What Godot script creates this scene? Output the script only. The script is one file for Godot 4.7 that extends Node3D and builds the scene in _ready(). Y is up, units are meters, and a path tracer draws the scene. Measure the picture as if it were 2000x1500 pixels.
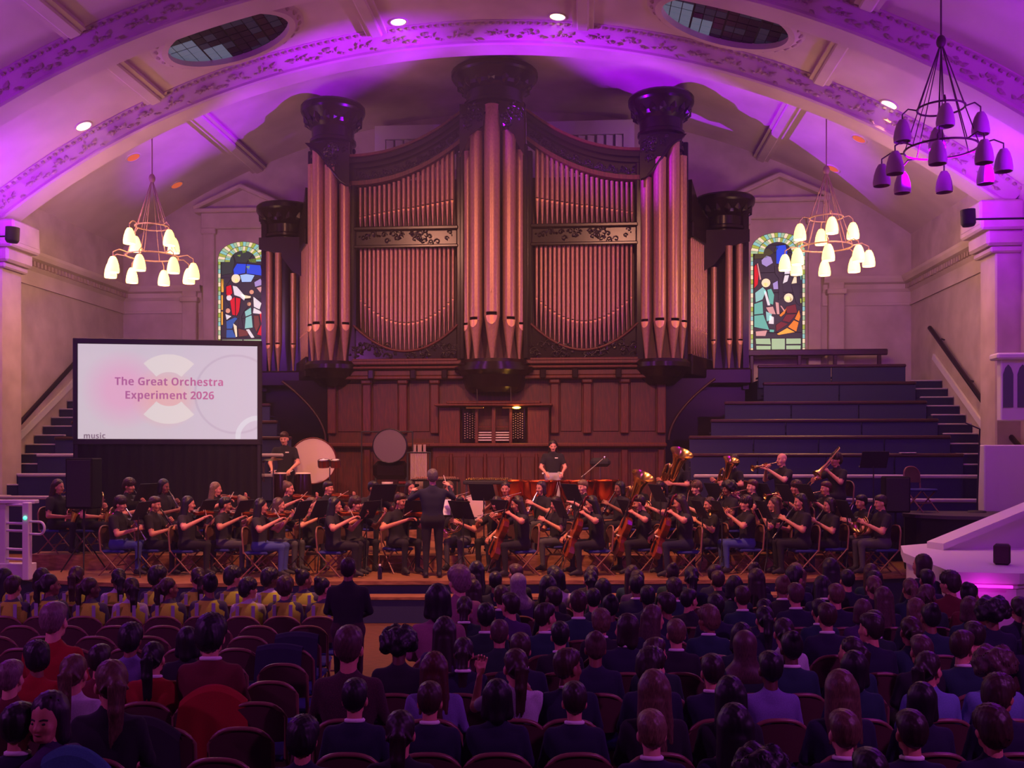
extends Node3D

const F = 1900.0
const YAW = 0.0750492
const EYE = Vector3(2.13, 2.6, 0.0)
const RV = 17.5
const RB = 17.9
const YC = -6.12
const WX = 10.55
const ZB = -25.9
const STAGE = 0.6

var used = {}
var mats = {}
var cache = {}
var rng = RandomNumberGenerator.new()

# ---------------------------------------------------------------- camera, light, exposure
func set_view():
	var cam = Camera3D.new()
	cam.name = "camera"
	cam.projection = Camera3D.PROJECTION_FRUSTUM
	cam.near = 0.1
	cam.far = 120.0
	cam.size = 0.1 * 1500.0 / F
	cam.frustum_offset = Vector2(0, 0.1 * 140.0 / F)
	add_child(cam)
	cam.position = EYE
	cam.rotation.y = YAW
	var e = Environment.new()
	e.background_mode = Environment.BG_COLOR
	e.background_color = Color(0.02, 0.02, 0.03)
	e.tonemap_mode = Environment.TONE_MAPPER_LINEAR
	e.tonemap_exposure = 1.0
	e.volumetric_fog_enabled = true
	e.volumetric_fog_density = 0.0025
	e.volumetric_fog_albedo = Color(0.9, 0.88, 0.88)
	e.sdfgi_enabled = true
	e.ssao_enabled = true
	e.ssil_enabled = true
	var w = WorldEnvironment.new()
	w.name = "environment"
	w.environment = e
	add_child(w)

func spot(called, at, to, col, energy, angle, soft, size = 0.1, blend = 0.6):
	var l = SpotLight3D.new()
	l.name = called
	l.light_color = col
	l.light_energy = energy
	l.spot_angle = angle
	l.spot_angle_attenuation = blend
	l.spot_range = 60.0
	l.spot_attenuation = 2.0
	l.light_size = size
	l.shadow_enabled = true
	add_child(l, true)
	var dir = (to - at).normalized()
	l.look_at_from_position(at, to, Vector3.RIGHT if absf(dir.y) > 0.98 else Vector3.UP)
	return l

func omni(called, at, col, energy, size = 0.1, parent = self):
	var l = OmniLight3D.new()
	l.name = called
	l.light_color = col
	l.light_energy = energy
	l.omni_range = 60.0
	l.omni_attenuation = 2.0
	l.light_size = size
	l.shadow_enabled = true
	parent.add_child(l, true)
	l.position = at
	return l

const PURPLE = Color(0.6, 0.0, 1.0)
func set_lights():
	# led washes standing on brackets between the two arches and further down the hall, and beams that cross the hall to the vault behind the arch
	for s in [-1.0, 1.0]:
		omni("led_wash", Vector3(s * 9.1, 7.2, -18.35), PURPLE, 6.0, 0.15)
		omni("led_wash", Vector3(s * 9.4, 6.9, -13.2), PURPLE, 12.0, 0.15)
		spot("led_beam", Vector3(s * 9.2, 6.6, -14.6), vault_hit(540.0 if s > 0 else 1400.0, 180.0, RB), PURPLE, 900.0, 9.5, 0.3, 0.06, 0.6)
		spot("led_front", Vector3(s * 9.0, 6.5, -2.0), Vector3(s * 1.0, 0.8, -12.0), Color(0.85, 0.36, 1.0), 30.0, 48.0, 0.6, 0.15, 0.9)
	# warm house lanterns high in the nave, out of the frame above, washing the stage and the organ
	for s in [-1.0, 1.0]:
		spot("stage_lantern", Vector3(s * 3.5, 10.4, -9.0), Vector3(s * 1.8, 4.9, -23.0), Color(1.0, 0.66, 0.54), 66.0, 25.0, 0.5, 0.2, 0.9)
	spot("stage_lantern", Vector3(0.0, 10.8, -12.0), Vector3(0.0, 0.6, -16.8), Color(1.0, 0.64, 0.5), 170.0, 42.0, 0.5, 0.2, 0.9)

# ---------------------------------------------------------------- from the photograph to the room
func fwd(): return Vector3(-sin(YAW), 0, -cos(YAW))
func rgt(): return Vector3(cos(YAW), 0, -sin(YAW))
func at(px, py, d): return EYE + fwd() * d + rgt() * ((px - 1000.0) * d / F) + Vector3.UP * ((890.0 - py) * d / F)
func gd(px, d, y):
	var p = at(px, 890.0, d)
	return Vector3(p.x, y, p.z)
func gr(px, py, y): return at(px, py, F * (EYE.y - y) / (py - 890.0))
func atz(px, py, z):
	var l = (px - 1000.0) / F
	return at(px, py, -z / (cos(YAW) + l * sin(YAW)))
func vy(x, r = RV): return sqrt(r * r - x * x) + YC
func arc(a, r, z): return Vector3(sin(a) * r, YC + cos(a) * r, z)
func vault_hit(px, py, r = RV):
	var dir = (at(px, py, 1.0) - EYE)
	var lo = 5.0
	var hi = 40.0
	for i in 50:
		var m = (lo + hi) / 2
		var p = EYE + dir * m
		if Vector2(p.x, p.y - YC).length() < r: lo = m
		else: hi = m
	return EYE + dir * lo

# ---------------------------------------------------------------- names and metas
func numbered(called):
	var n = used.get(called, 0)
	used[called] = n + 1
	return called if n == 0 else "%s_%03d" % [called, n]

func tag(o, label, category, group = ""):
	if label: o.set_meta("label", label)
	if category: o.set_meta("category", category)
	if group: o.set_meta("group", group)
	return o

func thing(called, label, category, pos = Vector3.ZERO, turn = 0.0, group = ""):
	var o = Node3D.new()
	o.name = numbered(called)
	add_child(o)
	o.position = pos
	o.rotation.y = turn
	return tag(o, label, category, group)

func part(parent, called, mesh, m = null, xf = Transform3D(), label = ""):
	var o = MeshInstance3D.new()
	o.name = called
	o.mesh = mesh
	if m: o.material_override = m
	o.transform = xf
	parent.add_child(o, true)
	if label: o.set_meta("label", label)
	return o

func whole(called, mesh, m, label, category, pos = Vector3.ZERO, turn = 0.0, group = ""):
	var o = MeshInstance3D.new()
	o.name = numbered(called)
	o.mesh = mesh
	if m: o.material_override = m
	add_child(o)
	o.position = pos
	o.rotation.y = turn
	return tag(o, label, category, group)

func struct(called, mesh = null, m = null, label = ""):
	var o
	if mesh:
		o = MeshInstance3D.new()
		o.mesh = mesh
		o.material_override = m
	else:
		o = Node3D.new()
	o.name = numbered(called)
	add_child(o)
	o.set_meta("kind", "structure")
	if label: o.set_meta("label", label)
	return o

func xf(pos, turn = 0.0): return Transform3D(Basis(Vector3.UP, turn), pos)
func aim(a, b, s = 1.0):
	# a frame at a whose y axis runs towards b
	var y = (b - a).normalized()
	var x = y.cross(Vector3(0.123, 0.2, 1.0)).normalized()
	return Transform3D(Basis(x, y, x.cross(y)).scaled_local(Vector3.ONE * s), a)

# ---------------------------------------------------------------- mesh building
class G:
	var v = PackedVector3Array()
	var n = PackedVector3Array()
	var uv = PackedVector2Array()
	var idx = PackedInt32Array()
	func tri(a, b, c, out = null):
		var nn = (b - a).cross(c - a).normalized()
		if out != null and nn.dot((a + b + c) / 3.0 - out) < 0:
			var t = b
			b = c
			c = t
			nn = -nn
		var k = v.size()
		v.append_array(PackedVector3Array([a, b, c]))
		n.append_array(PackedVector3Array([nn, nn, nn]))
		idx.append_array(PackedInt32Array([k, k + 2, k + 1]))
		return self
	func quad(a, b, c, d, out = null):
		var nn = (c - a).cross(d - b).normalized()
		if out != null and nn.dot((a + b + c + d) / 4.0 - out) < 0:
			var t = b
			b = d
			d = t
			nn = -nn
		var k = v.size()
		v.append_array(PackedVector3Array([a, b, c, d]))
		n.append_array(PackedVector3Array([nn, nn, nn, nn]))
		idx.append_array(PackedInt32Array([k, k + 2, k + 1, k, k + 3, k + 2]))
		return self
	func box(c, s, b = Basis()):
		var h = s / 2.0
		for ax in 3:
			for sg in [-1.0, 1.0]:
				var p = []
				for q in [[-1, -1], [1, -1], [1, 1], [-1, 1]]:
					var e = Vector3.ZERO
					e[ax] = sg * h[ax]
					e[(ax + 1) % 3] = q[0] * h[(ax + 1) % 3]
					e[(ax + 2) % 3] = q[1] * h[(ax + 2) % 3]
					p.append(c + b * e)
				quad(p[0], p[1], p[2], p[3], c)
		return self
	func bev(c, s, r, b = Basis()):
		var h = s / 2.0
		for ax in 3:
			var u = (ax + 1) % 3
			var w = (ax + 2) % 3
			for sg in [-1.0, 1.0]:
				var p = []
				for q in [[-1, -1], [1, -1], [1, 1], [-1, 1]]:
					var e = Vector3.ZERO
					e[ax] = sg * h[ax]
					e[u] = q[0] * (h[u] - r)
					e[w] = q[1] * (h[w] - r)
					p.append(c + b * e)
				quad(p[0], p[1], p[2], p[3], c)
			for q in [[-1, -1], [1, -1], [1, 1], [-1, 1]]:
				var p2 = []
				for k in [[-1, 0], [1, 0], [1, 1], [-1, 1]]:
					var e = Vector3.ZERO
					e[ax] = k[0] * (h[ax] - r)
					e[u] = q[0] * (h[u] - (r if k[1] == 1 else 0.0))
					e[w] = q[1] * (h[w] - (0.0 if k[1] == 1 else r))
					p2.append(c + b * e)
				quad(p2[0], p2[1], p2[2], p2[3], c)
		for sx in [-1, 1]:
			for sy in [-1, 1]:
				for sz in [-1, 1]:
					var q = []
					for k in 3:
						var e = Vector3(sx * (h.x - r), sy * (h.y - r), sz * (h.z - r))
						e[k] = Vector3(sx, sy, sz)[k] * h[k]
						q.append(c + b * e)
					tri(q[0], q[1], q[2], c)
		return self
	func grid(rows, closed = false, uvs = false):
		# rows of points; the outside lies at (next in row) x (next row)
		var nr = rows.size()
		var nc = rows[0].size()
		var k = v.size()
		for i in nr:
			for j in nc:
				var l = rows[i][(j - 1 + nc) % nc] if closed else rows[i][maxi(j - 1, 0)]
				var r = rows[i][(j + 1) % nc] if closed else rows[i][mini(j + 1, nc - 1)]
				var nn = (r - l).cross(rows[mini(i + 1, nr - 1)][j] - rows[maxi(i - 1, 0)][j])
				if nn.length_squared() < 1e-16:
					nn = (rows[i][j] - rows[i][(j + nc / 2) % nc])
					if nn.length_squared() < 1e-16: nn = (rows[0][0] - rows[nr - 1][0]) * (1.0 if i == 0 else -1.0)
				v.append(rows[i][j])
				n.append(nn.normalized())
				if uvs: uv.append(Vector2(float(j) / (nc - 1), float(i) / (nr - 1)))
		for i in nr - 1:
			for j in (nc if closed else nc - 1):
				var a = k + i * nc + j
				var b = k + i * nc + (j + 1) % nc
				idx.append_array(PackedInt32Array([a, a + nc, b, b, a + nc, b + nc]))
		return self
	func fan(ring, up):
		var c = Vector3.ZERO
		for p in ring: c += p
		c /= ring.size()
		for j in ring.size():
			tri(c, ring[j], ring[(j + 1) % ring.size()], c - up)
		return self
	func tube(pts, rad, sides = 8, caps = true):
		var rows = []
		var x = Vector3.ZERO
		for i in pts.size():
			var t = (pts[mini(i + 1, pts.size() - 1)] - pts[maxi(i - 1, 0)]).normalized()
			if i == 0: x = t.cross(Vector3(0.31, 0.83, 0.47)).normalized()
			x = (x - t * x.dot(t)).normalized()
			var y = t.cross(x)
			var r = rad[i] if rad is Array else rad
			var row = PackedVector3Array()
			for j in sides:
				var a = TAU * j / sides
				row.append(pts[i] + (x * cos(a) + y * sin(a)) * r)
			rows.append(row)
		grid(rows, true)
		if caps:
			fan(rows[0], pts[0] - pts[1])
			fan(rows[-1], pts[-1] - pts[-2])
		return self
	func lathe(prof, sides = 16, t = Transform3D(), a0 = 0.0, a1 = TAU, crisp = false):
		# prof: Vector2(radius, height), from the bottom up
		var full = absf(a1 - a0 - TAU) < 0.001
		var m = sides if full else sides + 1
		var segs = []
		if crisp:
			for i in prof.size() - 1: segs.append([prof[i], prof[i + 1]])
		else: segs.append(prof)
		for sg in segs:
			var rows = []
			for p in sg:
				var row = PackedVector3Array()
				for j in m:
					var a = a0 + (a1 - a0) * j / sides
					row.append(t * Vector3(p.x * sin(a), p.y, p.x * cos(a)))
				rows.append(row)
			grid(rows, full)
		return self
	func plate(poly, z0, z1, t = Transform3D()):
		# an outline in x and y, between two depths
		if Geometry2D.is_polygon_clockwise(poly):
			poly = poly.duplicate()
			poly.reverse()
		var ix = Geometry2D.triangulate_polygon(poly)
		for s in [[z1, 1], [z0, -1]]:
			var nn = (t.basis * Vector3(0, 0, s[1])).normalized()
			var k = v.size()
			for p in poly:
				v.append(t * Vector3(p.x, p.y, s[0]))
				n.append(nn)
			for i in range(0, ix.size(), 3):
				var A = poly[ix[i]]
				var B = poly[ix[i + 1]]
				var C = poly[ix[i + 2]]
				var ccw = (B - A).cross(C - A) > 0
				if ccw == (s[1] == 1): idx.append_array(PackedInt32Array([k + ix[i], k + ix[i + 2], k + ix[i + 1]]))
				else: idx.append_array(PackedInt32Array([k + ix[i], k + ix[i + 1], k + ix[i + 2]]))
		for i in poly.size():
			var p = poly[i]
			var q = poly[(i + 1) % poly.size()]
			quad(t * Vector3(p.x, p.y, z0), t * Vector3(q.x, q.y, z0), t * Vector3(q.x, q.y, z1), t * Vector3(p.x, p.y, z1))
		return self
	func sweep(prof, frames, smooth = false, closed_path = false):
		# prof: closed outline of Vector2, ccw; frames: transforms whose x and y carry it
		for i in prof.size():
			var p = prof[i]
			var q = prof[(i + 1) % prof.size()]
			var rows = [PackedVector3Array(), PackedVector3Array()]
			for f in frames:
				rows[0].append(f * Vector3(p.x, p.y, 0))
				rows[1].append(f * Vector3(q.x, q.y, 0))
			grid(rows)
		return self
	func ball(c, r, sides = 12, rings = 8, b = Basis()):
		var prof = []
		for i in rings + 1:
			var a = -PI / 2 + PI * i / rings
			prof.append(Vector2(cos(a), sin(a)))
		var s = r if r is Vector3 else Vector3.ONE * r
		return lathe(prof, sides, Transform3D(b * Basis.from_scale(s), c))
	func join(g, t = Transform3D()):
		var k = v.size()
		for p in g.v: v.append(t * p)
		var nb = t.basis.inverse().transposed()
		for p in g.n: n.append((nb * p).normalized())
		var flip = t.basis.determinant() < 0
		for i in range(0, g.idx.size(), 3):
			idx.append(k + g.idx[i])
			idx.append(k + g.idx[i + (2 if flip else 1)])
			idx.append(k + g.idx[i + (1 if flip else 2)])
		return self
	func done(into = null):
		var a = []
		a.resize(Mesh.ARRAY_MAX)
		a[Mesh.ARRAY_VERTEX] = v
		a[Mesh.ARRAY_NORMAL] = n
		if uv.size() == v.size(): a[Mesh.ARRAY_TEX_UV] = uv
		a[Mesh.ARRAY_INDEX] = idx
		var m = into if into else ArrayMesh.new()
		m.add_surface_from_arrays(Mesh.PRIMITIVE_TRIANGLES, a)
		return m

func boxm(s, r = 0.0):
	var key = "box%s%s" % [s, r]
	if not cache.has(key): cache[key] = (G.new().bev(Vector3.ZERO, s, r) if r > 0 else G.new().box(Vector3.ZERO, s)).done()
	return cache[key]

# ---------------------------------------------------------------- materials
func noise_tex(freq, lo, hi, oct = 4, typ = FastNoiseLite.TYPE_SIMPLEX_SMOOTH, size = 256):
	var f = FastNoiseLite.new()
	f.noise_type = typ
	f.frequency = freq
	f.fractal_octaves = oct
	f.seed = 7
	var t = NoiseTexture2D.new()
	t.width = size
	t.height = size
	t.seamless = true
	t.noise = f
	var g = Gradient.new()
	g.set_color(0, lo)
	g.set_color(1, hi)
	t.color_ramp = g
	return t

func mat(called, col = Color.WHITE, rough = 0.7, metal = 0.0, spec = 0.5):
	if mats.has(called): return mats[called]
	var m = StandardMaterial3D.new()
	m.resource_name = called
	m.albedo_color = col
	m.roughness = rough
	m.metallic = metal
	m.metallic_specular = spec
	mats[called] = m
	return m

func grained(called, col, rough, tex, sc, metal = 0.0, bump = 0.0):
	if mats.has(called): return mats[called]
	var m = mat(called, col, rough, metal)
	m.albedo_texture = tex
	m.uv1_triplanar = true
	m.uv1_world_triplanar = true
	m.uv1_scale = sc
	if bump > 0:
		m.heightmap_enabled = true
		m.heightmap_texture = tex
		m.heightmap_scale = bump
	return m

func glow(called, col, energy, base = Color(0.9, 0.9, 0.9)):
	if mats.has(called): return mats[called]
	var m = mat(called, base, 0.5)
	m.emission_enabled = true
	m.emission = col
	m.emission_energy_multiplier = energy
	return m

func set_materials():
	var soft = noise_tex(0.012, Color(0.86, 0.85, 0.83), Color(1, 1, 1))
	var wood = noise_tex(0.03, Color(0.62, 0.55, 0.5), Color(1, 1, 1), 5)
	var fine = noise_tex(0.08, Color(0.78, 0.78, 0.78), Color(1, 1, 1), 3)
	grained("plaster", Color(0.80, 0.74, 0.68), 0.85, soft, Vector3(0.35, 0.35, 0.35))
	grained("ceiling", Color(0.84, 0.78, 0.72), 0.9, soft, Vector3(0.2, 0.2, 0.2))
	grained("ornament", Color(0.74, 0.66, 0.6), 0.8, soft, Vector3(1, 1, 1))
	grained("dark_wood", Color(0.13, 0.06, 0.04), 0.24, wood, Vector3(2.5, 0.5, 2.5))
	grained("carved", Color(0.13, 0.06, 0.04), 0.2, wood, Vector3(1.5, 1.5, 1.5))
	grained("case_wood", Color(0.40, 0.155, 0.06), 0.45, wood, Vector3(3.0, 0.35, 3.0))
	grained("case_panel", Color(0.36, 0.125, 0.05), 0.5, wood, Vector3(2.2, 0.3, 2.2))
	grained("rail_wood", Color(0.26, 0.10, 0.06), 0.4, wood, Vector3(0.6, 3.0, 3.0))
	grained("pipe_gold", Color(0.74, 0.56, 0.44), 0.38, fine, Vector3(3, 0.5, 3), 0.4)
	mats["dark_wood"].metallic_specular = 0.4
	mat("mouth_light", Color(0.88, 0.68, 0.46), 0.4, 0.4)
	grained("blue_carpet", Color(0.10, 0.11, 0.25), 0.95, fine, Vector3(3, 3, 3))
	grained("blue_paint", Color(0.13, 0.14, 0.32), 0.75, fine, Vector3(2, 2, 2))
	grained("stage_wood", Color(0.66, 0.47, 0.33), 0.42, wood, Vector3(0.5, 2.0, 4.0))
	grained("hall_floor", Color(0.42, 0.26, 0.18), 0.5, wood, Vector3(0.6, 2.0, 4.0))
	mat("nosing", Color(0.66, 0.62, 0.62), 0.6)
	mat("white_paint", Color(0.86, 0.84, 0.83), 0.5)
	mat("black", Color(0.10, 0.095, 0.10), 0.7)
	mat("black_cloth", Color(0.13, 0.125, 0.125), 0.95, 0.0, 0.2)
	mat("black_gloss", Color(0.09, 0.085, 0.09), 0.25)
	mat("chrome", Color(0.75, 0.75, 0.77), 0.2, 1.0)
	mat("brass", Color(0.82, 0.70, 0.42), 0.22, 1.0)
	mat("copper", Color(0.80, 0.36, 0.16), 0.25, 1.0)
	mat("silver", Color(0.86, 0.86, 0.88), 0.22, 1.0)
	mat("lead", Color(0.03, 0.03, 0.03), 0.7)
	mat("grey_metal", Color(0.32, 0.28, 0.27), 0.4, 0.6)
	mat("paper", Color(0.9, 0.88, 0.84), 0.8)
	mat("fixture", Color(0.3, 0.2, 0.2), 0.6)
	grained("violin_wood", Color(0.45, 0.15, 0.05), 0.25, wood, Vector3(6, 6, 6))
	mat("skin_drum", Color(0.80, 0.72, 0.66), 0.6)

# ---------------------------------------------------------------- the hall
func flat(): return Basis(Vector3(1, 0, 0), Vector3(0, 0, -1), Vector3(0, 1, 0))

func arc_sweep(prof, a0, a1, steps):
	# prof: points Vector2(radius, z) carried round the vault's axis
	var g = G.new()
	for i in prof.size():
		var p = prof[i]
		var q = prof[(i + 1) % prof.size()]
		var rows = [PackedVector3Array(), PackedVector3Array()]
		for k in steps + 1:
			var a = lerpf(a0, a1, float(k) / steps)
			rows[0].append(arc(a, p.x, p.y))
			rows[1].append(arc(a, q.x, q.y))
		g.grid(rows)
	return g

func leaf_shape():
	var g = G.new()
	var o = [Vector3(0, 0, 0), Vector3(0.045, 0.05, 0.012), Vector3(0.05, 0.1, 0.02), Vector3(0, 0.19, 0.008), Vector3(-0.05, 0.1, 0.02), Vector3(-0.045, 0.05, 0.012)]
	var c = Vector3(0, 0.09, 0.055)
	for i in 6: g.tri(c, o[i], o[(i + 1) % 6], Vector3(0, 0.09, -1))
	return g

func garland_mesh(sd):
	# a short swag of leaves about a ribbon; x along the arch, y up the face, z off it
	var r = RandomNumberGenerator.new()
	r.seed = sd
	var g = G.new()
	var l = leaf_shape()
	for i in 9:
		var t = -1.0 + i * 0.25
		var p = Vector3(t * 0.24, 0.10 * cos(t * 2.6) + r.randf_range(-0.05, 0.05), 0)
		var b = Basis(Vector3(0, 0, 1), r.randf_range(-2.6, 2.6)) * Basis(Vector3(1, 0, 0), r.randf_range(-0.1, 0.35))
		g.join(l, Transform3D(b.scaled(Vector3.ONE * r.randf_range(0.7, 1.15)), p))
	for i in 3: g.ball(Vector3(-0.05 + 0.05 * i, 0.02 * (i % 2), 0.03), 0.03, 6, 4)
	return g.done()

func cornice_prof(out = 1.0):
	# x is off the wall, y is height; ccw
	return PackedVector2Array([Vector2(-0.05, 6.5), Vector2(0.05 * out, 6.5), Vector2(0.05 * out, 6.56), Vector2(0.02 * out, 6.57), Vector2(0.02 * out, 6.84), Vector2(0.10 * out, 6.92), Vector2(0.10 * out, 7.04), Vector2(0.24 * out, 7.08), Vector2(0.30 * out, 7.17), Vector2(0.32 * out, 7.23), Vector2(-0.05, 7.25)])

func build_room():
	var P = mats.plaster
	struct("floor", G.new().box(Vector3(0, -0.1, -9.0), Vector3(21.9, 0.2, 34.6)).done(), mats.hall_floor)
	struct("wall_right", G.new().box(Vector3(WX + 0.15, 4.3, -9.0), Vector3(0.3, 8.8, 34.6)).done(), P)
	struct("wall_left", G.new().box(Vector3(-WX - 0.15, 4.3, -9.0), Vector3(0.3, 8.8, 34.6)).done(), P)
	struct("wall_back", G.new().box(Vector3(0, 6.0, ZB - 0.15), Vector3(21.1, 12.2, 0.3)).done(), P)
	struct("wall_rear", G.new().box(Vector3(0, 6.0, 8.15), Vector3(21.1, 12.2, 0.3)).done(), P)
	var am = asin(10.8 / RV)
	var prof = [Vector2(RV, 8.3), Vector2(RV, -20.0), Vector2(RV + 0.3, -20.0), Vector2(RV + 0.3, 8.3)]
	struct("ceiling", arc_sweep(prof, am, -am, 64).done(), mats.ceiling)
	prof = [Vector2(RB, -19.95), Vector2(RB, ZB - 0.3), Vector2(RB + 0.3, ZB - 0.3), Vector2(RB + 0.3, -19.95)]
	struct("ceiling", arc_sweep(prof, am, -am, 64).done(), mats.ceiling, "higher plaster vault over the organ")
	# the two arches
	var leafy = [garland_mesh(3), garland_mesh(4), garland_mesh(5)]
	var ab = asin(10.45 / 17.2)
	var k = 1
	for z in [-19.92, -16.82]:
		var h = 0.38
		var pr = [Vector2(18.0, z - h), Vector2(17.14, z - h), Vector2(17.1, z - h + 0.04), Vector2(17.1, z + h - 0.22), Vector2(17.13, z + h - 0.18), Vector2(17.18, z + h - 0.18), Vector2(17.38, z + h - 0.04), Vector2(17.41, z + h - 0.02), Vector2(17.46, z + h), Vector2(17.48, z + h + 0.06), Vector2(17.6, z + h + 0.06), Vector2(18.0, z + h - 0.1)]
		var o = struct("trim_%d" % k, arc_sweep(pr, ab, -ab, 72).done(), mats.ceiling, "broad plaster arch band with leafy swags")
		k += 1
		var n = 32
		for i in n:
			var a = lerpf(-ab * 0.97, ab * 0.97, (i + 0.5) / n)
			var y = Vector3(sin(a), cos(a), 0)
			var face = Vector3(0, 0, 1) * 0.94 - y * 0.33
			var up = (y - face * y.dot(face)).normalized()
			var X = up.cross(face).normalized()
			part(o, "garland", leafy[i % 3], mats.ornament, Transform3D(Basis(X, up, face).scaled_local(Vector3(0.8, 0.62, 0.7)), arc(a, 17.27, z + h - 0.1)))
		var dn = G.new()
		for i in 150:
			var a = lerpf(-ab, ab, (i + 0.5) / 150)
			dn.box(arc(a, 17.44, z + h + 0.02), Vector3(0.06, 0.04, 0.05), Basis(Vector3(0, 0, 1), -a))
		part(o, "dentil_row", dn.done(), mats.ornament).set_meta("kind", "stuff")
	# ribs along the vault
	for x in [-6.75, -2.1, 2.1, 6.75]:
		for zz in [[7.9, -16.3], [-17.0, -19.5], [-20.1, ZB]]:
			if absf(x) < 3 and zz[0] < -20.0: continue
			var rr = RB if zz[0] < -20.0 else RV
			var a = asin(x / rr)
			var g = G.new()
			var b = Basis(Vector3(0, 0, 1), -a)
			var L = absf(zz[0] - zz[1])
			g.box(arc(a, rr - 0.05, (zz[0] + zz[1]) / 2), Vector3(0.42, 0.12, L), b)
			g.bev(arc(a, rr - 0.12, (zz[0] + zz[1]) / 2), Vector3(0.24, 0.1, L), 0.03, b)
			struct("trim_%d" % k, g.done(), mats.ceiling)
			k += 1
	# cornices on the side and back walls of the platform end
	for s in [-1.0, 1.0]:
		var fr = []
		for z in [ZB, -20.1]:
			var f = Transform3D(Basis(Vector3(-s, 0, 0), Vector3(0, 1, 0), Vector3(0, 0, -s)), Vector3(s * WX, 0, z))
			fr.append(f)
		if s > 0: fr.reverse()
		var o = struct("trim_%d" % k, G.new().sweep(cornice_prof(), fr).done(), mats.ceiling, "dentilled plaster cornice")
		k += 1
		var dn = G.new()
		for i in 38: dn.box(Vector3(s * (WX - 0.13), 6.98, -25.8 + i * 0.15), Vector3(0.08, 0.11, 0.08))
		part(o, "dentil_row", dn.done(), mats.ornament).set_meta("kind", "stuff")
		var fr2 = []
		for x in [8.3, WX]: fr2.append(Transform3D(Basis(Vector3(0, 0, 1), Vector3(0, 1, 0), Vector3(-1, 0, 0)), Vector3(s * x, 0, ZB)))
		if s > 0: fr2.reverse()
		struct("trim_%d" % k, G.new().sweep(cornice_prof(0.7), fr2).done(), mats.ceiling)
		k += 1
		# pilasters that carry the arches
		for z in [-19.92, -16.82]:
			var g = G.new()
			g.bev(Vector3(s * 10.33, 3.35, z), Vector3(0.5, 6.7, 0.75), 0.03)
			g.bev(Vector3(s * 10.28, 6.6, z), Vector3(0.62, 0.12, 0.86), 0.03)
			g.bev(Vector3(s * 10.24, 6.82, z), Vector3(0.72, 0.3, 0.96), 0.05)
			g.bev(Vector3(s * 10.18, 7.08, z), Vector3(0.86, 0.22, 1.1), 0.04)
			g.bev(Vector3(s * 10.16, 7.3, z), Vector3(0.84, 0.5, 1.0), 0.04)
			struct("trim_%d" % k, g.done(), P, "plaster pilaster with moulded capital under the arch")
			k += 1
	# narrow pilasters and plain panels on the back wall
	for s in [-1.0, 1.0]:
		var g = G.new()
		g.bev(Vector3(s * 8.62, 5.5, ZB + 0.08), Vector3(0.4, 3.2, 0.18), 0.02)
		g.bev(Vector3(s * 8.62, 6.85, ZB + 0.1), Vector3(0.5, 0.14, 0.26), 0.02)
		g.bev(Vector3(s * 8.62, 4.5, ZB + 0.1), Vector3(0.5, 0.3, 0.26), 0.02)
		struct("trim_%d" % k, g.done(), P)
		k += 1
	build_glass()
	build_skylights()

func window_outline(w, y0, y1):
	# upright with a round head that sits on small shoulders
	var p = PackedVector2Array([Vector2(-w, y0), Vector2(w, y0), Vector2(w, y1 - w * 0.62)])
	for i in 13:
		var a = PI * i / 12.0
		p.append(Vector2(w * 0.98 * cos(a), y1 - w * 0.6 + w * 0.6 * sin(a)))
	p.append(Vector2(-w, y1 - w * 0.62))
	return p

func disc(c, r, n = 10):
	var p = PackedVector2Array()
	for i in n: p.append(c + Vector2(cos(TAU * i / n), sin(TAU * i / n)) * r)
	return p

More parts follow.
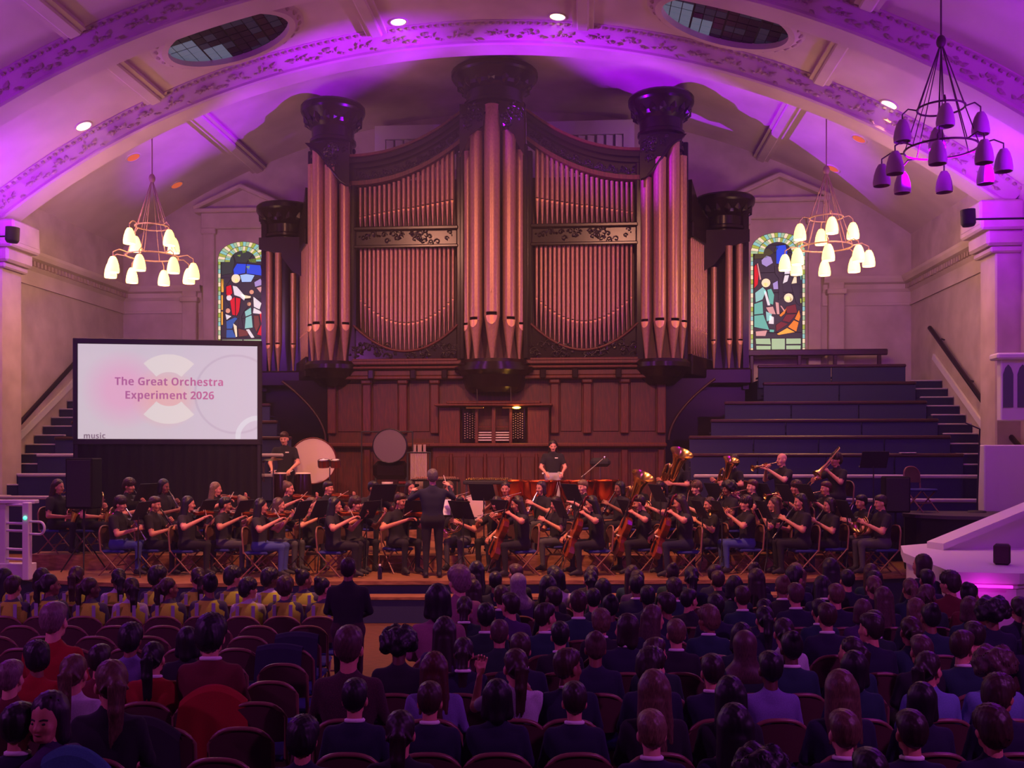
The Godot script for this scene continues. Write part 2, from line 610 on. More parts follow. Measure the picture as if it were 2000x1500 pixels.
func build_glass():
	var col = {
		"sky": Color(0.10, 0.30, 0.85), "pale": Color(0.62, 0.80, 0.95), "night": Color(0.17, 0.17, 0.18), "fern": Color(0.16, 0.22, 0.18), "lime": Color(0.62, 0.72, 0.25), "cream": Color(0.95, 0.92, 0.72),
		"skin": Color(0.85, 0.62, 0.48), "red": Color(0.80, 0.08, 0.06), "white": Color(0.88, 0.90, 0.88), "gold": Color(0.95, 0.70, 0.22), "blue": Color(0.16, 0.36, 0.62), "aqua": Color(0.36, 0.72, 0.62), "teal": Color(0.52, 0.80, 0.74),
		"lilac": Color(0.62, 0.58, 0.78), "brown": Color(0.42, 0.22, 0.14), "orange": Color(0.88, 0.52, 0.08), "maroon": Color(0.42, 0.14, 0.10), "mint": Color(0.62, 0.78, 0.58), "pink": Color(0.80, 0.62, 0.58), "olive": Color(0.24, 0.25, 0.10)}
	var gl = {}
	for n in col: gl[n] = glow("glass_" + n, col[n], 0.8, col[n])
	var left = [["fern", [165, 500, 200, 390, 310, 370, 330, 450, 300, 560, 180, 580]], ["fern", [310, 370, 320, 310, 380, 270, 470, 270, 530, 320, 520, 370, 450, 460, 340, 450]], ["night", [520, 370, 620, 370, 650, 420, 650, 600, 600, 480, 450, 460]],
		["sky", [310, 520, 350, 460, 450, 465, 440, 560, 320, 580]], ["sky", [450, 465, 600, 480, 620, 590, 450, 565]], ["pale", [380, 575, 450, 565, 540, 580, 500, 650, 400, 650]], ["lime", [400, 330, 440, 315, 450, 350, 410, 362]], ["lime", [470, 420, 550, 408, 562, 462, 480, 452]], ["lime", [335, 378, 395, 366, 385, 398]], ["lime", [440, 490, 492, 480, 480, 532]],
		["night", [180, 600, 300, 600, 235, 690, 235, 830, 275, 880, 225, 960, 205, 1080, 215, 760]], ["night", [390, 830, 500, 820, 470, 900, 430, 940, 400, 1000, 420, 1120, 360, 1110, 380, 940]], ["night", [600, 600, 650, 610, 652, 930, 600, 860, 620, 690]],
		["cream", 338, 612, 50], ["skin", 345, 632, 22], ["red", [235, 690, 290, 672, 305, 760, 262, 800, 235, 770]], ["white", [302, 680, 350, 690, 440, 790, 430, 842, 380, 800, 320, 780]], ["red", [275, 830, 330, 790, 335, 985, 300, 980]], ["red", [335, 800, 392, 812, 376, 940, 350, 990, 337, 985]], ["white", 268, 805, 32], ["cream", [384, 768, 500, 790, 496, 812, 430, 818]],
		["gold", [175, 610, 215, 612, 212, 750, 180, 750]], ["gold", [176, 775, 205, 775, 205, 930, 178, 930]], ["gold", [176, 940, 205, 940, 205, 1080, 180, 1080]], ["blue", [235, 1040, 330, 1000, 362, 1012, 322, 1060, 300, 1120, 240, 1120]], ["blue", [238, 1125, 305, 1125, 345, 1210, 235, 1210]], ["skin", 255, 935, 28], ["white", [225, 965, 300, 990, 240, 1032]], ["cream", [305, 1055, 350, 1090, 356, 1200, 335, 1205]],
		["skin", 478, 870, 24], ["teal", [430, 945, 500, 900, 506, 975, 440, 1000]], ["teal", [440, 1005, 507, 980, 520, 1110, 430, 1120]], ["white", [440, 1125, 480, 1120, 540, 1210, 500, 1215]], ["skin", 505, 750, 26], ["white", [520, 790, 612, 862, 590, 930, 525, 900]], ["white", [525, 905, 590, 935, 640, 980, 515, 965]], ["lilac", [530, 650, 600, 612, 628, 680, 540, 702]], ["pink", [550, 706, 622, 690, 600, 765]],
		["red", [585, 965, 652, 930, 656, 1060, 605, 1070]], ["red", [605, 1075, 656, 1065, 632, 1200, 560, 1180]], ["brown", [360, 1112, 470, 1140, 470, 1190, 370, 1202]], ["brown", [525, 985, 580, 985, 595, 1080, 555, 1160, 530, 1100]], ["mint", [190, 1225, 410, 1225, 410, 1370, 190, 1370]], ["mint", [418, 1225, 645, 1225, 645, 1370, 418, 1370]]]
	var right = [["night", [320, 250, 330, 200, 410, 170, 500, 195, 512, 245, 400, 255]], ["sky", [400, 260, 500, 250, 520, 320, 505, 440, 400, 440]], ["olive", [165, 350, 250, 292, 330, 280, 380, 330, 300, 380, 170, 392]], ["lilac", [245, 400, 300, 352, 350, 370, 372, 430, 300, 470, 250, 440]], ["olive", [380, 300, 425, 250, 430, 280, 385, 340]],
		["red", [165, 470, 195, 430, 222, 540, 212, 640, 165, 690]], ["pink", [198, 428, 215, 430, 250, 590, 228, 600]], ["night", [380, 460, 480, 460, 470, 640, 480, 760, 420, 800, 430, 590, 390, 540]], ["night", [555, 650, 650, 640, 650, 860, 610, 830, 580, 740]], ["cream", 295, 625, 50], ["skin", 292, 640, 24], ["teal", [180, 720, 262, 662, 300, 700, 262, 790, 185, 820]], ["aqua", [305, 690, 352, 680, 384, 745, 372, 845, 330, 830]], ["white", [268, 700, 300, 705, 345, 850, 310, 850]], ["aqua", [168, 830, 262, 800, 270, 930, 165, 940]], ["aqua", [165, 945, 270, 935, 335, 1092, 240, 1075, 168, 1060]], ["teal", [290, 900, 360, 930, 350, 990, 300, 1010]],
		["pink", [290, 865, 370, 855, 402, 940, 330, 930]], ["white", [330, 940, 380, 960, 380, 1035, 320, 1030]], ["pink", [390, 810, 430, 820, 440, 940, 405, 935]], ["lilac", [362, 630, 420, 600, 426, 690, 372, 692]], ["white", [490, 460, 552, 460, 545, 540, 485, 545]], ["white", [488, 550, 540, 548, 520, 615, 465, 640]], ["white", [580, 480, 610, 480, 612, 560, 585, 560]], ["cream", [585, 566, 614, 566, 618, 632, 555, 640]], ["aqua", [648, 545, 690, 540, 684, 605, 652, 600]],
		["cream", 530, 775, 52], ["skin", 522, 780, 26], ["brown", [538, 750, 566, 780, 556, 830, 542, 800]], ["pink", [436, 845, 460, 850, 500, 905, 480, 912]], ["maroon", [500, 860, 605, 835, 622, 925, 510, 930]], ["maroon", [505, 936, 618, 932, 540, 1020, 460, 1000]], ["orange", [430, 945, 520, 862, 492, 930, 450, 965]], ["orange", [640, 885, 655, 960, 640, 1010, 590, 985]], ["orange", [585, 992, 638, 1016, 612, 1112, 520, 1062]], ["gold", [515, 1068, 606, 1114, 430, 1142, 400, 1130]],
		["lime", [645, 780, 676, 780, 676, 830, 650, 830]], ["maroon", [450, 1005, 535, 1030, 400, 1110, 395, 1040]], ["pink", [185, 1100, 312, 1090, 292, 1152, 190, 1150]], ["aqua", [330, 1080, 385, 1085, 380, 1115, 330, 1112]], ["mint", [185, 1170, 340, 1170, 350, 1235, 190, 1230]], ["mint", [190, 1240, 350, 1242, 345, 1300, 195, 1300]], ["mint", [350, 1172, 495, 1172, 495, 1300, 352, 1300]], ["mint", [502, 1172, 660, 1172, 660, 1232, 502, 1232]], ["mint", [502, 1240, 660, 1240, 655, 1300, 502, 1300]]]
	var n = 1
	for w in [[-7.14, left, 150.0, 680.0, 240.0, 1400.0], [7.14, right, 135.0, 702.0, 130.0, 1312.0]]:
		var o = struct("window_%d" % n, null, null, "arched stained glass window with robed figures")
		o.position = Vector3(w[0], 0.97, ZB)
		var hw = 0.7
		var y0 = 4.32
		var y1 = 7.45
		var lead = part(o, "lead_backing", G.new().plate(window_outline(hw, y0, y1), 0.03, 0.07).done(), mats.lead)
		var mid = (w[2] + w[3]) / 2
		var sx = 2 * hw / (w[3] - w[2])
		var sy = (y1 - y0) / (w[5] - w[4])
		var inner = window_outline(hw - 0.075, y0 + 0.06, y1 - 0.2)
		var ground = Geometry2D.offset_polygon(inner, -0.012)[0]
		# dark ground in bands, then the drawn pieces over it
		for b in 6:
			var ya = lerpf(y0, y1, b / 6.0) + 0.008
			var yb = lerpf(y0, y1, (b + 1) / 6.0) - 0.008
			for q in Geometry2D.intersect_polygons(ground, PackedVector2Array([Vector2(-2, ya), Vector2(2, ya), Vector2(2, yb), Vector2(-2, yb)])):
				part(o, "pane", G.new().plate(q, 0.07, 0.078).done(), gl.night)
		for p in w[1]:
			var poly
			if p[1] is Array:
				poly = PackedVector2Array()
				for i in range(0, p[1].size(), 2): poly.append(Vector2((p[1][i] - mid) * sx, y1 - (p[1][i + 1] - w[4]) * sy))
			else: poly = disc(Vector2((p[1] - mid) * sx, y1 - (p[2] - w[4]) * sy), p[3] * sx, 12)
			for q in Geometry2D.intersect_polygons(ground, poly):
				var small = Geometry2D.offset_polygon(q, -0.009)
				part(o, "came", G.new().plate(q, 0.078, 0.082).done(), mats.lead)
				if small.size(): part(o, "pane", G.new().plate(small[0], 0.082, 0.088).done(), gl[p[0]])
		# border blocks up both sides and round the head
		var names = ["mint", "cream", "lime", "mint", "teal", "cream"]
		var ring = Geometry2D.offset_polygon(window_outline(hw, y0, y1), -0.01)[0]
		for i in 22:
			var ya = lerpf(y0, y1 - 0.5, i / 22.0) + 0.006
			var yb = lerpf(y0, y1 - 0.5, (i + 1) / 22.0) - 0.006
			for s in [-1, 1]:
				var q = PackedVector2Array([Vector2(s * (hw - 0.065), ya), Vector2(s * (hw - 0.01), ya), Vector2(s * (hw - 0.01), yb), Vector2(s * (hw - 0.065), yb)])
				part(o, "pane", G.new().plate(q, 0.07, 0.08).done(), gl[names[(i * 5 + s) % 6]])
		var c = Vector2(0, y1 - 0.55)
		for i in 22:
			for rr in [0, 1]:
				var a0 = PI * (i + 0.06) / 22.0
				var a1 = PI * (i + 0.94) / 22.0
				var r0 = [0.32, 0.45][rr]
				var r1 = [0.435, 0.9][rr]
				var q = PackedVector2Array()
				for a in [[a0, r0], [a0, r1], [a1, r1], [a1, r0]]: q.append(c + Vector2(cos(a[0]), sin(a[0])) * Vector2(1.15, 0.95) * a[1])
				for z in Geometry2D.intersect_polygons(ring, q): part(o, "pane", G.new().plate(z, 0.088, 0.094).done(), gl[["teal", "mint", "cream", "lime"][(i * 3 + rr * 2) % 4]])
		# plaster surround: pilasters, entablature, gable, sill
		var g = G.new()
		for s in [-1, 1]:
			g.bev(Vector3(s * 0.92, 5.75, 0.08), Vector3(0.32, 4.1, 0.26), 0.02)
			g.bev(Vector3(s * 0.92, 7.72, 0.1), Vector3(0.42, 0.16, 0.3), 0.02)
		var hole = window_outline(hw, y0, y1)
		for q in Geometry2D.clip_polygons(PackedVector2Array([Vector2(-0.8, y0), Vector2(0.8, y0), Vector2(0.8, 7.8), Vector2(-0.8, 7.8)]), hole): g.plate(q, 0.0, 0.12)
		part(o, "surround", g.done(), mats.plaster)
		part(o, "entablature", G.new().bev(Vector3(0, 8.0, 0.1), Vector3(2.25, 0.44, 0.3), 0.03).bev(Vector3(0, 8.26, 0.14), Vector3(2.6, 0.12, 0.42), 0.03).done(), mats.plaster)
		var gab = G.new()
		gab.plate(PackedVector2Array([Vector2(-1.22, 8.3), Vector2(1.22, 8.3), Vector2(0, 8.84)]), 0.0, 0.12)
		for s in [-1, 1]:
			var b = Basis(Vector3(0, 0, 1), -s * atan2(0.58, 1.3))
			gab.bev(Vector3(s * 0.64, 8.62, 0.16), Vector3(1.46, 0.12, 0.4), 0.03, b)
		part(o, "gable", gab.done(), mats.plaster)
		part(o, "sill", G.new().bev(Vector3(0, 4.24, 0.15), Vector3(2.3, 0.14, 0.4), 0.03).done(), mats.plaster)
		n += 1

func build_skylights():
	var n = 3
	for s in [-1.0, 1.0]:
		var a = s * 4.8 / RV
		var b = Basis(Vector3(cos(a), -sin(a), 0), Vector3(0, 0, -1), -Vector3(sin(a), cos(a), 0))
		var o = struct("window_%d" % n, null, null, "oval leaded skylight in a moulded frame")
		o.transform = Transform3D(b, arc(a, RV - 0.02, -18.25))
		# frame: two rings swept round the oval, and a wreath of leaves
		var frames = []
		for k in 41:
			var t = TAU * k / 40.0
			var c = Vector3(cos(t) * 1.3, sin(t) * 0.94, 0)
			var out = Vector3(cos(t) / 1.3, sin(t) / 0.94, 0).normalized()
			frames.append(Transform3D(Basis(out, Vector3(0, 0, 1), out.cross(Vector3(0, 0, 1))), c))
		part(o, "oval_frame", G.new().sweep(PackedVector2Array([Vector2(-0.1, -0.1), Vector2(0.22, -0.1), Vector2(0.22, 0.04), Vector2(0.1, 0.07), Vector2(0.02, 0.14), Vector2(-0.1, 0.14)]), frames).done(), mats.ceiling)
		var leaf = leaf_shape().done()
		for k in 30:
			var t = TAU * k / 30.0
			var lb = Basis(Vector3(0, 0, 1), t + 0.5)
			part(o, "leaf", leaf, mats.ornament, Transform3D(lb, Vector3(cos(t) * 1.44, sin(t) * 1.05, 0.06)))
		part(o, "lead_backing", G.new().plate(PackedVector2Array(Array(disc(Vector2.ZERO, 1.0, 40)).map(func(p): return p * Vector2(1.23, 0.88))), 0.0, 0.02).done(), mats.lead)
		var oval = PackedVector2Array(Array(disc(Vector2.ZERO, 1.0, 40)).map(func(p): return p * Vector2(1.2, 0.85)))
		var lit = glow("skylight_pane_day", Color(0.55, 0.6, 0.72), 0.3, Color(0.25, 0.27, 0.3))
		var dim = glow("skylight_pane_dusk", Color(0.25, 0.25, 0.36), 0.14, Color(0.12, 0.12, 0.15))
		var dark = mat("skylight_pane_dark", Color(0.10, 0.09, 0.12), 0.3)
		rng.seed = 20 + n
		for i in 12:
			for j in 8:
				var x0 = -1.26 + i * 0.21 + (0.03 if i % 3 == 0 else 0.008)
				var x1 = -1.26 + (i + 1) * 0.21 - 0.008
				var z0 = -0.94 + j * 0.235 + (0.03 if j % 4 == 0 else 0.008)
				var z1 = -0.94 + (j + 1) * 0.235 - 0.008
				for q in Geometry2D.intersect_polygons(oval, PackedVector2Array([Vector2(x0, z0), Vector2(x1, z0), Vector2(x1, z1), Vector2(x0, z1)])):
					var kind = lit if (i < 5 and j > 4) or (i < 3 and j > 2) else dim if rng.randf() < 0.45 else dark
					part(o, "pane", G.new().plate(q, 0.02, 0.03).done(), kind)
		n += 1

# ---------------------------------------------------------------- platform, tiers, stairs
func build_stage():
	var o = thing("stage_platform", "low timber stage with blue carpeted front under the orchestra", "stage")
	var front = [Vector2(-10.5, 17.4), Vector2(-8.2, 16.2), Vector2(-6.6, 15.05), Vector2(-5.3, 14.78), Vector2(-4.2, 14.76), Vector2(-2.7, 15.1), Vector2(-1.3, 15.3), Vector2(0.64, 15.5), Vector2(3.75, 15.8), Vector2(5.6, 16.1), Vector2(6.9, 16.6), Vector2(8.6, 17.2), Vector2(10.5, 17.6)]
	var poly = PackedVector2Array(front + [Vector2(10.5, 25.85), Vector2(-10.5, 25.85)])
	var t = Transform3D(flat(), Vector3.ZERO)
	part(o, "stage_floor", G.new().plate(poly, 0.54, STAGE, t).done(), mats.stage_wood)
	var body = PackedVector2Array()
	for p in front: body.append(p + Vector2(0, 0.05))
	body.append_array(PackedVector2Array([Vector2(10.5, 25.85), Vector2(-10.5, 25.85)]))
	part(o, "stage_front", G.new().plate(body, 0.005, 0.54, t).done(), mats.blue_paint)
	var st = thing("stage_step", "long timber step with blue riser along the stage front", "step")
	var sp = PackedVector2Array([Vector2(-2.6, 14.68), Vector2(-1.3, 14.84), Vector2(0.6, 14.98), Vector2(3.7, 15.3), Vector2(5.4, 15.6), Vector2(5.4, 15.98), Vector2(3.7, 15.68), Vector2(0.6, 15.36), Vector2(-1.3, 15.2), Vector2(-2.6, 15.0)])
	part(st, "tread", G.new().plate(sp, 0.37, 0.41, t).done(), mats.stage_wood)
	var sb = Geometry2D.offset_polygon(sp, -0.03)[0]
	part(st, "riser", G.new().plate(sb, 0.005, 0.37, t).done(), mats.blue_paint)

func build_tiers():
	var names = ["uppermost", "second", "third", "fourth", "fifth", "sixth", "seventh", "lowest"]
	for s in [1.0, -1.0]:
		var side = "right" if s > 0 else "left"
		for i in 8:
			var z = -24.0 + 0.715 * i
			var yr = [4.79, 4.32, 3.83, 3.40, 3.02, 2.64, 2.22, 1.78][i]
			var x0 = [6.3, 6.3, 5.3, 4.9, 4.35, 4.3, 4.3, 4.3][i]
			var x1 = 9.8
			var back = ZB + 0.02 if i == 0 else z - 0.715
			var top = yr - 0.36
			struct("choir_tier", G.new().box(Vector3(s * (x0 + x1) / 2, (STAGE + top) / 2, (z + back) / 2), Vector3(x1 - x0, top - STAGE - 0.01, absf(z - back))).done(), mats.blue_carpet)
			var pale = i >= 6 or (s < 0 and i >= 5)
			var o = thing("choir_bench", "%s blue panelled choir bench of the %s tiers%s" % [names[i], "right-hand" if s > 0 else "left-hand", ", with a pale top rail" if pale else ", with a brown wooden top rail"], "bench", Vector3(0, 0, z), 0.0, "choir benches beside the organ")
			var n = int((x1 - x0) / 1.35)
			var w = (x1 - x0) / n
			for k in n:
				part(o, "back_panel", boxm(Vector3(snappedf(w - 0.025, 0.001), 0.5, 0.05), 0.008), mats.blue_paint, xf(Vector3(s * (x0 + w * (k + 0.5)), yr - 0.3, 0.02)))
				part(o, "seat_board", boxm(Vector3(snappedf(w - 0.025, 0.001), 0.04, 0.3), 0.008), mats.blue_carpet, xf(Vector3(s * (x0 + w * (k + 0.5)), top + 0.06, -0.16)))
			part(o, "top_rail", boxm(Vector3(snappedf(x1 - x0, 0.01), 0.075, 0.11), 0.02), mats.nosing if pale else mats.rail_wood, xf(Vector3(s * (x0 + x1) / 2, yr - 0.03, 0.02)))
		# the stair between the benches and the wall
		var o = struct("staircase_%s" % side, null, null, "narrow blue stair with pale nosings between choir benches and wall")
		for k in 16:
			var z = -24.0 + 0.3575 * (15 - k) + 0.33
			var y = 1.1 + k * 0.2175
			part(o, "step", G.new().box(Vector3(s * 10.17, (STAGE + y) / 2, z - 0.25), Vector3(0.7, y - STAGE, 0.5)).done(), mats.blue_carpet)
			part(o, "nosing", G.new().bev(Vector3(s * 10.17, y + 0.012, z - 0.04), Vector3(0.72, 0.035, 0.1), 0.01).done(), mats.nosing)
		var g = G.new()
		var A = Vector3(s * 10.52, 4.7, -24.2)
		var B = Vector3(s * 10.52, 1.5, -18.9)
		g.box((A + B) / 2 + Vector3(0, 0.3, 0), Vector3(0.05, 0.14, A.distance_to(B)), Basis(Vector3(1, 0, 0), atan2(A.y - B.y, absf(A.z - B.z))))
		struct("trim_stair_%s" % side, g.done(), mats.white_paint)
	# wall handrails
	var hr = thing("wall_handrail", "dark wooden handrail sloping down the wall beside the right stair", "handrail")
	var pts = [Vector3(10.4, 5.68, -24.1), Vector3(10.4, 3.6, -20.75), Vector3(10.38, 3.45, -20.5), Vector3(10.38, 2.9, -19.45), Vector3(10.36, 2.7, -19.0)]
	part(hr, "rail", G.new().tube(pts, 0.055, 8).done(), mats.dark_wood)
	for p in [Vector3(10.5, 5.3, -23.4), Vector3(10.5, 4.2, -21.7)]: part(hr, "bracket", G.new().tube([p, p + Vector3(-0.08, 0.03, 0)], 0.02, 6).done(), mats.grey_metal)
	hr = thing("wall_handrail", "dark wooden handrail sloping down the wall left of the screen", "handrail")
	pts = [Vector3(-10.4, 5.3, -23.7), Vector3(-10.4, 3.16, -20.5), Vector3(-10.4, 3.1, -20.3), Vector3(-10.4, 3.1, -19.3)]
	part(hr, "rail", G.new().tube(pts, 0.055, 8).done(), mats.dark_wood)
	for p in [Vector3(-10.5, 4.7, -22.9), Vector3(-10.5, 3.7, -21.4)]: part(hr, "bracket", G.new().tube([p, p + Vector3(0.08, 0.03, 0)], 0.02, 6).done(), mats.grey_metal)
	# low rail along the back of the top landing
	for s in [1.0, -1.0]:
		var o = thing("landing_rail", "long brown bench rail below the %s stained glass window" % ("right" if s > 0 else "left"), "rail")
		part(o, "rail_top", G.new().bev(Vector3(s * 7.95, 5.24, -25.4), Vector3(3.7, 0.16, 0.1), 0.02).done(), mats.rail_wood)
		for x in [6.4, 7.6, 8.5, 9.6]: part(o, "post", boxm(Vector3(0.09, 0.72, 0.08), 0.01), mats.rail_wood, xf(Vector3(s * x, 4.81, -25.42)))
	# white parapet with lancet openings at the right edge, and the plain wall below it
	var o = struct("wall_parapet", null, null, "white gallery parapet with lancet openings")
	part(o, "panel", G.new().bev(Vector3(10.2, 3.85, -18.9), Vector3(0.65, 1.2, 0.2), 0.02).done(), mats.white_paint)
	part(o, "coping", G.new().bev(Vector3(10.15, 4.45, -18.85), Vector3(0.8, 0.12, 0.4), 0.03).done(), mats.white_paint)
	for x in [10.0, 10.26]:
		var lan = PackedVector2Array([Vector2(-0.09, -0.4), Vector2(0.09, -0.4), Vector2(0.09, 0.22), Vector2(0.05, 0.34), Vector2(0, 0.4), Vector2(-0.05, 0.34), Vector2(-0.09, 0.22)])
		part(o, "lancet", G.new().plate(lan, 0.0, 0.02, Transform3D(Basis(), Vector3(x, 3.9, -18.8))).done(), mat("lancet_grey", Color(0.33, 0.36, 0.38), 0.6))
	struct("wall_stair_side", G.new().bev(Vector3(10.0, 1.7, -18.7), Vector3(1.05, 2.2, 0.3), 0.02).done(), mats.white_paint)

# ---------------------------------------------------------------- the organ
func pipe_meshes(r, foot, body, mouth_sides = 14):
	# three pieces: the pipe with its conical foot, the dark mouth slot, the light lower lip; base of the foot at the origin
	var key = "pipe%.3f/%.2f/%.2f" % [r, foot, body]
	if cache.has(key): return cache[key]
	var g = G.new()
	var top = foot + body
	g.lathe([Vector2(r * 0.22, 0), Vector2(r * 0.98, foot)], mouth_sides)
	var h = r * 0.42
	# the mouth is a real opening: the wall stops short of it at the front, and the pipe is hollow above
	g.lathe([Vector2(r, foot + 0.02 + h), Vector2(r, top - 0.03), Vector2(r * 1.03, top - 0.02), Vector2(r * 1.03, top)], mouth_sides)
	g.lathe([Vector2(r * 1.03, top), Vector2(r * 0.8, top), Vector2(r * 0.8, top - 0.2), Vector2(0.001, top - 0.2)], mouth_sides, Transform3D(), 0.0, TAU, true)
	var m = G.new()
	m.lathe([Vector2(r * 0.98, foot), Vector2(r * 1.02, foot + 0.01), Vector2(r, foot + 0.02)], mouth_sides)
	m.lathe([Vector2(r, foot + 0.02), Vector2(r, foot + 0.02 + h)], 12, Transform3D(), 0.72, TAU - 0.72)
	var l = G.new()
	# lower lip: a rounded shield on the foot; upper lip: a pointed leaf
	var rows = []
	for i in 5:
		var t = i / 4.0
		var row = PackedVector3Array()
		for j in 5:
			var a = (j / 4.0 - 0.5) * 1.44 * sqrt(1.0 - t * t * 0.98)
			var rr = lerpf(r * 1.03, r * 0.86, t * minf(1.0, r * 1.5 / foot))
			row.append(Vector3(sin(a) * rr, foot + 0.015 - t * r * 1.1, cos(a) * rr))
		rows.append(row)
	rows.reverse()
	l.grid(rows)
	var u = G.new()
	rows = []
	for i in 6:
		var t = i / 5.0
		var row = PackedVector3Array()
		for j in 5:
			var a = (j / 4.0 - 0.5) * 1.44 * (1.0 - t) * (1.0 - 0.25 * t)
			row.append(Vector3(sin(a) * r * 1.012, foot + 0.02 + h + t * r * 2.6, cos(a) * r * 1.012))
		rows.append(row)
	u.grid(rows)
	cache[key] = [g.done(), m.done(), l.done(), u.done()]
	return cache[key]

func pipe(o, x, z, y0, r, foot, top, turn = 0.0, rough = true):
	r = snappedf(r, 0.005)
	foot = snappedf(foot, 0.02)
	var body = snappedf(top - y0 - foot, 0.02)
	var ms = pipe_meshes(r, foot, body)
	var p = part(o, "pipe", ms[0], mats.pipe_gold, xf(Vector3(x, y0, z), turn))
	part(p, "mouth", ms[1], mats.pipe_gold)
	part(p, "lip", ms[2], mats.mouth_light)
	if r > 0.09: part(p, "upper_lip", ms[3], mats.pipe_gold)
	return p

func scroll_work(w, h, n, sd, amp = 1.0):
	# carved foliage in a panel w by h: curling stems and leaves in relief
	var r = RandomNumberGenerator.new()
	r.seed = sd
	var g = G.new()
	var l = leaf_shape()
	for i in n:
		var c = Vector3(r.randf_range(-0.46, 0.46) * w, r.randf_range(-0.34, 0.34) * h, 0.0)
		var s = minf(h, 0.5) * r.randf_range(0.35, 0.6)
		var dirn = 1.0 if r.randf() > 0.5 else -1.0
		var pts = []
		for k in 9:
			var a = k * 0.75
			var q = s * 0.42 * (1.0 - k * 0.09)
			pts.append(c + Vector3(cos(a) * q * dirn, sin(a) * q, 0.02))
		g.tube(pts, 0.014, 5, false)
		for k in 3:
			var b = Basis(Vector3(0, 0, 1), r.randf_range(-PI, PI)) * Basis(Vector3(1, 0, 0), r.randf_range(0, 0.4))
			g.join(l, Transform3D(b.scaled(Vector3.ONE * s * 2.4 * r.randf_range(0.7, 1.1)), c + Vector3(r.randf_range(-0.5, 0.5) * s, r.randf_range(-0.4, 0.4) * s, 0.0)))
	return g

func cap_profile(r, k):
	# turned crown of a tower: neck, rings, flared cornice with a scalloped top
	return [Vector2(r * 0.80, 0), Vector2(r * 0.98, 0.02), Vector2(r * 0.98, 0.10), Vector2(r * 0.90, 0.13), Vector2(r * 0.90, 0.28 * k), Vector2(r * 1.02, 0.31 * k), Vector2(r * 1.02, 0.36 * k), Vector2(r * 0.92, 0.39 * k), Vector2(r * 0.94, 0.56 * k), Vector2(r * 1.08, 0.62 * k), Vector2(r * 1.12, 0.68 * k), Vector2(r * 1.22, 0.74 * k), Vector2(r * 1.38, 0.84 * k), Vector2(r * 1.42, 0.88 * k), Vector2(r * 1.42, 0.96 * k), Vector2(r * 1.34, 1.0 * k), Vector2(0.01, 1.0 * k)]

func tower_crown(o, x, z, y, r, k):
	var c = part(o, "tower_crown", G.new().lathe(cap_profile(r, k), 28, Transform3D(), 0.0, TAU, true).done(), mats.dark_wood, xf(Vector3(x, y, z)))
	var l = leaf_shape().done()
	for i in 16:
		var a = TAU * i / 16.0
		var b = Basis(Vector3.UP, a) * Basis(Vector3(1, 0, 0), 0.5)
		part(c, "carved_leaf", l, mats.carved, Transform3D(b.scaled(Vector3(1.6, 1.4 * k, 1.4)), Vector3(sin(a) * r * 1.02, 0.58 * k, cos(a) * r * 1.02)))
		if i % 2 == 0:
			var bb = Basis(Vector3.UP, a + 0.2)
			part(c, "carved_boss", cached("boss", func(): return G.new().ball(Vector3.ZERO, Vector3(0.07, 0.06, 0.04), 8, 6)), mats.carved, Transform3D(bb, Vector3(sin(a + 0.2) * r * 0.93, 0.2 * k, cos(a + 0.2) * r * 0.93)))
	return c

func cached(key, make):
	if not cache.has(key): cache[key] = make.call().done()
	return cache[key]

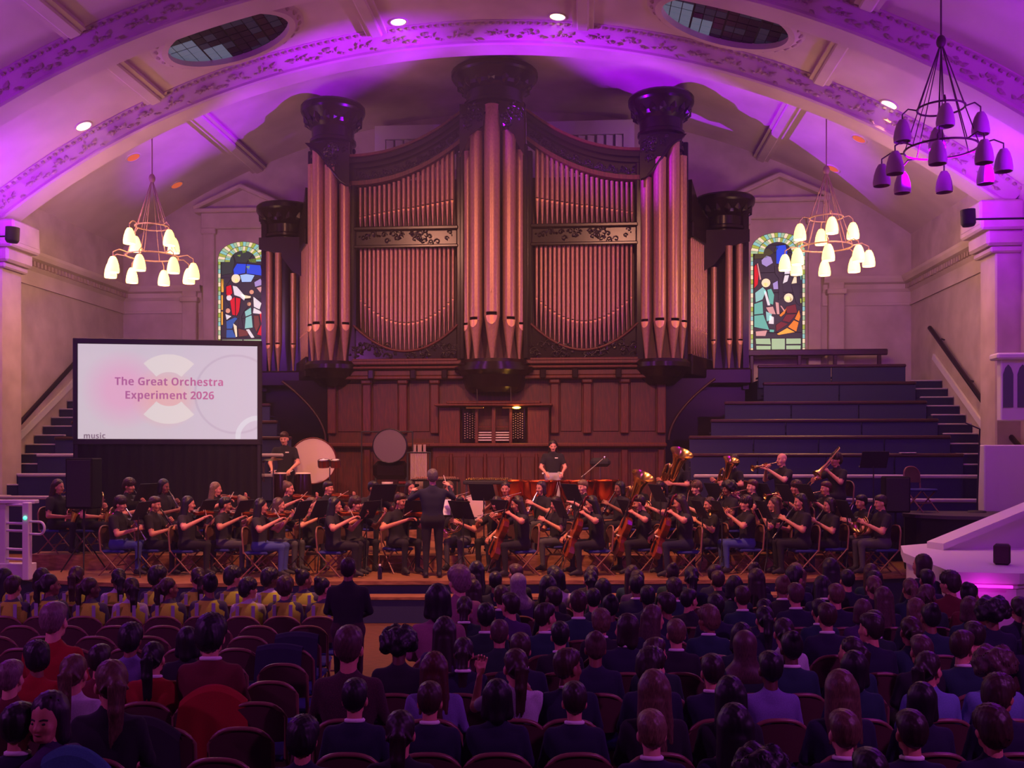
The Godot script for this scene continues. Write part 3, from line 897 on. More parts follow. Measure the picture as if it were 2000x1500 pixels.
func build_organ():
	var o = thing("pipe_organ", "tall pipe organ with gilded pipes in a carved dark wooden case", "organ", Vector3(0, 0.65, 0))
	var ZF = -22.95
	# --- lower case: backing, pilasters, panels
	part(o, "case_core", G.new().box(Vector3(0, 2.25, -24.25), Vector3(8.0, 3.3, 2.7)).done(), mats.case_panel)
	for s in [-1.0, 1.0]:
		var xs = [1.42, 2.18, 3.05, 3.9]
		for i in 4:
			part(o, "pilaster", boxm(Vector3(0.2, 1.26, 0.12), 0.02), mats.case_wood, xf(Vector3(s * xs[i], 3.1, -22.85)))
			part(o, "pilaster", boxm(Vector3(0.16, 1.32, 0.1), 0.02), mats.case_wood, xf(Vector3(s * xs[i], 1.45, -22.86)))
			part(o, "bracket_block", boxm(Vector3(0.26, 0.12, 0.2), 0.03), mats.case_wood, xf(Vector3(s * xs[i], 3.7, -22.82)))
		for i in 3:
			var w = xs[i + 1] - xs[i] - 0.2
			var c = s * (xs[i] + xs[i + 1]) / 2
			part(o, "panel", boxm(Vector3(snappedf(w - 0.06, 0.01), 1.16, 0.03), 0.012), mats.case_panel, xf(Vector3(c, 3.1, -22.89)))
			part(o, "panel", boxm(Vector3(snappedf(w - 0.06, 0.01), 1.16, 0.03), 0.012), mats.case_panel, xf(Vector3(c, 1.45, -22.89)))
	for i in 7:
		var x = -1.2 + i * 0.4
		part(o, "panel", boxm(Vector3(0.31, 1.05, 0.03), 0.012), mats.case_panel, xf(Vector3(x, 1.4, -22.62)))
		if i < 6: part(o, "stile", boxm(Vector3(0.07, 1.2, 0.07), 0.015), mats.case_wood, xf(Vector3(x + 0.2, 1.4, -22.62)))
	part(o, "console_base", G.new().box(Vector3(0, 1.4, -22.8), Vector3(2.86, 1.6, 0.32)).done(), mats.case_wood)
	part(o, "dado_rail", G.new().bev(Vector3(-2.72, 2.2, -22.8), Vector3(2.6, 0.1, 0.24), 0.03).bev(Vector3(2.72, 2.2, -22.8), Vector3(2.6, 0.1, 0.24), 0.03).done(), mats.case_wood)
	part(o, "console_ledge", G.new().bev(Vector3(0, 2.2, -22.68), Vector3(3.0, 0.08, 0.5), 0.02).done(), mats.case_wood)
	part(o, "plinth", G.new().bev(Vector3(0, 0.72, -22.8), Vector3(8.1, 0.24, 0.24), 0.02).done(), mats.case_wood)
	# --- console: recess with stop jambs, manuals, music desk, uprights, canopy shelf
	part(o, "recess_back", G.new().box(Vector3(0, 2.66, -22.9), Vector3(1.56, 0.86, 0.05)).done(), mats.case_panel)
	for s in [-1.0, 1.0]:
		var jb = Basis(Vector3.UP, -s * 0.55)
		var j = part(o, "stop_jamb", boxm(Vector3(0.36, 0.8, 0.04), 0.01), mats.dark_wood, Transform3D(jb, Vector3(s * 0.58, 2.66, -22.7)))
		var knob = cached("knob", func(): return G.new().ball(Vector3.ZERO, Vector3(0.016, 0.016, 0.02), 7, 5))
		for a in 5:
			for b in 11: part(j, "stop_knob", knob, mat("ivory", Color(0.62, 0.55, 0.48), 0.4), xf(Vector3(-0.13 + a * 0.065, -0.3 + b * 0.056 + (a % 2) * 0.02, 0.03)))
		part(o, "console_side", boxm(Vector3(0.5, 0.86, 0.2), 0.015), mats.case_wood, xf(Vector3(s * 1.04, 2.66, -22.72)))
		part(o, "upright", boxm(Vector3(0.07, 0.84, 0.08), 0.01), mats.case_wood, xf(Vector3(s * 0.4, 2.66, -22.62)))
	part(o, "upright", boxm(Vector3(0.09, 0.84, 0.08), 0.01), mats.case_wood, xf(Vector3(0, 2.66, -22.62)))
	for k in 4:
		var y = 2.3 + k * 0.06
		var m = part(o, "manual", boxm(Vector3(0.78, 0.03, 0.1), 0.005), mats.case_wood, xf(Vector3(0, y, -22.66 - k * 0.03)))
		part(m, "keys", cached("keys", func(): return G.new().box(Vector3.ZERO, Vector3(0.72, 0.02, 0.05))), mats.paper, xf(Vector3(0, 0.015, 0.04)))
	part(o, "music_desk", boxm(Vector3(0.74, 0.04, 0.06), 0.01), mats.case_wood, xf(Vector3(0, 2.62, -22.7)))
	part(o, "canopy_shelf", G.new().bev(Vector3(0, 3.13, -22.62), Vector3(2.75, 0.05, 0.42), 0.015).bev(Vector3(0, 3.19, -22.66), Vector3(2.2, 0.07, 0.34), 0.02).done(), mats.case_wood)
	for s in [-1.0, 1.0]: part(o, "console_lamp_bar", G.new().bev(Vector3(s * 0.42, 3.06, -22.45), Vector3(0.42, 0.035, 0.06), 0.01).done(), mats.brass)
	var lamp = part(o, "console_lamp_bulb", G.new().ball(Vector3(0.55, 3.06, -22.42), Vector3(0.1, 0.03, 0.03), 8, 6).done(), glow("lamp_yellow", Color(1.0, 0.75, 0.2), 5.0))
	omni("console_lamp_glow", Vector3(0.55, 3.69, -22.36), Color(1.0, 0.72, 0.25), 0.16, 0.03)
	# two thin hanger rods and the dark corbel above the console
	for x in [-0.36, 0.42]: part(o, "hanger_rod", G.new().tube([Vector3(x, 4.1, -22.2), Vector3(x, 3.2, -22.4)], 0.012, 6).done(), mats.grey_metal)
	part(o, "corbel", G.new().lathe([Vector2(0.55, 0), Vector2(0.7, 0.12), Vector2(0.78, 0.4), Vector2(0.95, 0.5), Vector2(0.95, 0.6)], 20, xf(Vector3(0, 3.42, -22.85)), 0.0, TAU, true).done(), mats.dark_wood)
	# --- impost: stacked mouldings, breaking forward under each tower
	part(o, "impost", G.new().bev(Vector3(0, 3.79, -23.0), Vector3(8.3, 0.08, 0.7), 0.02).bev(Vector3(0, 3.9, -23.0), Vector3(8.2, 0.14, 0.6), 0.02).bev(Vector3(0, 4.02, -22.98), Vector3(8.5, 0.06, 0.78), 0.02).bev(Vector3(0, 4.14, -22.98), Vector3(8.4, 0.1, 0.72), 0.02).done(), mats.case_wood)
	for x in [-2.9, -1.9, -1.15, 1.15, 1.9, 2.9]: part(o, "impost_block", boxm(Vector3(0.14, 0.22, 0.2), 0.02), mats.dark_wood, xf(Vector3(x, 3.86, -22.64)))
	part(o, "upper_case", G.new().box(Vector3(0, 6.4, -24.1), Vector3(8.1, 4.4, 1.7)).box(Vector3(0, 7.2, -23.6), Vector3(1.3, 5.4, 0.8)).done(), mats.case_panel)
	part(o, "tower_base", G.new().lathe([Vector2(0.55, 3.5), Vector2(0.72, 3.8), Vector2(0.8, 3.95), Vector2(0.86, 4.02), Vector2(0.86, 4.1), Vector2(0.8, 4.18), Vector2(0.01, 4.18)], 24, xf(Vector3(0, 0, -22.85)), 0.0, TAU, true).done(), mats.dark_wood)
	for s in [-1.0, 1.0]:
		part(o, "tower_base", G.new().lathe([Vector2(0.3, 3.6), Vector2(0.5, 3.78), Vector2(0.6, 3.92), Vector2(0.68, 4.0), Vector2(0.68, 4.1), Vector2(0.62, 4.18), Vector2(0.01, 4.18)], 24, xf(Vector3(s * 3.9, 0, -22.95)), 0.0, TAU, true).done(), mats.dark_wood)
		# curved bracket wing with its bead, at the side of the lower case
		var br = PackedVector2Array([Vector2(s * 3.98, 3.76), Vector2(s * 5.15, 3.76)])
		var bead = []
		for i in 13:
			var t = i / 12.0
			var p = Vector2(s * (4.08 + 1.07 * pow(1.0 - t, 1.8)), 3.74 - 1.42 * t)
			br.append(p)
			bead.append(Vector3(p.x, p.y, -22.95))
		br.append(Vector2(s * 3.98, 2.3))
		part(o, "bracket_wing", G.new().plate(br, -23.1, -22.98).done(), mats.dark_wood)
		part(o, "bracket_bead", G.new().tube(bead, 0.03, 6).done(), mats.rail_wood)
		# --- flats
		var xa = 0.86
		var xb = 3.36
		for x in [0.80, 3.40]: part(o, "post", boxm(Vector3(0.2, 5.0, 0.22), 0.03), mats.dark_wood, xf(Vector3(s * x, 6.6, ZF + 0.1)))
		var nlow = 22
		for i in nlow:
			var t = (i + 0.5) / nlow
			var q = 2.0 * t - 1.0
			var r = 0.047 - 0.012 * absf(q) * absf(q)
			var base = 4.42 + 0.62 * q * q
			pipe(o, s * lerpf(xa + 0.08, xb - 0.1, t), ZF + 0.06, base, r, 0.66, 6.9)
		var nup = 20
		for i in nup:
			var t = (i + 0.5) / nup           # 0 at the inner post
			var rise = pow(1.0 - t, 2.2)
			var r = 0.034 + 0.02 * (1.0 - t)
			pipe(o, s * lerpf(xa + 0.09, xb - 0.08, t), ZF + 0.06, 7.4, r, 0.22 + 0.36 * (1.0 - t), 8.34 + 0.98 * rise)
		part(o, "frieze", G.new().bev(Vector3(s * 2.1, 7.33, ZF + 0.12), Vector3(2.5, 0.09, 0.26), 0.02).bev(Vector3(s * 2.1, 6.9, ZF + 0.12), Vector3(2.5, 0.08, 0.24), 0.02).box(Vector3(s * 2.1, 7.11, ZF + 0.08), Vector3(2.5, 0.36, 0.14)).done(), mats.dark_wood)
		part(o, "carving", scroll_work(2.4, 0.34, 24, 40).done(), mats.carved, xf(Vector3(s * 2.1, 7.11, ZF + 0.16)))
		# curved sill below the lower pipes, with a carved spandrel
		var sill = PackedVector2Array([Vector2(s * xb, 4.18), Vector2(s * xa, 4.18)])
		var line = []
		for i in 17:
			var t = i / 16.0
			var q = 2.0 * t - 1.0
			var p = Vector2(s * lerpf(xa, xb, t), 4.42 + 0.62 * q * q)
			sill.append(p)
			line.append(Vector3(p.x, p.y, ZF + 0.2))
		part(o, "curved_sill", G.new().plate(sill, ZF - 0.02, ZF + 0.17).done(), mats.carved)
		part(o, "sill_bead", G.new().tube(line, 0.03, 6).done(), mats.case_wood)
		part(o, "carving", scroll_work(1.0, 0.5, 14, 51).done(), mats.carved, xf(Vector3(s * 1.3, 4.46, ZF + 0.18)))
		part(o, "carving", scroll_work(1.0, 0.5, 14, 52).done(), mats.carved, xf(Vector3(s * 2.9, 4.46, ZF + 0.18)))
		part(o, "carving", scroll_work(0.9, 0.22, 9, 53).done(), mats.carved, xf(Vector3(s * 2.1, 4.3, ZF + 0.18)))
		part(o, "sill_rail", G.new().bev(Vector3(s * 2.1, 4.2, ZF + 0.2), Vector3(2.5, 0.06, 0.3), 0.015).done(), mats.case_wood)
		# sweeping cornice over the upper pipes: three layers
		var lay = [[0.0, 0.10, 0.24, mats.case_wood], [0.10, 0.40, 0.14, mats.carved], [0.40, 0.50, 0.24, mats.dark_wood], [0.50, 0.62, 0.36, mats.dark_wood], [0.62, 0.68, 0.42, mats.case_wood]]
		for L in lay:
			var up = PackedVector2Array()
			var dn = PackedVector2Array()
			for i in 17:
				var t = i / 16.0
				var y = 8.36 + 0.98 * pow(1.0 - t, 2.2)
				up.append(Vector2(s * lerpf(xa - 0.1, xb + 0.1, t), y + L[1]))
				dn.append(Vector2(s * lerpf(xa - 0.1, xb + 0.1, t), y + L[0]))
			dn.reverse()
			up.append_array(dn)
			part(o, "swept_cornice", G.new().plate(up, ZF - 0.2, ZF + L[2]).done(), L[3])
		for i in 9:
			var t = (i + 0.5) / 9.0
			var y = 8.61 + 0.98 * pow(1.0 - t, 2.2)
			var sl = -s * atan2(0.98 * 2.2 * pow(1.0 - t, 1.2), 2.5)
			part(o, "carving", cached("carve_small", func(): return scroll_work(0.3, 0.26, 7, 61)), mats.carved, Transform3D(Basis(Vector3(0, 0, 1), sl), Vector3(s * lerpf(xa, xb, t), y, ZF + 0.15)))
		# --- side tower
		var cx = s * 3.9
		for p in [[-0.36, 0.30, 0.13, 8.35], [-0.06, 0.42, 0.15, 8.78], [0.25, 0.36, 0.15, 9.15], [0.47, 0.1, 0.12, 8.9]]:
			pipe(o, cx + s * p[0], -22.95 + p[1], 4.18, p[2], 0.84, p[3], s * p[0] * 1.3)
		part(o, "tower_back", G.new().box(Vector3(cx, 6.9, -23.0), Vector3(0.95, 5.4, 0.3)).done(), mats.case_panel)
		tower_crown(o, cx, -22.95, 9.0, 0.54, 1.32)
		# S-shaped pipe shade
		var sh = PackedVector2Array([Vector2(-s * 0.52, 9.3), Vector2(-s * 0.52, 8.1)])
		var edge = []
		for i in 11:
			var t = i / 10.0
			var p = Vector2(s * lerpf(-0.5, 0.42, t), 8.3 + 0.88 * (t * t * (3 - 2 * t)))
			sh.append(p)
			edge.append(Vector3(cx + p.x, p.y, -22.95 + 0.56 - absf(p.x) * 0.2))
		sh.append(Vector2(s * 0.54, 9.3))
		part(o, "pipe_shade", G.new().plate(sh, 0.46, 0.52, xf(Vector3(cx, 0, -22.95))).done(), mats.carved)
		part(o, "shade_bead", G.new().tube(edge, 0.035, 6).done(), mats.dark_wood)
		part(o, "carving", scroll_work(0.5, 0.7, 13, 71).done(), mats.carved, xf(Vector3(cx - s * 0.2, 8.95, -22.4)))
		part(o, "tower_post", boxm(Vector3(0.12, 5.2, 0.16), 0.02), mats.dark_wood, xf(Vector3(cx + s * 0.58, 6.7, -23.1)))
		# --- receding wing: ten slender pipes, then the lower outer tower
		for i in 10:
			var t = (i + 0.5) / 10.0
			pipe(o, s * lerpf(4.62, 5.15, t), lerpf(-23.35, -24.5, t), 4.35, 0.034, 0.62, 7.15, s * 1.1)
		var wb = Basis(Vector3.UP, s * 1.16)
		part(o, "wing_frieze", boxm(Vector3(1.45, 0.4, 0.2), 0.03), mats.dark_wood, Transform3D(wb, Vector3(s * 4.88, 7.32, -23.95)))
		var wsw = PackedVector2Array([Vector2(-0.85, 0), Vector2(0.85, 0), Vector2(0.85, 0.28), Vector2(0.3, 0.32), Vector2(-0.3, 0.5), Vector2(-0.85, 0.95)]) if s > 0 else PackedVector2Array([Vector2(0.85, 0), Vector2(-0.85, 0), Vector2(-0.85, 0.28), Vector2(-0.3, 0.32), Vector2(0.3, 0.5), Vector2(0.85, 0.95)])
		part(o, "wing_cornice", G.new().plate(wsw, -0.1, 0.1).done(), mats.dark_wood, Transform3D(wb, Vector3(s * 4.88, 7.5, -23.95)))
		part(o, "wing_sill", boxm(Vector3(1.7, 0.5, 0.24), 0.03), mats.dark_wood, Transform3D(wb, Vector3(s * 4.88, 4.1, -23.95)))
		part(o, "wing_back", boxm(Vector3(1.7, 3.2, 0.06), 0.01), mats.case_panel, Transform3D(wb, Vector3(s * 4.8, 5.8, -24.05)))
		var wx = s * 5.6
		for p in [[-0.30, 0.30, 0.075, 6.6], [0.05, 0.42, 0.09, 7.1], [0.32, 0.3, 0.09, 7.15]]: pipe(o, wx + s * p[0], -24.65 + p[1], 4.1, p[2], 0.66, p[3], s * p[0])
		part(o, "wing_tower", G.new().box(Vector3(wx, 5.9, -24.9), Vector3(1.1, 4.6, 0.5)).box(Vector3(wx - s * 0.5, 5.9, -24.6), Vector3(0.14, 4.6, 0.3)).box(Vector3(wx + s * 0.5, 5.9, -24.6), Vector3(0.14, 4.6, 0.3)).done(), mats.dark_wood)
		tower_crown(o, wx, -24.75, 7.2, 0.54, 1.2)
		part(o, "pipe_shade", G.new().plate(PackedVector2Array([Vector2(-s * 0.55, 7.5), Vector2(-s * 0.55, 6.5), Vector2(-s * 0.3, 6.65), Vector2(0, 7.05), Vector2(s * 0.3, 7.15), Vector2(s * 0.55, 7.2), Vector2(s * 0.55, 7.5)]), 0.44, 0.5, xf(Vector3(wx, 0, -24.7))).done(), mats.carved)
		part(o, "wing_base", G.new().bev(Vector3(s * 5.15, 3.9, -24.7), Vector3(2.1, 0.4, 1.1), 0.04).box(Vector3(s * 5.1, 2.2, -25.0), Vector3(2.0, 3.2, 0.8)).done(), mats.dark_wood)
	# --- centre tower
	for p in [[0.0, 0.62, 0.185, 9.98, 0.96], [-0.38, 0.48, 0.155, 9.42, 0.88], [0.38, 0.48, 0.155, 9.42, 0.88], [-0.6, 0.2, 0.12, 9.05, 0.8], [0.6, 0.2, 0.12, 9.05, 0.8]]:
		pipe(o, p[0], -22.85 + p[1], 4.18, p[2], p[4], p[3], p[0] * 1.2)
	part(o, "tower_back", G.new().box(Vector3(0, 7.1, -22.95), Vector3(1.45, 5.8, 0.3)).done(), mats.case_panel)
	tower_crown(o, 0, -22.85, 9.75, 0.72, 1.24)
	var ped = PackedVector2Array([Vector2(-0.74, 10.0), Vector2(-0.74, 8.8), Vector2(-0.6, 9.05), Vector2(-0.5, 9.3), Vector2(-0.32, 9.42), Vector2(-0.2, 9.5), Vector2(-0.16, 9.85), Vector2(0, 9.98), Vector2(0.16, 9.85), Vector2(0.2, 9.5), Vector2(0.32, 9.42), Vector2(0.5, 9.3), Vector2(0.6, 9.05), Vector2(0.74, 8.8), Vector2(0.74, 10.0)])
	part(o, "pipe_shade", G.new().plate(ped, 0.66, 0.72, xf(Vector3(0, 0, -22.85))).done(), mats.carved)
	for s in [-1.0, 1.0]:
		part(o, "carving", scroll_work(0.4, 0.7, 12, 81).done(), mats.carved, xf(Vector3(s * 0.46, 9.62, -22.12)))
		part(o, "tower_post", boxm(Vector3(0.1, 5.0, 0.5), 0.02), mats.dark_wood, xf(Vector3(s * 0.74, 6.7, -22.8)))
	for c in o.get_children():
		if c.name.begins_with("carving"): c.set_meta("kind", "stuff")
	# white swell box with louvres behind the case
	var box = G.new().box(Vector3(0, 10.46, -25.35), Vector3(6.8, 0.36, 0.1)).box(Vector3(0, 4.52, -25.35), Vector3(6.8, 8.8, 0.1)).box(Vector3(0, 9.6, -25.35), Vector3(3.36, 1.36, 0.1)).box(Vector3(0, 5.4, -25.84), Vector3(6.8, 10.5, 0.06)).box(Vector3(0, 10.62, -25.6), Vector3(6.8, 0.04, 0.5))
	for s in [-1.0, 1.0]: box.box(Vector3(s * 3.26, 9.6, -25.35), Vector3(0.28, 1.36, 0.1)).box(Vector3(s * 3.38, 5.4, -25.6), Vector3(0.04, 10.5, 0.5))
	var sw = part(o, "swell_box", box.done(), mats.white_paint, Transform3D(), "white swell box with upright louvres behind the case")
	for s in [-1.0, 1.0]:
		for i in 6:
			for q in [[10.05, 0.42], [9.3, 0.8]]: part(sw, "louvre", boxm(Vector3(0.19, q[1], 0.03), 0.008), mats.white_paint, Transform3D(Basis(Vector3.UP, 0.35), Vector3(s * 2.4 - 0.6 + i * 0.24, q[0], -25.33)))
		part(sw, "louvre_rail", boxm(Vector3(1.6, 0.05, 0.14), 0.01), mats.white_paint, xf(Vector3(s * 2.4, 9.76, -25.28)))

# ---------------------------------------------------------------- chandeliers and ceiling lights
func shade_mesh():
	return cached("shade", func(): return G.new().lathe([Vector2(0.02, 0.34), Vector2(0.05, 0.33), Vector2(0.085, 0.27), Vector2(0.115, 0.17), Vector2(0.13, 0.06), Vector2(0.125, 0.0), Vector2(0.115, 0.0), Vector2(0.118, 0.06), Vector2(0.1, 0.17), Vector2(0.07, 0.26), Vector2(0.01, 0.3)].map(func(p): return p), 16))

func chandelier(label, c, lit, sc, turn):
	var top_y = vy(c.x, RV if not lit else RB) - 0.01
	# c: centre of the lower ring
	var o = thing("chandelier", label, "chandelier", c, turn)
	var h = 2.25 * sc
	var metal = mat("pale_metal", Color(0.62, 0.50, 0.42), 0.5) if lit else mats.fixture
	part(o, "drop_rod", G.new().tube([Vector3(0, h, 0), Vector3(0, top_y - c.y, 0)], 0.014, 6).done(), metal)
	part(o, "ceiling_rose", G.new().lathe([Vector2(0.08, -0.06), Vector2(0.1, 0.0), Vector2(0.01, 0.02)], 12, xf(Vector3(0, top_y - c.y - 0.02, 0))).done(), metal)
	part(o, "crown_boss", G.new().ball(Vector3(0, h, 0), Vector3(0.07, 0.1, 0.07), 10, 8).done(), metal)
	var rings = [[4, 0.6 * sc, 0.84 * sc, 0.5], [8, 0.93 * sc, 0.16 * sc, 0.2]]
	var emit = glow("shade_lit", Color(1.0, 0.80, 0.40), 3.6, Color(0.9, 0.8, 0.6))
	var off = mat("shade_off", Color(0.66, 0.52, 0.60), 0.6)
	for R in rings:
		var ring = []
		for k in 33: ring.append(Vector3(cos(TAU * k / 32.0) * R[1] * 0.62, R[2] + 0.3 * sc, sin(TAU * k / 32.0) * R[1] * 0.62))
		part(o, "ring", G.new().tube(ring, 0.016, 6, false).done(), metal)
		for k in R[0]:
			var a = TAU * (k + R[3]) / R[0]
			var dirn = Vector3(cos(a), 0, sin(a))
			var base = dirn * R[1] + Vector3(0, R[2] - 0.2 * sc, 0)
			part(o, "arm", G.new().tube([dirn * R[1] * 0.62 + Vector3(0, R[2] + 0.3 * sc, 0), dirn * R[1] * 0.85 + Vector3(0, R[2] + 0.34 * sc, 0), dirn * R[1] + Vector3(0, R[2] + 0.26 * sc, 0), base + Vector3(0, 0.34, 0)], 0.012, 5).done(), metal)
			part(o, "wire", G.new().tube([Vector3(0, h, 0), dirn * R[1] * 0.62 + Vector3(0, R[2] + 0.3 * sc, 0)], 0.008, 4, false).done(), metal)
			part(o, "lamp_shade", shade_mesh(), emit if lit else off, xf(base))
			if lit: omni("bulb", base + Vector3(0, 0.1, 0), Color(1.0, 0.74, 0.6), 0.42, 0.06, o)
	return o

func downlight(px, py, lit, d = 0.0):
	var p = vault_hit(px, py, RV if lit == 2 else RB)
	var a = atan2(p.x, p.y - YC)
	var b = Basis(Vector3(0, 0, 1), -a)
	var o = thing("downlight", "%s round recessed ceiling light, %s" % ["bright" if lit == 2 else "dim orange", d], "ceiling light", p)
	part(o, "rim", cached("dl_rim", func(): return G.new().lathe([Vector2(0.15, 0.01), Vector2(0.155, -0.02), Vector2(0.19, -0.02), Vector2(0.2, 0.02)], 20)), mats.ceiling, Transform3D(b, Vector3.ZERO))
	var m = glow("downlight_bright", Color(1.0, 0.86, 0.62), 4.0) if lit == 2 else glow("downlight_dim", Color(1.0, 0.45, 0.15), 0.55, Color(0.6, 0.3, 0.15))
	part(o, "lens", cached("dl_lens", func(): return G.new().lathe([Vector2(0.01, -0.012), Vector2(0.15, -0.01)], 20)), m, Transform3D(b, Vector3.ZERO))
	if lit == 2: spot("downlight_beam", p + Vector3(-sin(a), -cos(a), 0) * 0.06, p + Vector3(-sin(a) * 0.15, -1, 0) * 8.0, Color(1.0, 0.66, 0.46), 22.0, 46.0, 0.5, 0.15, 0.9)

func lantern(label, at_, to, col, hang):
	# the can behind a light, with its glowing lens just behind the light's place
	var dir = (to - at_).normalized()
	var o = thing("theatre_lantern", label, "lantern", at_)
	var t = aim(-dir * 0.34, -dir * 0.03)
	part(o, "can", lathe_at([Vector2(0.001, 0), Vector2(0.1, 0.01), Vector2(0.13, 0.06), Vector2(0.13, 0.31), Vector2(0.115, 0.31), Vector2(0.115, 0.28)], 16, t).done(), mats.black)
	part(o, "lens_light", lathe_at([Vector2(0.115, 0.28), Vector2(0.001, 0.285)], 16, t).done(), glow("lens_%s" % col, col, 1.2))
	part(o, "bracket", G.new().tube([-dir * 0.2, -dir * 0.2 + hang], 0.02, 6).done(), mats.black)

func build_lanterns():
	for s in [-1.0, 1.0]:
		var side = "right" if s > 0 else "left"
		lantern("black led wash light on the %s wall between the arches" % side, Vector3(s * 9.1, 7.12, -18.35), Vector3(s * 8.9, 12.0, -18.35), PURPLE, Vector3(s * 1.45, 0, 0))
		lantern("black led wash light on the %s nave wall" % side, Vector3(s * 9.4, 6.82, -13.2), Vector3(s * 9.2, 12.0, -13.2), PURPLE, Vector3(s * 1.15, 0, 0))
		lantern("black narrow led beam light on the %s nave wall" % side, Vector3(s * 9.2, 6.6, -14.6), vault_hit(540.0 if s > 0 else 1400.0, 180.0, RB), PURPLE, Vector3(s * 1.2, 0, 0))
		lantern("black led light above the audience on the %s nave wall" % side, Vector3(s * 9.0, 6.5, -2.0), Vector3(s * 1.0, 0.8, -12.0), Color(0.85, 0.36, 1.0), Vector3(s * 1.4, 0, 0))
		lantern("black stage lantern hung from the nave vault, %s of centre" % side, Vector3(s * 3.5, 10.4, -9.0), Vector3(s * 1.8, 4.9, -23.0), Color(1.0, 0.66, 0.54), Vector3(0, 0.55, 0))
	lantern("black stage lantern hung from the nave vault at the centre", Vector3(0, 10.8, -12.0), Vector3(0, 0.6, -16.8), Color(1.0, 0.64, 0.5), Vector3(0, 0.4, 0))

func build_lamps():
	build_lanterns()
	chandelier("lit chandelier of twelve glowing bell shades hanging above the projection screen", at(297, 540, 21.0), true, 0.94, 0.3)
	chandelier("lit chandelier of twelve glowing bell shades hanging in front of the right stained glass", at(1614, 521, 20.4), true, 0.9, 0.75)
	var c = at(1838, 345, 14.6)
	chandelier("unlit chandelier of purple-lit bell shades at the upper right", c, false, 0.9, 0.55)
	for q in [[778, 42, "left of the two at the vault's top centre"], [1089, 32, "right of the two at the vault's top centre"], [63, 188, "outer left, beyond the oval skylight"], [163, 246, "left, beside the far arch"], [1737, 204, "right, above the unlit chandelier"]]: downlight(q[0], q[1], 2, q[2])
	for q in [[260, 307, "left, just behind the arch"], [345, 361, "left, nearer the back wall"], [1678, 271, "right, just behind the arch"], [1627, 329, "right, nearer the back wall"]]: downlight(q[0], q[1], 1, q[2])

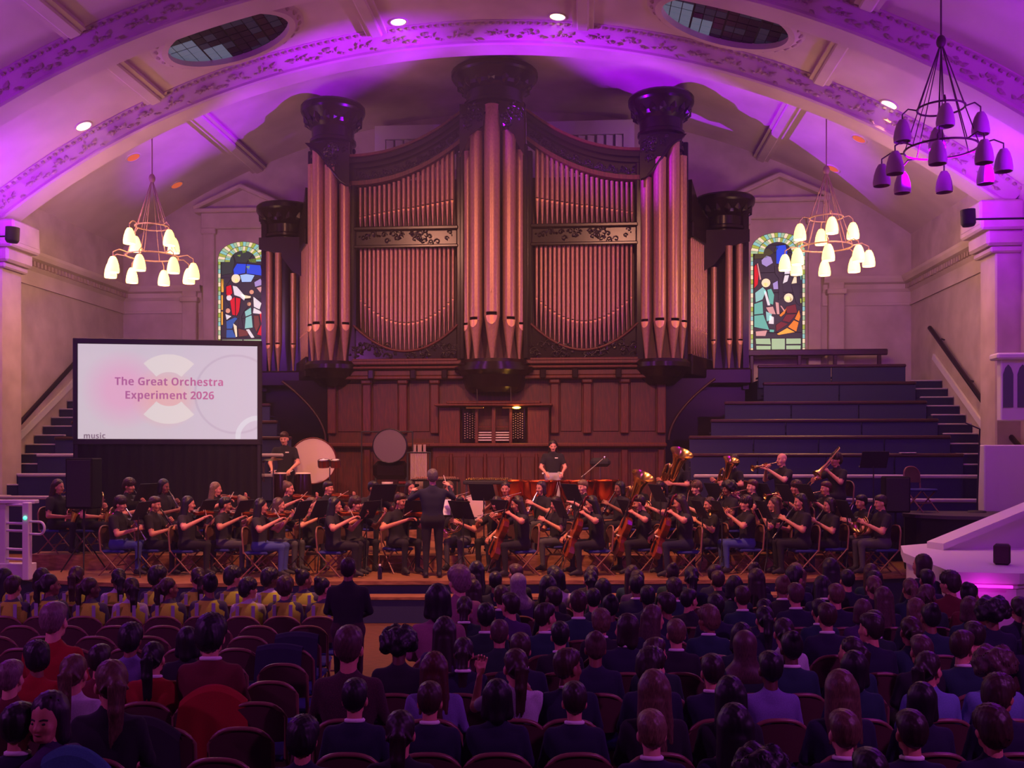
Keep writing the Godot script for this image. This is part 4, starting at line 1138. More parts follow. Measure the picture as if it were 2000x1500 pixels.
# ---------------------------------------------------------------- smooth bodies from joints
class Field:
	var lo: Vector3
	var c: float
	var nx: int
	var ny: int
	var nz: int
	var f: PackedFloat32Array
	var cl: PackedByteArray
	func _init(a: Vector3, b: Vector3, cell: float):
		lo = a
		c = cell
		nx = int((b.x - a.x) / cell) + 2
		ny = int((b.y - a.y) / cell) + 2
		nz = int((b.z - a.z) / cell) + 2
		f.resize(nx * ny * nz)
		f.fill(1.0)
		cl.resize(nx * ny * nz)
	func limb(a: Vector3, b: Vector3, ra: float, rb: float, cls: int, k: float):
		var m: float = maxf(ra, rb) + k + c * 2.0
		var i0: int = maxi(0, int((minf(a.x, b.x) - m - lo.x) / c))
		var i1: int = mini(nx - 1, int((maxf(a.x, b.x) + m - lo.x) / c))
		var j0: int = maxi(0, int((minf(a.y, b.y) - m - lo.y) / c))
		var j1: int = mini(ny - 1, int((maxf(a.y, b.y) + m - lo.y) / c))
		var k0: int = maxi(0, int((minf(a.z, b.z) - m - lo.z) / c))
		var k1: int = mini(nz - 1, int((maxf(a.z, b.z) + m - lo.z) / c))
		var ab: Vector3 = b - a
		var l2: float = maxf(ab.length_squared(), 1e-9)
		for z in range(k0, k1 + 1):
			for y in range(j0, j1 + 1):
				var q: int = (z * ny + y) * nx
				for x in range(i0, i1 + 1):
					var p: Vector3 = Vector3(lo.x + x * c, lo.y + y * c, lo.z + z * c) - a
					var t: float = clampf(p.dot(ab) / l2, 0.0, 1.0)
					var d: float = (p - ab * t).length() - (ra + (rb - ra) * t)
					var o: float = f[q + x]
					if d < o: cl[q + x] = cls
					var h: float = k - absf(d - o)
					if h > 0.0: f[q + x] = minf(d, o) - h * h / (4.0 * k)
					elif d < o: f[q + x] = d
	func egg(e: Vector3, r: Vector3, cls: int, k: float, rip: float = 0.0, fr: float = 60.0):
		var rm: float = minf(r.x, minf(r.y, r.z))
		var m: Vector3 = r + Vector3.ONE * (k + c * 2.0)
		var i0: int = maxi(0, int((e.x - m.x - lo.x) / c))
		var i1: int = mini(nx - 1, int((e.x + m.x - lo.x) / c))
		var j0: int = maxi(0, int((e.y - m.y - lo.y) / c))
		var j1: int = mini(ny - 1, int((e.y + m.y - lo.y) / c))
		var k0: int = maxi(0, int((e.z - m.z - lo.z) / c))
		var k1: int = mini(nz - 1, int((e.z + m.z - lo.z) / c))
		for z in range(k0, k1 + 1):
			for y in range(j0, j1 + 1):
				var q: int = (z * ny + y) * nx
				for x in range(i0, i1 + 1):
					var p: Vector3 = (Vector3(lo.x + x * c, lo.y + y * c, lo.z + z * c) - e) / r
					var d: float = (p.length() - 1.0) * rm
					if rip > 0.0: d += rip * sin(p.x * fr * 0.1 + p.z * 3.0) * sin(p.z * fr * 0.11 + p.y * 2.0)
					var o: float = f[q + x]
					if d < o: cl[q + x] = cls
					var h: float = k - absf(d - o)
					if h > 0.0: f[q + x] = minf(d, o) - h * h / (4.0 * k)
					elif d < o: f[q + x] = d
	func nets(n_cls: int):
		# one vertex in each cell that the surface crosses; returns a G for each class
		var at := PackedInt32Array()
		at.resize(nx * ny * nz)
		at.fill(-1)
		var v := PackedVector3Array()
		var vc := PackedByteArray()
		var cells := PackedInt32Array()
		var sy: int = nx
		var sz: int = nx * ny
		var off := PackedInt32Array([0, 1, sy, sy + 1, sz, sz + 1, sz + sy, sz + sy + 1])
		var lim: float = c * 1.8
		for z in range(nz - 1):
			for y in range(ny - 1):
				var q: int = (z * ny + y) * nx
				for x in range(nx - 1):
					if absf(f[q + x]) > lim: continue
					var i: int = q + x
					var mask: int = 0
					for e in 8:
						if f[i + off[e]] < 0.0: mask |= 1 << e
					if mask == 0 or mask == 255: continue
					var s := Vector3.ZERO
					var n: int = 0
					for e in 8:
						for b in 3:
							if e & (1 << b): continue
							var g: int = e | (1 << b)
							var d0: float = f[i + off[e]]
							var d1: float = f[i + off[g]]
							if (d0 < 0.0) == (d1 < 0.0): continue
							var t: float = d0 / (d0 - d1)
							var w := Vector3(e & 1, (e >> 1) & 1, (e >> 2) & 1)
							w[b] += t
							s += w
							n += 1
					at[i] = v.size()
					v.append(lo + (Vector3(x, y, z) + s / n) * c)
					vc.append(cl[i])
					cells.append(i)
		var tri := PackedInt32Array()
		var nn := PackedVector3Array()
		nn.resize(v.size())
		for m in cells.size():
			var i: int = cells[m]
			for b in 3:
				var st: int = [1, sy, sz][b]
				var u: int = [sy, sz, 1][b]
				var w: int = [sz, 1, sy][b]
				if i - u < 0 or i - w < 0 or i - u - w < 0: continue
				var d0: float = f[i]
				var d1: float = f[i + st]
				if (d0 < 0.0) == (d1 < 0.0): continue
				var a0: int = at[i]
				var a1: int = at[i - u]
				var a2: int = at[i - u - w]
				var a3: int = at[i - w]
				if a1 < 0 or a2 < 0 or a3 < 0: continue
				if d0 < 0.0:
					tri.append_array(PackedInt32Array([a0, a1, a2, a0, a2, a3]))
				else:
					tri.append_array(PackedInt32Array([a0, a2, a1, a0, a3, a2]))
		for i in range(0, tri.size(), 3):
			var g: Vector3 = (v[tri[i + 1]] - v[tri[i]]).cross(v[tri[i + 2]] - v[tri[i]])
			nn[tri[i]] += g
			nn[tri[i + 1]] += g
			nn[tri[i + 2]] += g
		var out = []
		for k in n_cls:
			var g = G.new()
			var re := PackedInt32Array()
			re.resize(v.size())
			re.fill(-1)
			for i in range(0, tri.size(), 3):
				if vc[tri[i]] != k: continue
				for e in [0, 2, 1]:
					var a: int = tri[i + e]
					if re[a] < 0:
						re[a] = g.v.size()
						g.v.append(v[a])
						g.n.append(nn[a].normalized())
					g.idx.append(re[a])
			out.append(g)
		return out

# classes: 0 skin, 1 top, 2 trousers, 3 shoes, 4 dark of the face, 5 lips
func head_parts():
	if cache.has("head"): return cache["head"]
	var F_ = Field.new(Vector3(-0.12, -0.08, -0.14), Vector3(0.12, 0.26, 0.15), 0.009)
	F_.egg(Vector3(0, 0.135, -0.008), Vector3(0.074, 0.09, 0.092), 0, 0.02)
	F_.egg(Vector3(0, 0.08, 0.03), Vector3(0.058, 0.082, 0.062), 0, 0.03)
	F_.limb(Vector3(-0.018, 0.016, 0.055), Vector3(0.018, 0.016, 0.055), 0.028, 0.028, 0, 0.03)
	F_.limb(Vector3(0, 0.112, 0.088), Vector3(0, 0.075, 0.104), 0.009, 0.016, 0, 0.012)
	for s in [-1.0, 1.0]:
		F_.egg(Vector3(s * 0.077, 0.085, -0.005), Vector3(0.014, 0.034, 0.022), 0, 0.01)
		F_.egg(Vector3(s * 0.04, 0.07, 0.066), Vector3(0.024, 0.024, 0.022), 0, 0.02)
	F_.limb(Vector3(0, -0.07, -0.03), Vector3(0, 0.05, -0.01), 0.052, 0.05, 0, 0.03)
	var g = F_.nets(1)
	var dark = G.new()
	var lips = G.new()
	for s in [-1.0, 1.0]:
		dark.ball(Vector3(s * 0.03, 0.1, 0.0845), Vector3(0.012, 0.007, 0.007), 8, 6)
		dark.tube([Vector3(s * 0.014, 0.119, 0.092), Vector3(s * 0.032, 0.124, 0.086), Vector3(s * 0.048, 0.117, 0.072)], 0.0045, 5)
	lips.ball(Vector3(0, 0.042, 0.088), Vector3(0.024, 0.008, 0.008), 8, 6)
	cache["head"] = [g[0], dark, lips]
	return cache["head"]

func hand_part():
	if cache.has("hand"): return cache["hand"]
	var F_ = Field.new(Vector3(-0.07, -0.05, -0.04), Vector3(0.09, 0.2, 0.11), 0.006)
	F_.limb(Vector3(0, -0.04, 0), Vector3(0, 0.02, 0), 0.024, 0.022, 0, 0.01)
	for x in [-0.028, -0.009, 0.01, 0.028]: F_.limb(Vector3(x * 0.7, 0.01, 0), Vector3(x, 0.082, 0.002), 0.017, 0.013, 0, 0.012)
	var ln = [0.8, 0.96, 1.05, 0.98]
	for i in 4:
		var x = [-0.033, -0.011, 0.011, 0.032][i]
		var l = ln[i]
		var a = Vector3(x, 0.085, 0.002)
		var b = a + Vector3(x * 0.12, 0.038 * l, 0.016)
		var c = b + Vector3(0, 0.014 * l, 0.026 * l)
		var d = c + Vector3(0, -0.006, 0.022 * l)
		F_.limb(a, b, 0.0095, 0.009, 0, 0.004)
		F_.limb(b, c, 0.009, 0.0085, 0, 0.003)
		F_.limb(c, d, 0.0085, 0.0075, 0, 0.003)
	F_.limb(Vector3(0.022, 0.026, 0.006), Vector3(0.05, 0.055, 0.022), 0.014, 0.0115, 0, 0.01)
	F_.limb(Vector3(0.05, 0.055, 0.022), Vector3(0.05, 0.085, 0.04), 0.0115, 0.009, 0, 0.004)
	cache["hand"] = F_.nets(1)[0]
	return cache["hand"]

# p: dictionary of joints; anything left out keeps the seated default
func body_mesh(key, p = {}):
	if cache.has("body_" + key): return cache["body_" + key]
	var stand = p.get("stand", false)
	var lean = p.get("lean", 0.0)
	var up = 0.42 if stand else 0.0
	var lf = 1 if p.get("long", false) else 0          # class of the forearm
	var sh = 0.0
	var hipY = 0.52 + up
	var B = Basis(Vector3(1, 0, 0), lean)
	var piv = Vector3(0, hipY, 0)
	var T = func(q): return piv + B * (q - Vector3(0, 0.52, 0))
	var lo = Vector3(-0.62, -0.02, -0.36)
	var hi = Vector3(0.62, 1.22 + up, 0.78)
	var F_ = Field.new(lo, hi, 0.021)
	# legs
	for s in [-1.0, 1.0]:
		var hip = Vector3(s * 0.095, hipY, 0.0)
		var knee = p.get("knee", Vector3(0.13, 0.53, 0.42)) * Vector3(s, 1, 1)
		var ank = p.get("ankle", Vector3(0.13, 0.1, 0.4)) * Vector3(s, 1, 1)
		if stand:
			knee = Vector3(s * 0.105, 0.49, 0.03)
			ank = Vector3(s * 0.11, 0.09, -0.02)
		F_.limb(hip, knee, 0.095, 0.062, 2, 0.03)
		F_.limb(knee, ank + Vector3(0, 0.03, 0), 0.06, 0.042, 2, 0.02)
		F_.limb(ank, ank + Vector3(s * 0.02, -0.05, 0.15), 0.042, 0.034, 3, 0.02)
		F_.limb(ank + Vector3(0, -0.04, -0.03), ank + Vector3(0, -0.05, 0.05), 0.04, 0.04, 3, 0.02)
	# trunk
	F_.limb(Vector3(-0.085, hipY + 0.01, -0.015), Vector3(0.085, hipY + 0.01, -0.015), 0.115, 0.115, 2, 0.04)
	for q in [[0.06, 0.66, 0.106, -0.01], [0.075, 0.78, 0.112, -0.015], [0.1, 0.9, 0.11, -0.015]]:
		F_.limb(T.call(Vector3(-q[0], q[1], q[3])), T.call(Vector3(q[0], q[1], q[3])), q[2], q[2], 1, 0.06)
	for s in [-1.0, 1.0]: F_.limb(T.call(Vector3(0, 1.015, -0.015)), T.call(Vector3(s * 0.165, 0.965, -0.015)), 0.07, 0.062, 1, 0.05)
	F_.limb(T.call(Vector3(0, 1.0, -0.015)), T.call(Vector3(0, 1.06, -0.005)), 0.075, 0.058, 1, 0.04)
	F_.limb(T.call(Vector3(0, 1.08, -0.005)), T.call(Vector3(0, 1.16, 0.01)), 0.052, 0.05, 0, 0.02)
	# arms
	var rel = Vector3(0, up, 0)
	for s in [-1.0, 1.0]:
		var nm = "L" if s > 0 else "R"
		var S = T.call(Vector3(s * 0.185, 0.98, -0.015))
		var E = p.get("e" + nm, Vector3(s * 0.25, 0.74, 0.02)) + rel
		var W = p.get("w" + nm, Vector3(s * 0.12, 0.64, 0.26)) + rel
		F_.limb(S, E, 0.056, 0.043, 1 if lf == 1 else 0, 0.03)
		if lf == 0: F_.limb(S, S.lerp(E, 0.62), 0.066, 0.058, 1, 0.03)
		F_.limb(E, W, 0.043, 0.028, lf, 0.02)
	var gs = F_.nets(4)
	gs.append(G.new())
	gs.append(G.new())
	for s in [-1.0, 1.0]:
		var nm = "L" if s > 0 else "R"
		var E = p.get("e" + nm, Vector3(s * 0.25, 0.74, 0.02)) + rel
		var W = p.get("w" + nm, Vector3(s * 0.12, 0.64, 0.26)) + rel
		var y = (W - E).normalized()
		var pn = p.get("p" + nm, Vector3(0, -1, 0.2))      # where the palm looks
		pn = (pn - y * pn.dot(y)).normalized()
		var x = y.cross(pn)
		var b = Basis(x * (1.0 if s < 0 else 1.0), y, pn)
		if s > 0: b = Basis(-x, y, pn)
		gs[0].join(hand_part(), Transform3D(b, W + y * 0.02))
	var hd = head_parts()
	var ht = Transform3D(B * Basis(Vector3.UP, p.get("look", 0.0)) * Basis(Vector3(1, 0, 0), p.get("nod", 0.0) - lean * 0.6), T.call(Vector3(0, 1.12, 0.012)))
	ht.basis = ht.basis.scaled_local(Vector3.ONE * p.get("hs", 1.0))
	gs[0].join(hd[0], ht)
	gs[4].join(hd[1], ht)
	gs[5].join(hd[2], ht)
	var m = ArrayMesh.new()
	for g in gs: g.done(m)
	cache["body_" + key] = m
	cache["head_of_" + key] = ht
	return m

func hair_mesh(kind):
	if cache.has("hair_" + kind): return cache["hair_" + kind]
	var F_ = Field.new(Vector3(-0.22, -0.42, -0.26), Vector3(0.22, 0.36, 0.18), 0.0095)
	if kind != "hood":
		F_.egg(Vector3(0, 0.16, -0.024), Vector3(0.086, 0.089, 0.097), 0, 0.02, 0.004, 130.0)
		F_.egg(Vector3(0, 0.11, -0.055), Vector3(0.078, 0.085, 0.062), 0, 0.03, 0.004, 130.0)
	if kind == "crop":
		F_.egg(Vector3(0, 0.19, 0.03), Vector3(0.07, 0.05, 0.06), 0, 0.03, 0.006, 170.0)
	elif kind == "mop":
		F_.egg(Vector3(0, 0.165, 0.0), Vector3(0.1, 0.095, 0.105), 0, 0.03, 0.009, 150.0)
		F_.egg(Vector3(0, 0.09, -0.06), Vector3(0.088, 0.08, 0.062), 0, 0.03, 0.006, 140.0)
	elif kind == "bob":
		for s in [-1.0, 1.0]: F_.limb(Vector3(s * 0.06, 0.14, -0.02), Vector3(s * 0.075, 0.0, -0.02), 0.042, 0.04, 0, 0.03)
		F_.limb(Vector3(0, 0.14, -0.06), Vector3(0, -0.01, -0.07), 0.06, 0.055, 0, 0.03)
	elif kind == "long":
		for s in [-1.0, 1.0]: F_.limb(Vector3(s * 0.058, 0.14, -0.03), Vector3(s * 0.085, -0.16, -0.045), 0.044, 0.03, 0, 0.03)
		for x in [-0.06, -0.02, 0.02, 0.06]: F_.limb(Vector3(x, 0.12, -0.065), Vector3(x * 1.6, -0.26 + absf(x), -0.1), 0.044, 0.02, 0, 0.02)
		for i in 13:
			var u = (i - 6) / 6.0
			var e = 0.03 * sin(i * 7.3)
			F_.limb(Vector3(u * 0.05, 0.2 - u * u * 0.05, -0.09), Vector3(u * 0.088, 0.06, -0.112 + u * u * 0.05), 0.012, 0.015, 0, 0.004)
			F_.limb(Vector3(u * 0.088, 0.06, -0.112 + u * u * 0.05), Vector3(u * 0.125 + e * 0.3, -0.28 + e + u * u * 0.06, -0.128 + u * u * 0.05), 0.016, 0.009, 0, 0.004)
	elif kind == "tail":
		F_.limb(Vector3(0, 0.16, -0.1), Vector3(0, 0.13, -0.14), 0.03, 0.034, 0, 0.02)
		F_.limb(Vector3(0, 0.13, -0.14), Vector3(0.01, -0.02, -0.15), 0.036, 0.034, 0, 0.02)
		F_.limb(Vector3(0.01, -0.02, -0.15), Vector3(0, -0.2, -0.115), 0.034, 0.012, 0, 0.02)
		for i in 6: F_.limb(Vector3((i - 2.5) * 0.016, 0.12, -0.165), Vector3((i - 2.5) * 0.011, -0.19 - 0.02 * (i % 3), -0.135), 0.013, 0.008, 0, 0.004)
		for i in 7: F_.limb(Vector3((i - 3) * 0.024, 0.05 + absf(i - 3) * 0.012, -0.095), Vector3((i - 3) * 0.008, 0.15, -0.118), 0.012, 0.012, 0, 0.004)
	elif kind == "bun":
		F_.egg(Vector3(0, 0.22, -0.085), Vector3(0.048, 0.046, 0.046), 0, 0.02, 0.004, 100.0)
	elif kind == "curl":
		for i in 26:
			var a = i * 2.4
			var y = -0.4 + 1.3 * i / 25.0
			var r = sqrt(maxf(0.0, 1.0 - y * y * 0.9))
			var q = Vector3(cos(a) * r * 0.11, 0.13 + y * 0.11, -0.03 + sin(a) * r * 0.115)
			if q.z > 0.055 and q.y < 0.17: continue
			F_.egg(q, Vector3(0.05, 0.05, 0.05), 0, 0.02, 0.007, 160.0)
	elif kind == "hood":
		F_.egg(Vector3(0, 0.145, -0.018), Vector3(0.096, 0.104, 0.106), 0, 0.02)
		F_.limb(Vector3(0, 0.06, -0.03), Vector3(0, -0.06, -0.02), 0.088, 0.1, 0, 0.04)
		F_.limb(Vector3(-0.08, -0.13, -0.02), Vector3(0.08, -0.13, -0.02), 0.1, 0.1, 0, 0.06)
	elif kind == "bald":
		pass
	cache["hair_" + kind] = F_.nets(1)[0].done()
	return cache["hair_" + kind]

func skin(i):
	var c = [Color(0.78, 0.52, 0.42), Color(0.70, 0.45, 0.35), Color(0.52, 0.32, 0.23), Color(0.36, 0.21, 0.15), Color(0.84, 0.60, 0.50)][i]
	return mat("skin_%d" % i, c, 0.55)

const HAIRCOL = {"black": Color(0.07, 0.06, 0.06), "brown": Color(0.21, 0.13, 0.09), "chestnut": Color(0.30, 0.18, 0.11), "fair": Color(0.52, 0.40, 0.28), "blond": Color(0.64, 0.52, 0.37), "red": Color(0.40, 0.19, 0.10), "grey": Color(0.50, 0.47, 0.46), "white": Color(0.72, 0.69, 0.69), "plum": Color(0.24, 0.12, 0.24), "pinkish": Color(0.64, 0.50, 0.52), "dusty": Color(0.42, 0.29, 0.26), "lilac": Color(0.72, 0.66, 0.72)}
const CLOTH = {"black": Color(0.12, 0.11, 0.13), "navy": Color(0.11, 0.12, 0.22), "teal": Color(0.10, 0.24, 0.27), "green": Color(0.10, 0.22, 0.18), "red": Color(0.66, 0.06, 0.06), "burgundy": Color(0.42, 0.10, 0.12), "white": Color(0.80, 0.78, 0.80), "lilac": Color(0.50, 0.45, 0.66), "blue": Color(0.24, 0.30, 0.55), "jeans": Color(0.26, 0.32, 0.58), "paleblue": Color(0.46, 0.54, 0.72), "grey": Color(0.32, 0.32, 0.34), "pink": Color(0.62, 0.40, 0.46), "brown": Color(0.34, 0.22, 0.16), "yellow": Color(0.82, 0.88, 0.22), "purple": Color(0.28, 0.16, 0.36), "khaki": Color(0.40, 0.35, 0.29), "turquoise": Color(0.22, 0.46, 0.54), "patterned": Color(0.40, 0.24, 0.27)}
func cloth(n):
	if mats.has("cloth_" + n): return mats["cloth_" + n]
	var m = grained("cloth_" + n, CLOTH[n], 0.92, mats.blue_carpet.albedo_texture, Vector3(5, 5, 5))
	if n == "patterned": m.albedo_texture = noise_tex(0.12, Color(0.3, 0.25, 0.3), Color(1.0, 0.9, 0.9), 2, FastNoiseLite.TYPE_CELLULAR)
	return m
func hairmat(n):
	if not cache.has("strands"): cache["strands"] = noise_tex(0.05, Color(0.35, 0.33, 0.32), Color(1.0, 1.0, 1.0), 4)
	return grained("hair_" + n, HAIRCOL[n], 0.5, cache["strands"], Vector3(16, 1.6, 16))

func collar_mesh():
	return cached("collar", func():
		var ring = []
		for k in 21:
			var a = TAU * k / 20.0
			ring.append(Vector3(sin(a) * 0.066, 1.075 + 0.012 * cos(a) * -1.0, -0.005 + cos(a) * 0.068))
		return G.new().tube(ring, 0.017, 6, false))

func vest_mesh():
	# a sleeveless vest worn over the jumper, with its two upright bands and one round the waist
	return cached("vest", func():
		var g = G.new()
		var rows = []
		for q in [[0.56, 0.205, 0.15], [0.66, 0.2, 0.145], [0.78, 0.215, 0.148], [0.9, 0.235, 0.145], [1.0, 0.2, 0.11], [1.05, 0.11, 0.085]]:
			var row = PackedVector3Array()
			for j in 24:
				var a = TAU * j / 24.0
				row.append(Vector3(sin(a) * q[1], q[0], cos(a) * q[2] - 0.015))
			rows.append(row)
		return g.grid(rows, true))

func band_mesh():
	return cached("vest_band", func(): return G.new().bev(Vector3.ZERO, Vector3(0.05, 0.42, 0.008), 0.003))

# who: body key, hair kind and colour, skin, top, trousers; sc: size
func person(label, group, pos, turn, sc, body, hair, haircol, sk, top, bottom, extra = []):
	var o = thing("person", label, "person", pos, turn, group)
	o.scale = Vector3.ONE * sc
	var b = part(o, "body", cache["body_" + body])
	var sm = [skin(sk), cloth(top), cloth(bottom), mats.black, mat("face_dark", Color(0.05, 0.03, 0.03), 0.6), mat("lips", Color(0.5, 0.22, 0.2), 0.5)]
	for i in 6: b.set_surface_override_material(i, sm[i])
	var ht = cache["head_of_" + body]
	if hair != "bald": part(o, "headscarf" if hair == "hood" else "hair", hair_mesh(hair), hairmat(haircol), ht)
	if "collar" in extra: part(o, "collar", collar_mesh(), mats.paper)
	if "emblem" in extra: part(o, "shirt_emblem", boxm(Vector3(0.07, 0.022, 0.006)), mats.paper, xf(Vector3(0.075, 1.36, 0.112)))
	if "vest" in extra:
		var v = part(o, "vest", vest_mesh(), cloth("yellow"))
		for q in [[-0.11, -0.158], [0.11, -0.158], [-0.11, 0.132], [0.11, 0.132]]: part(v, "reflective_band", band_mesh(), mat("reflective", Color(0.62, 0.6, 0.66), 0.4), xf(Vector3(q[0], 0.82, q[1])))
	return o

# ---------------------------------------------------------------- furniture and things on the stage
func face(a, b): return atan2(b.x - a.x, b.z - a.z)
func lathe_at(prof, sides, t = Transform3D(), crisp = false): return G.new().lathe(prof, sides, t, 0.0, TAU, crisp)

func chair_parts():
	if cache.has("chair"): return cache["chair"]
	var back = G.new()
	var rows = []
	for i in 7:
		var t = i / 6.0
		var row = PackedVector3Array()
		for j in 9:
			var u = j / 8.0 * 2.0 - 1.0
			var top = 0.80 - 0.06 * u * u
			var y = lerpf(0.53, top, t)
			row.append(Vector3(u * 0.2, y, -0.2 - (y - 0.42) * 0.12 + 0.03 * u * u))
		rows.append(row)
	back.grid(rows)
	var rear = []
	for r in rows:
		var row = PackedVector3Array()
		for p in r: row.append(p + Vector3(0, 0, -0.025))
		row.reverse()
		rear.append(row)
	back.grid(rear)
	var hoop = []
	hoop.append(Vector3(0.205, 0.4, -0.19))
	for j in 13:
		var u = 1.0 - j / 6.0
		hoop.append(Vector3(u * 0.205, 0.815 - 0.075 * u * u * u * u - 0.03 * u * u, -0.2 - (0.8 - 0.42) * 0.12 + 0.03 * u * u))
	hoop.append(Vector3(-0.205, 0.4, -0.19))
	var seat = G.new().bev(Vector3(0, 0.4, 0.0), Vector3(0.4, 0.05, 0.4), 0.02)
	var lf = G.new().tube([Vector3(0, 0.42, -0.19), Vector3(0, 0.0, 0.2)], 0.013, 6)
	var lr = G.new().tube([Vector3(0, 0.38, 0.14), Vector3(0, 0.0, -0.24)], 0.013, 6)
	var bar = G.new().tube([Vector3(-0.2, 0.16, 0.05), Vector3(0.2, 0.16, 0.05)], 0.01, 5)
	cache["chair"] = [back.done(), G.new().tube(hoop, 0.016, 6).done(), seat.done(), lf.done(), lr.done(), bar.done()]
	return cache["chair"]

func chair(label, group, pos, turn, frame = "chair_brown"):
	var c = chair_parts()
	var fm = mat("chair_brown", Color(0.50, 0.33, 0.27), 0.42, 0.1)
	var bm = mat("chair_back", Color(0.31, 0.19, 0.17), 0.5)
	var sm = mat("chair_blue", Color(0.12, 0.13, 0.42), 0.85)
	var o = thing("folding_chair", label, "chair", pos, turn, group)
	part(o, "backrest", c[0], bm)
	part(o, "back_frame", c[1], fm)
	part(o, "seat", c[2], sm)
	for s in [-1.0, 1.0]:
		part(o, "leg", c[3], fm, xf(Vector3(s * 0.2, 0, 0)))
		part(o, "leg", c[4], fm, xf(Vector3(s * 0.185, 0, 0)))
	part(o, "stretcher", c[5], fm)
	return o

func music_stand(label, pos, turn, h = 1.08, paper = ""):
	var o = thing("music_stand", label, "music stand", pos, turn, "music stands of the orchestra")
	var tilt = Transform3D(Basis(Vector3(1, 0, 0), -0.45), Vector3(0, h, 0))
	part(o, "desk", cached("ms_desk", func(): return G.new().bev(Vector3(0, 0.12, 0), Vector3(0.5, 0.34, 0.012), 0.004).bev(Vector3(0, -0.05, 0.035), Vector3(0.5, 0.012, 0.07), 0.004)), mats.black, tilt)
	part(o, "pole", cached("ms_pole%.2f" % h, func(): return G.new().tube([Vector3(0, 0.2, 0), Vector3(0, h + 0.02, 0)], 0.012, 6)), mats.black)
	for k in 3:
		var a = TAU * k / 3.0
		part(o, "leg", cached("ms_leg", func(): return G.new().tube([Vector3(0, 0.3, 0.01), Vector3(0, 0.12, 0.2), Vector3(0, 0.008, 0.28)], 0.009, 5)), mats.black, xf(Vector3.ZERO, a))
	if paper:
		var s = whole("sheet_music", cached("sheet", func(): return G.new().bev(Vector3(0, 0.115, 0.01), Vector3(0.42, 0.3, 0.006), 0.002)), mats.paper, paper, "sheet music", pos, turn, "open sheet music on the stands")
		s.transform = Transform3D(Basis(Vector3.UP, turn), pos) * tilt
	return o

func loudspeaker(label, pos, turn, size, pole_h):
	var o = thing("loudspeaker", label, "loudspeaker", pos, turn)
	var c = Vector3(0, pole_h + size.y / 2, 0)
	part(o, "cabinet", G.new().bev(c, size, 0.02).done(), mats.black_cloth)
	part(o, "grille", G.new().bev(c + Vector3(0, 0, size.z / 2 + 0.006), Vector3(size.x * 0.88, size.y * 0.92, 0.012), 0.004).done(), mats.black)
	part(o, "pole", G.new().tube([Vector3(0, 0.3, 0), Vector3(0, pole_h, 0)], 0.018, 8).done(), mats.black)
	for k in 3:
		var a = TAU * k / 3.0 + 0.4
		part(o, "leg", G.new().tube([Vector3(0, 0.62, 0), Vector3(sin(a) * 0.42, 0.01, cos(a) * 0.42)], 0.012, 6).done(), mats.black)

func drum(o, called, r, h, shell, headm, t = Transform3D(), rim = null):
	var rm = rim if rim else mats.chrome
	var s = part(o, called, lathe_at([Vector2(r, 0), Vector2(r, h)], 28).done(), shell, t)
	part(s, "drumhead", lathe_at([Vector2(r * 0.98, h), Vector2(0.001, h + 0.004)], 28).done(), headm)
	part(s, "rear_head", lathe_at([Vector2(0.001, 0.0), Vector2(r * 0.98, 0.002)], 28).done(), headm)
	var ring = []
	for k in 33: ring.append(Vector3(cos(TAU * k / 32.0) * r, h, sin(TAU * k / 32.0) * r))
	part(s, "hoop", G.new().tube(ring, 0.014, 6, false).done(), rm)
	for k in 8:
		var a = TAU * k / 8.0
		part(s, "lug", cached("lug%.2f" % h, func(): return G.new().tube([Vector3(0, h * 0.1, 0), Vector3(0, h, 0)], 0.007, 5)), rm, xf(Vector3(cos(a) * (r + 0.012), 0, sin(a) * (r + 0.012))))
	return s

func tripod(o, h, m, spread = 0.3):
	part(o, "stand_pole", G.new().tube([Vector3(0, 0.25, 0), Vector3(0, h, 0)], 0.014, 6).done(), m)
	for k in 3:
		var a = TAU * k / 3.0 + 0.3
		part(o, "stand_leg", G.new().tube([Vector3(0, 0.42, 0), Vector3(sin(a) * spread, 0.012, cos(a) * spread)], 0.01, 5).done(), m)

func bars(o, n, w0, w1, x0, x1, y, z, m, dz = 0.0):
	for i in n:
		var t = (i + 0.5) / n
		var L = lerpf(w0, w1, t)
		part(o, "bar", boxm(Vector3(snappedf((x1 - x0) / n - 0.008, 0.001), 0.02, snappedf(L, 0.02)), 0.004), m, xf(Vector3(lerpf(x0, x1, t), y, z + dz)))

func slide_texture():
	var im = Image.create(480, 270, false, Image.FORMAT_RGB8)
	for y in 270:
		for x in 480:
			var p = Vector2(x, y)
			var c = Color(0.80, 0.75, 0.77).lerp(Color(0.76, 0.73, 0.79), clampf((x - 120) / 360.0, 0, 1))
			var a = p.distance_to(Vector2(120, 130)) / 95.0
			c = c.lerp(Color(0.88, 0.62, 0.74), clampf(1.2 - a, 0.0, 0.75))
			a = p.distance_to(Vector2(230, 150)) / 80.0
			c = c.lerp(Color(0.90, 0.66, 0.62), clampf(1.15 - a, 0.0, 0.7))
			a = absf(p.distance_to(Vector2(420, 140)) - 110.0)
			if a < 3.0: c = c.lerp(Color(0.64, 0.58, 0.66), 0.35)
			if p.distance_to(Vector2(480, 262)) < 62.0 and p.distance_to(Vector2(480, 262)) > 48.0: c = c.lerp(Color(0.84, 0.86, 0.88), 0.7)
			# the two pale arcs of the emblem
			var q = p - Vector2(240, 127)
			var r = q.length()
			var ang = absf(atan2(q.x, absf(q.y)))
			if r > 48.0 and r < 98.0 and ang < 0.76: c = Color(0.86, 0.82, 0.80)
			im.set_pixel(x, y, c)
	return ImageTexture.create_from_image(im)

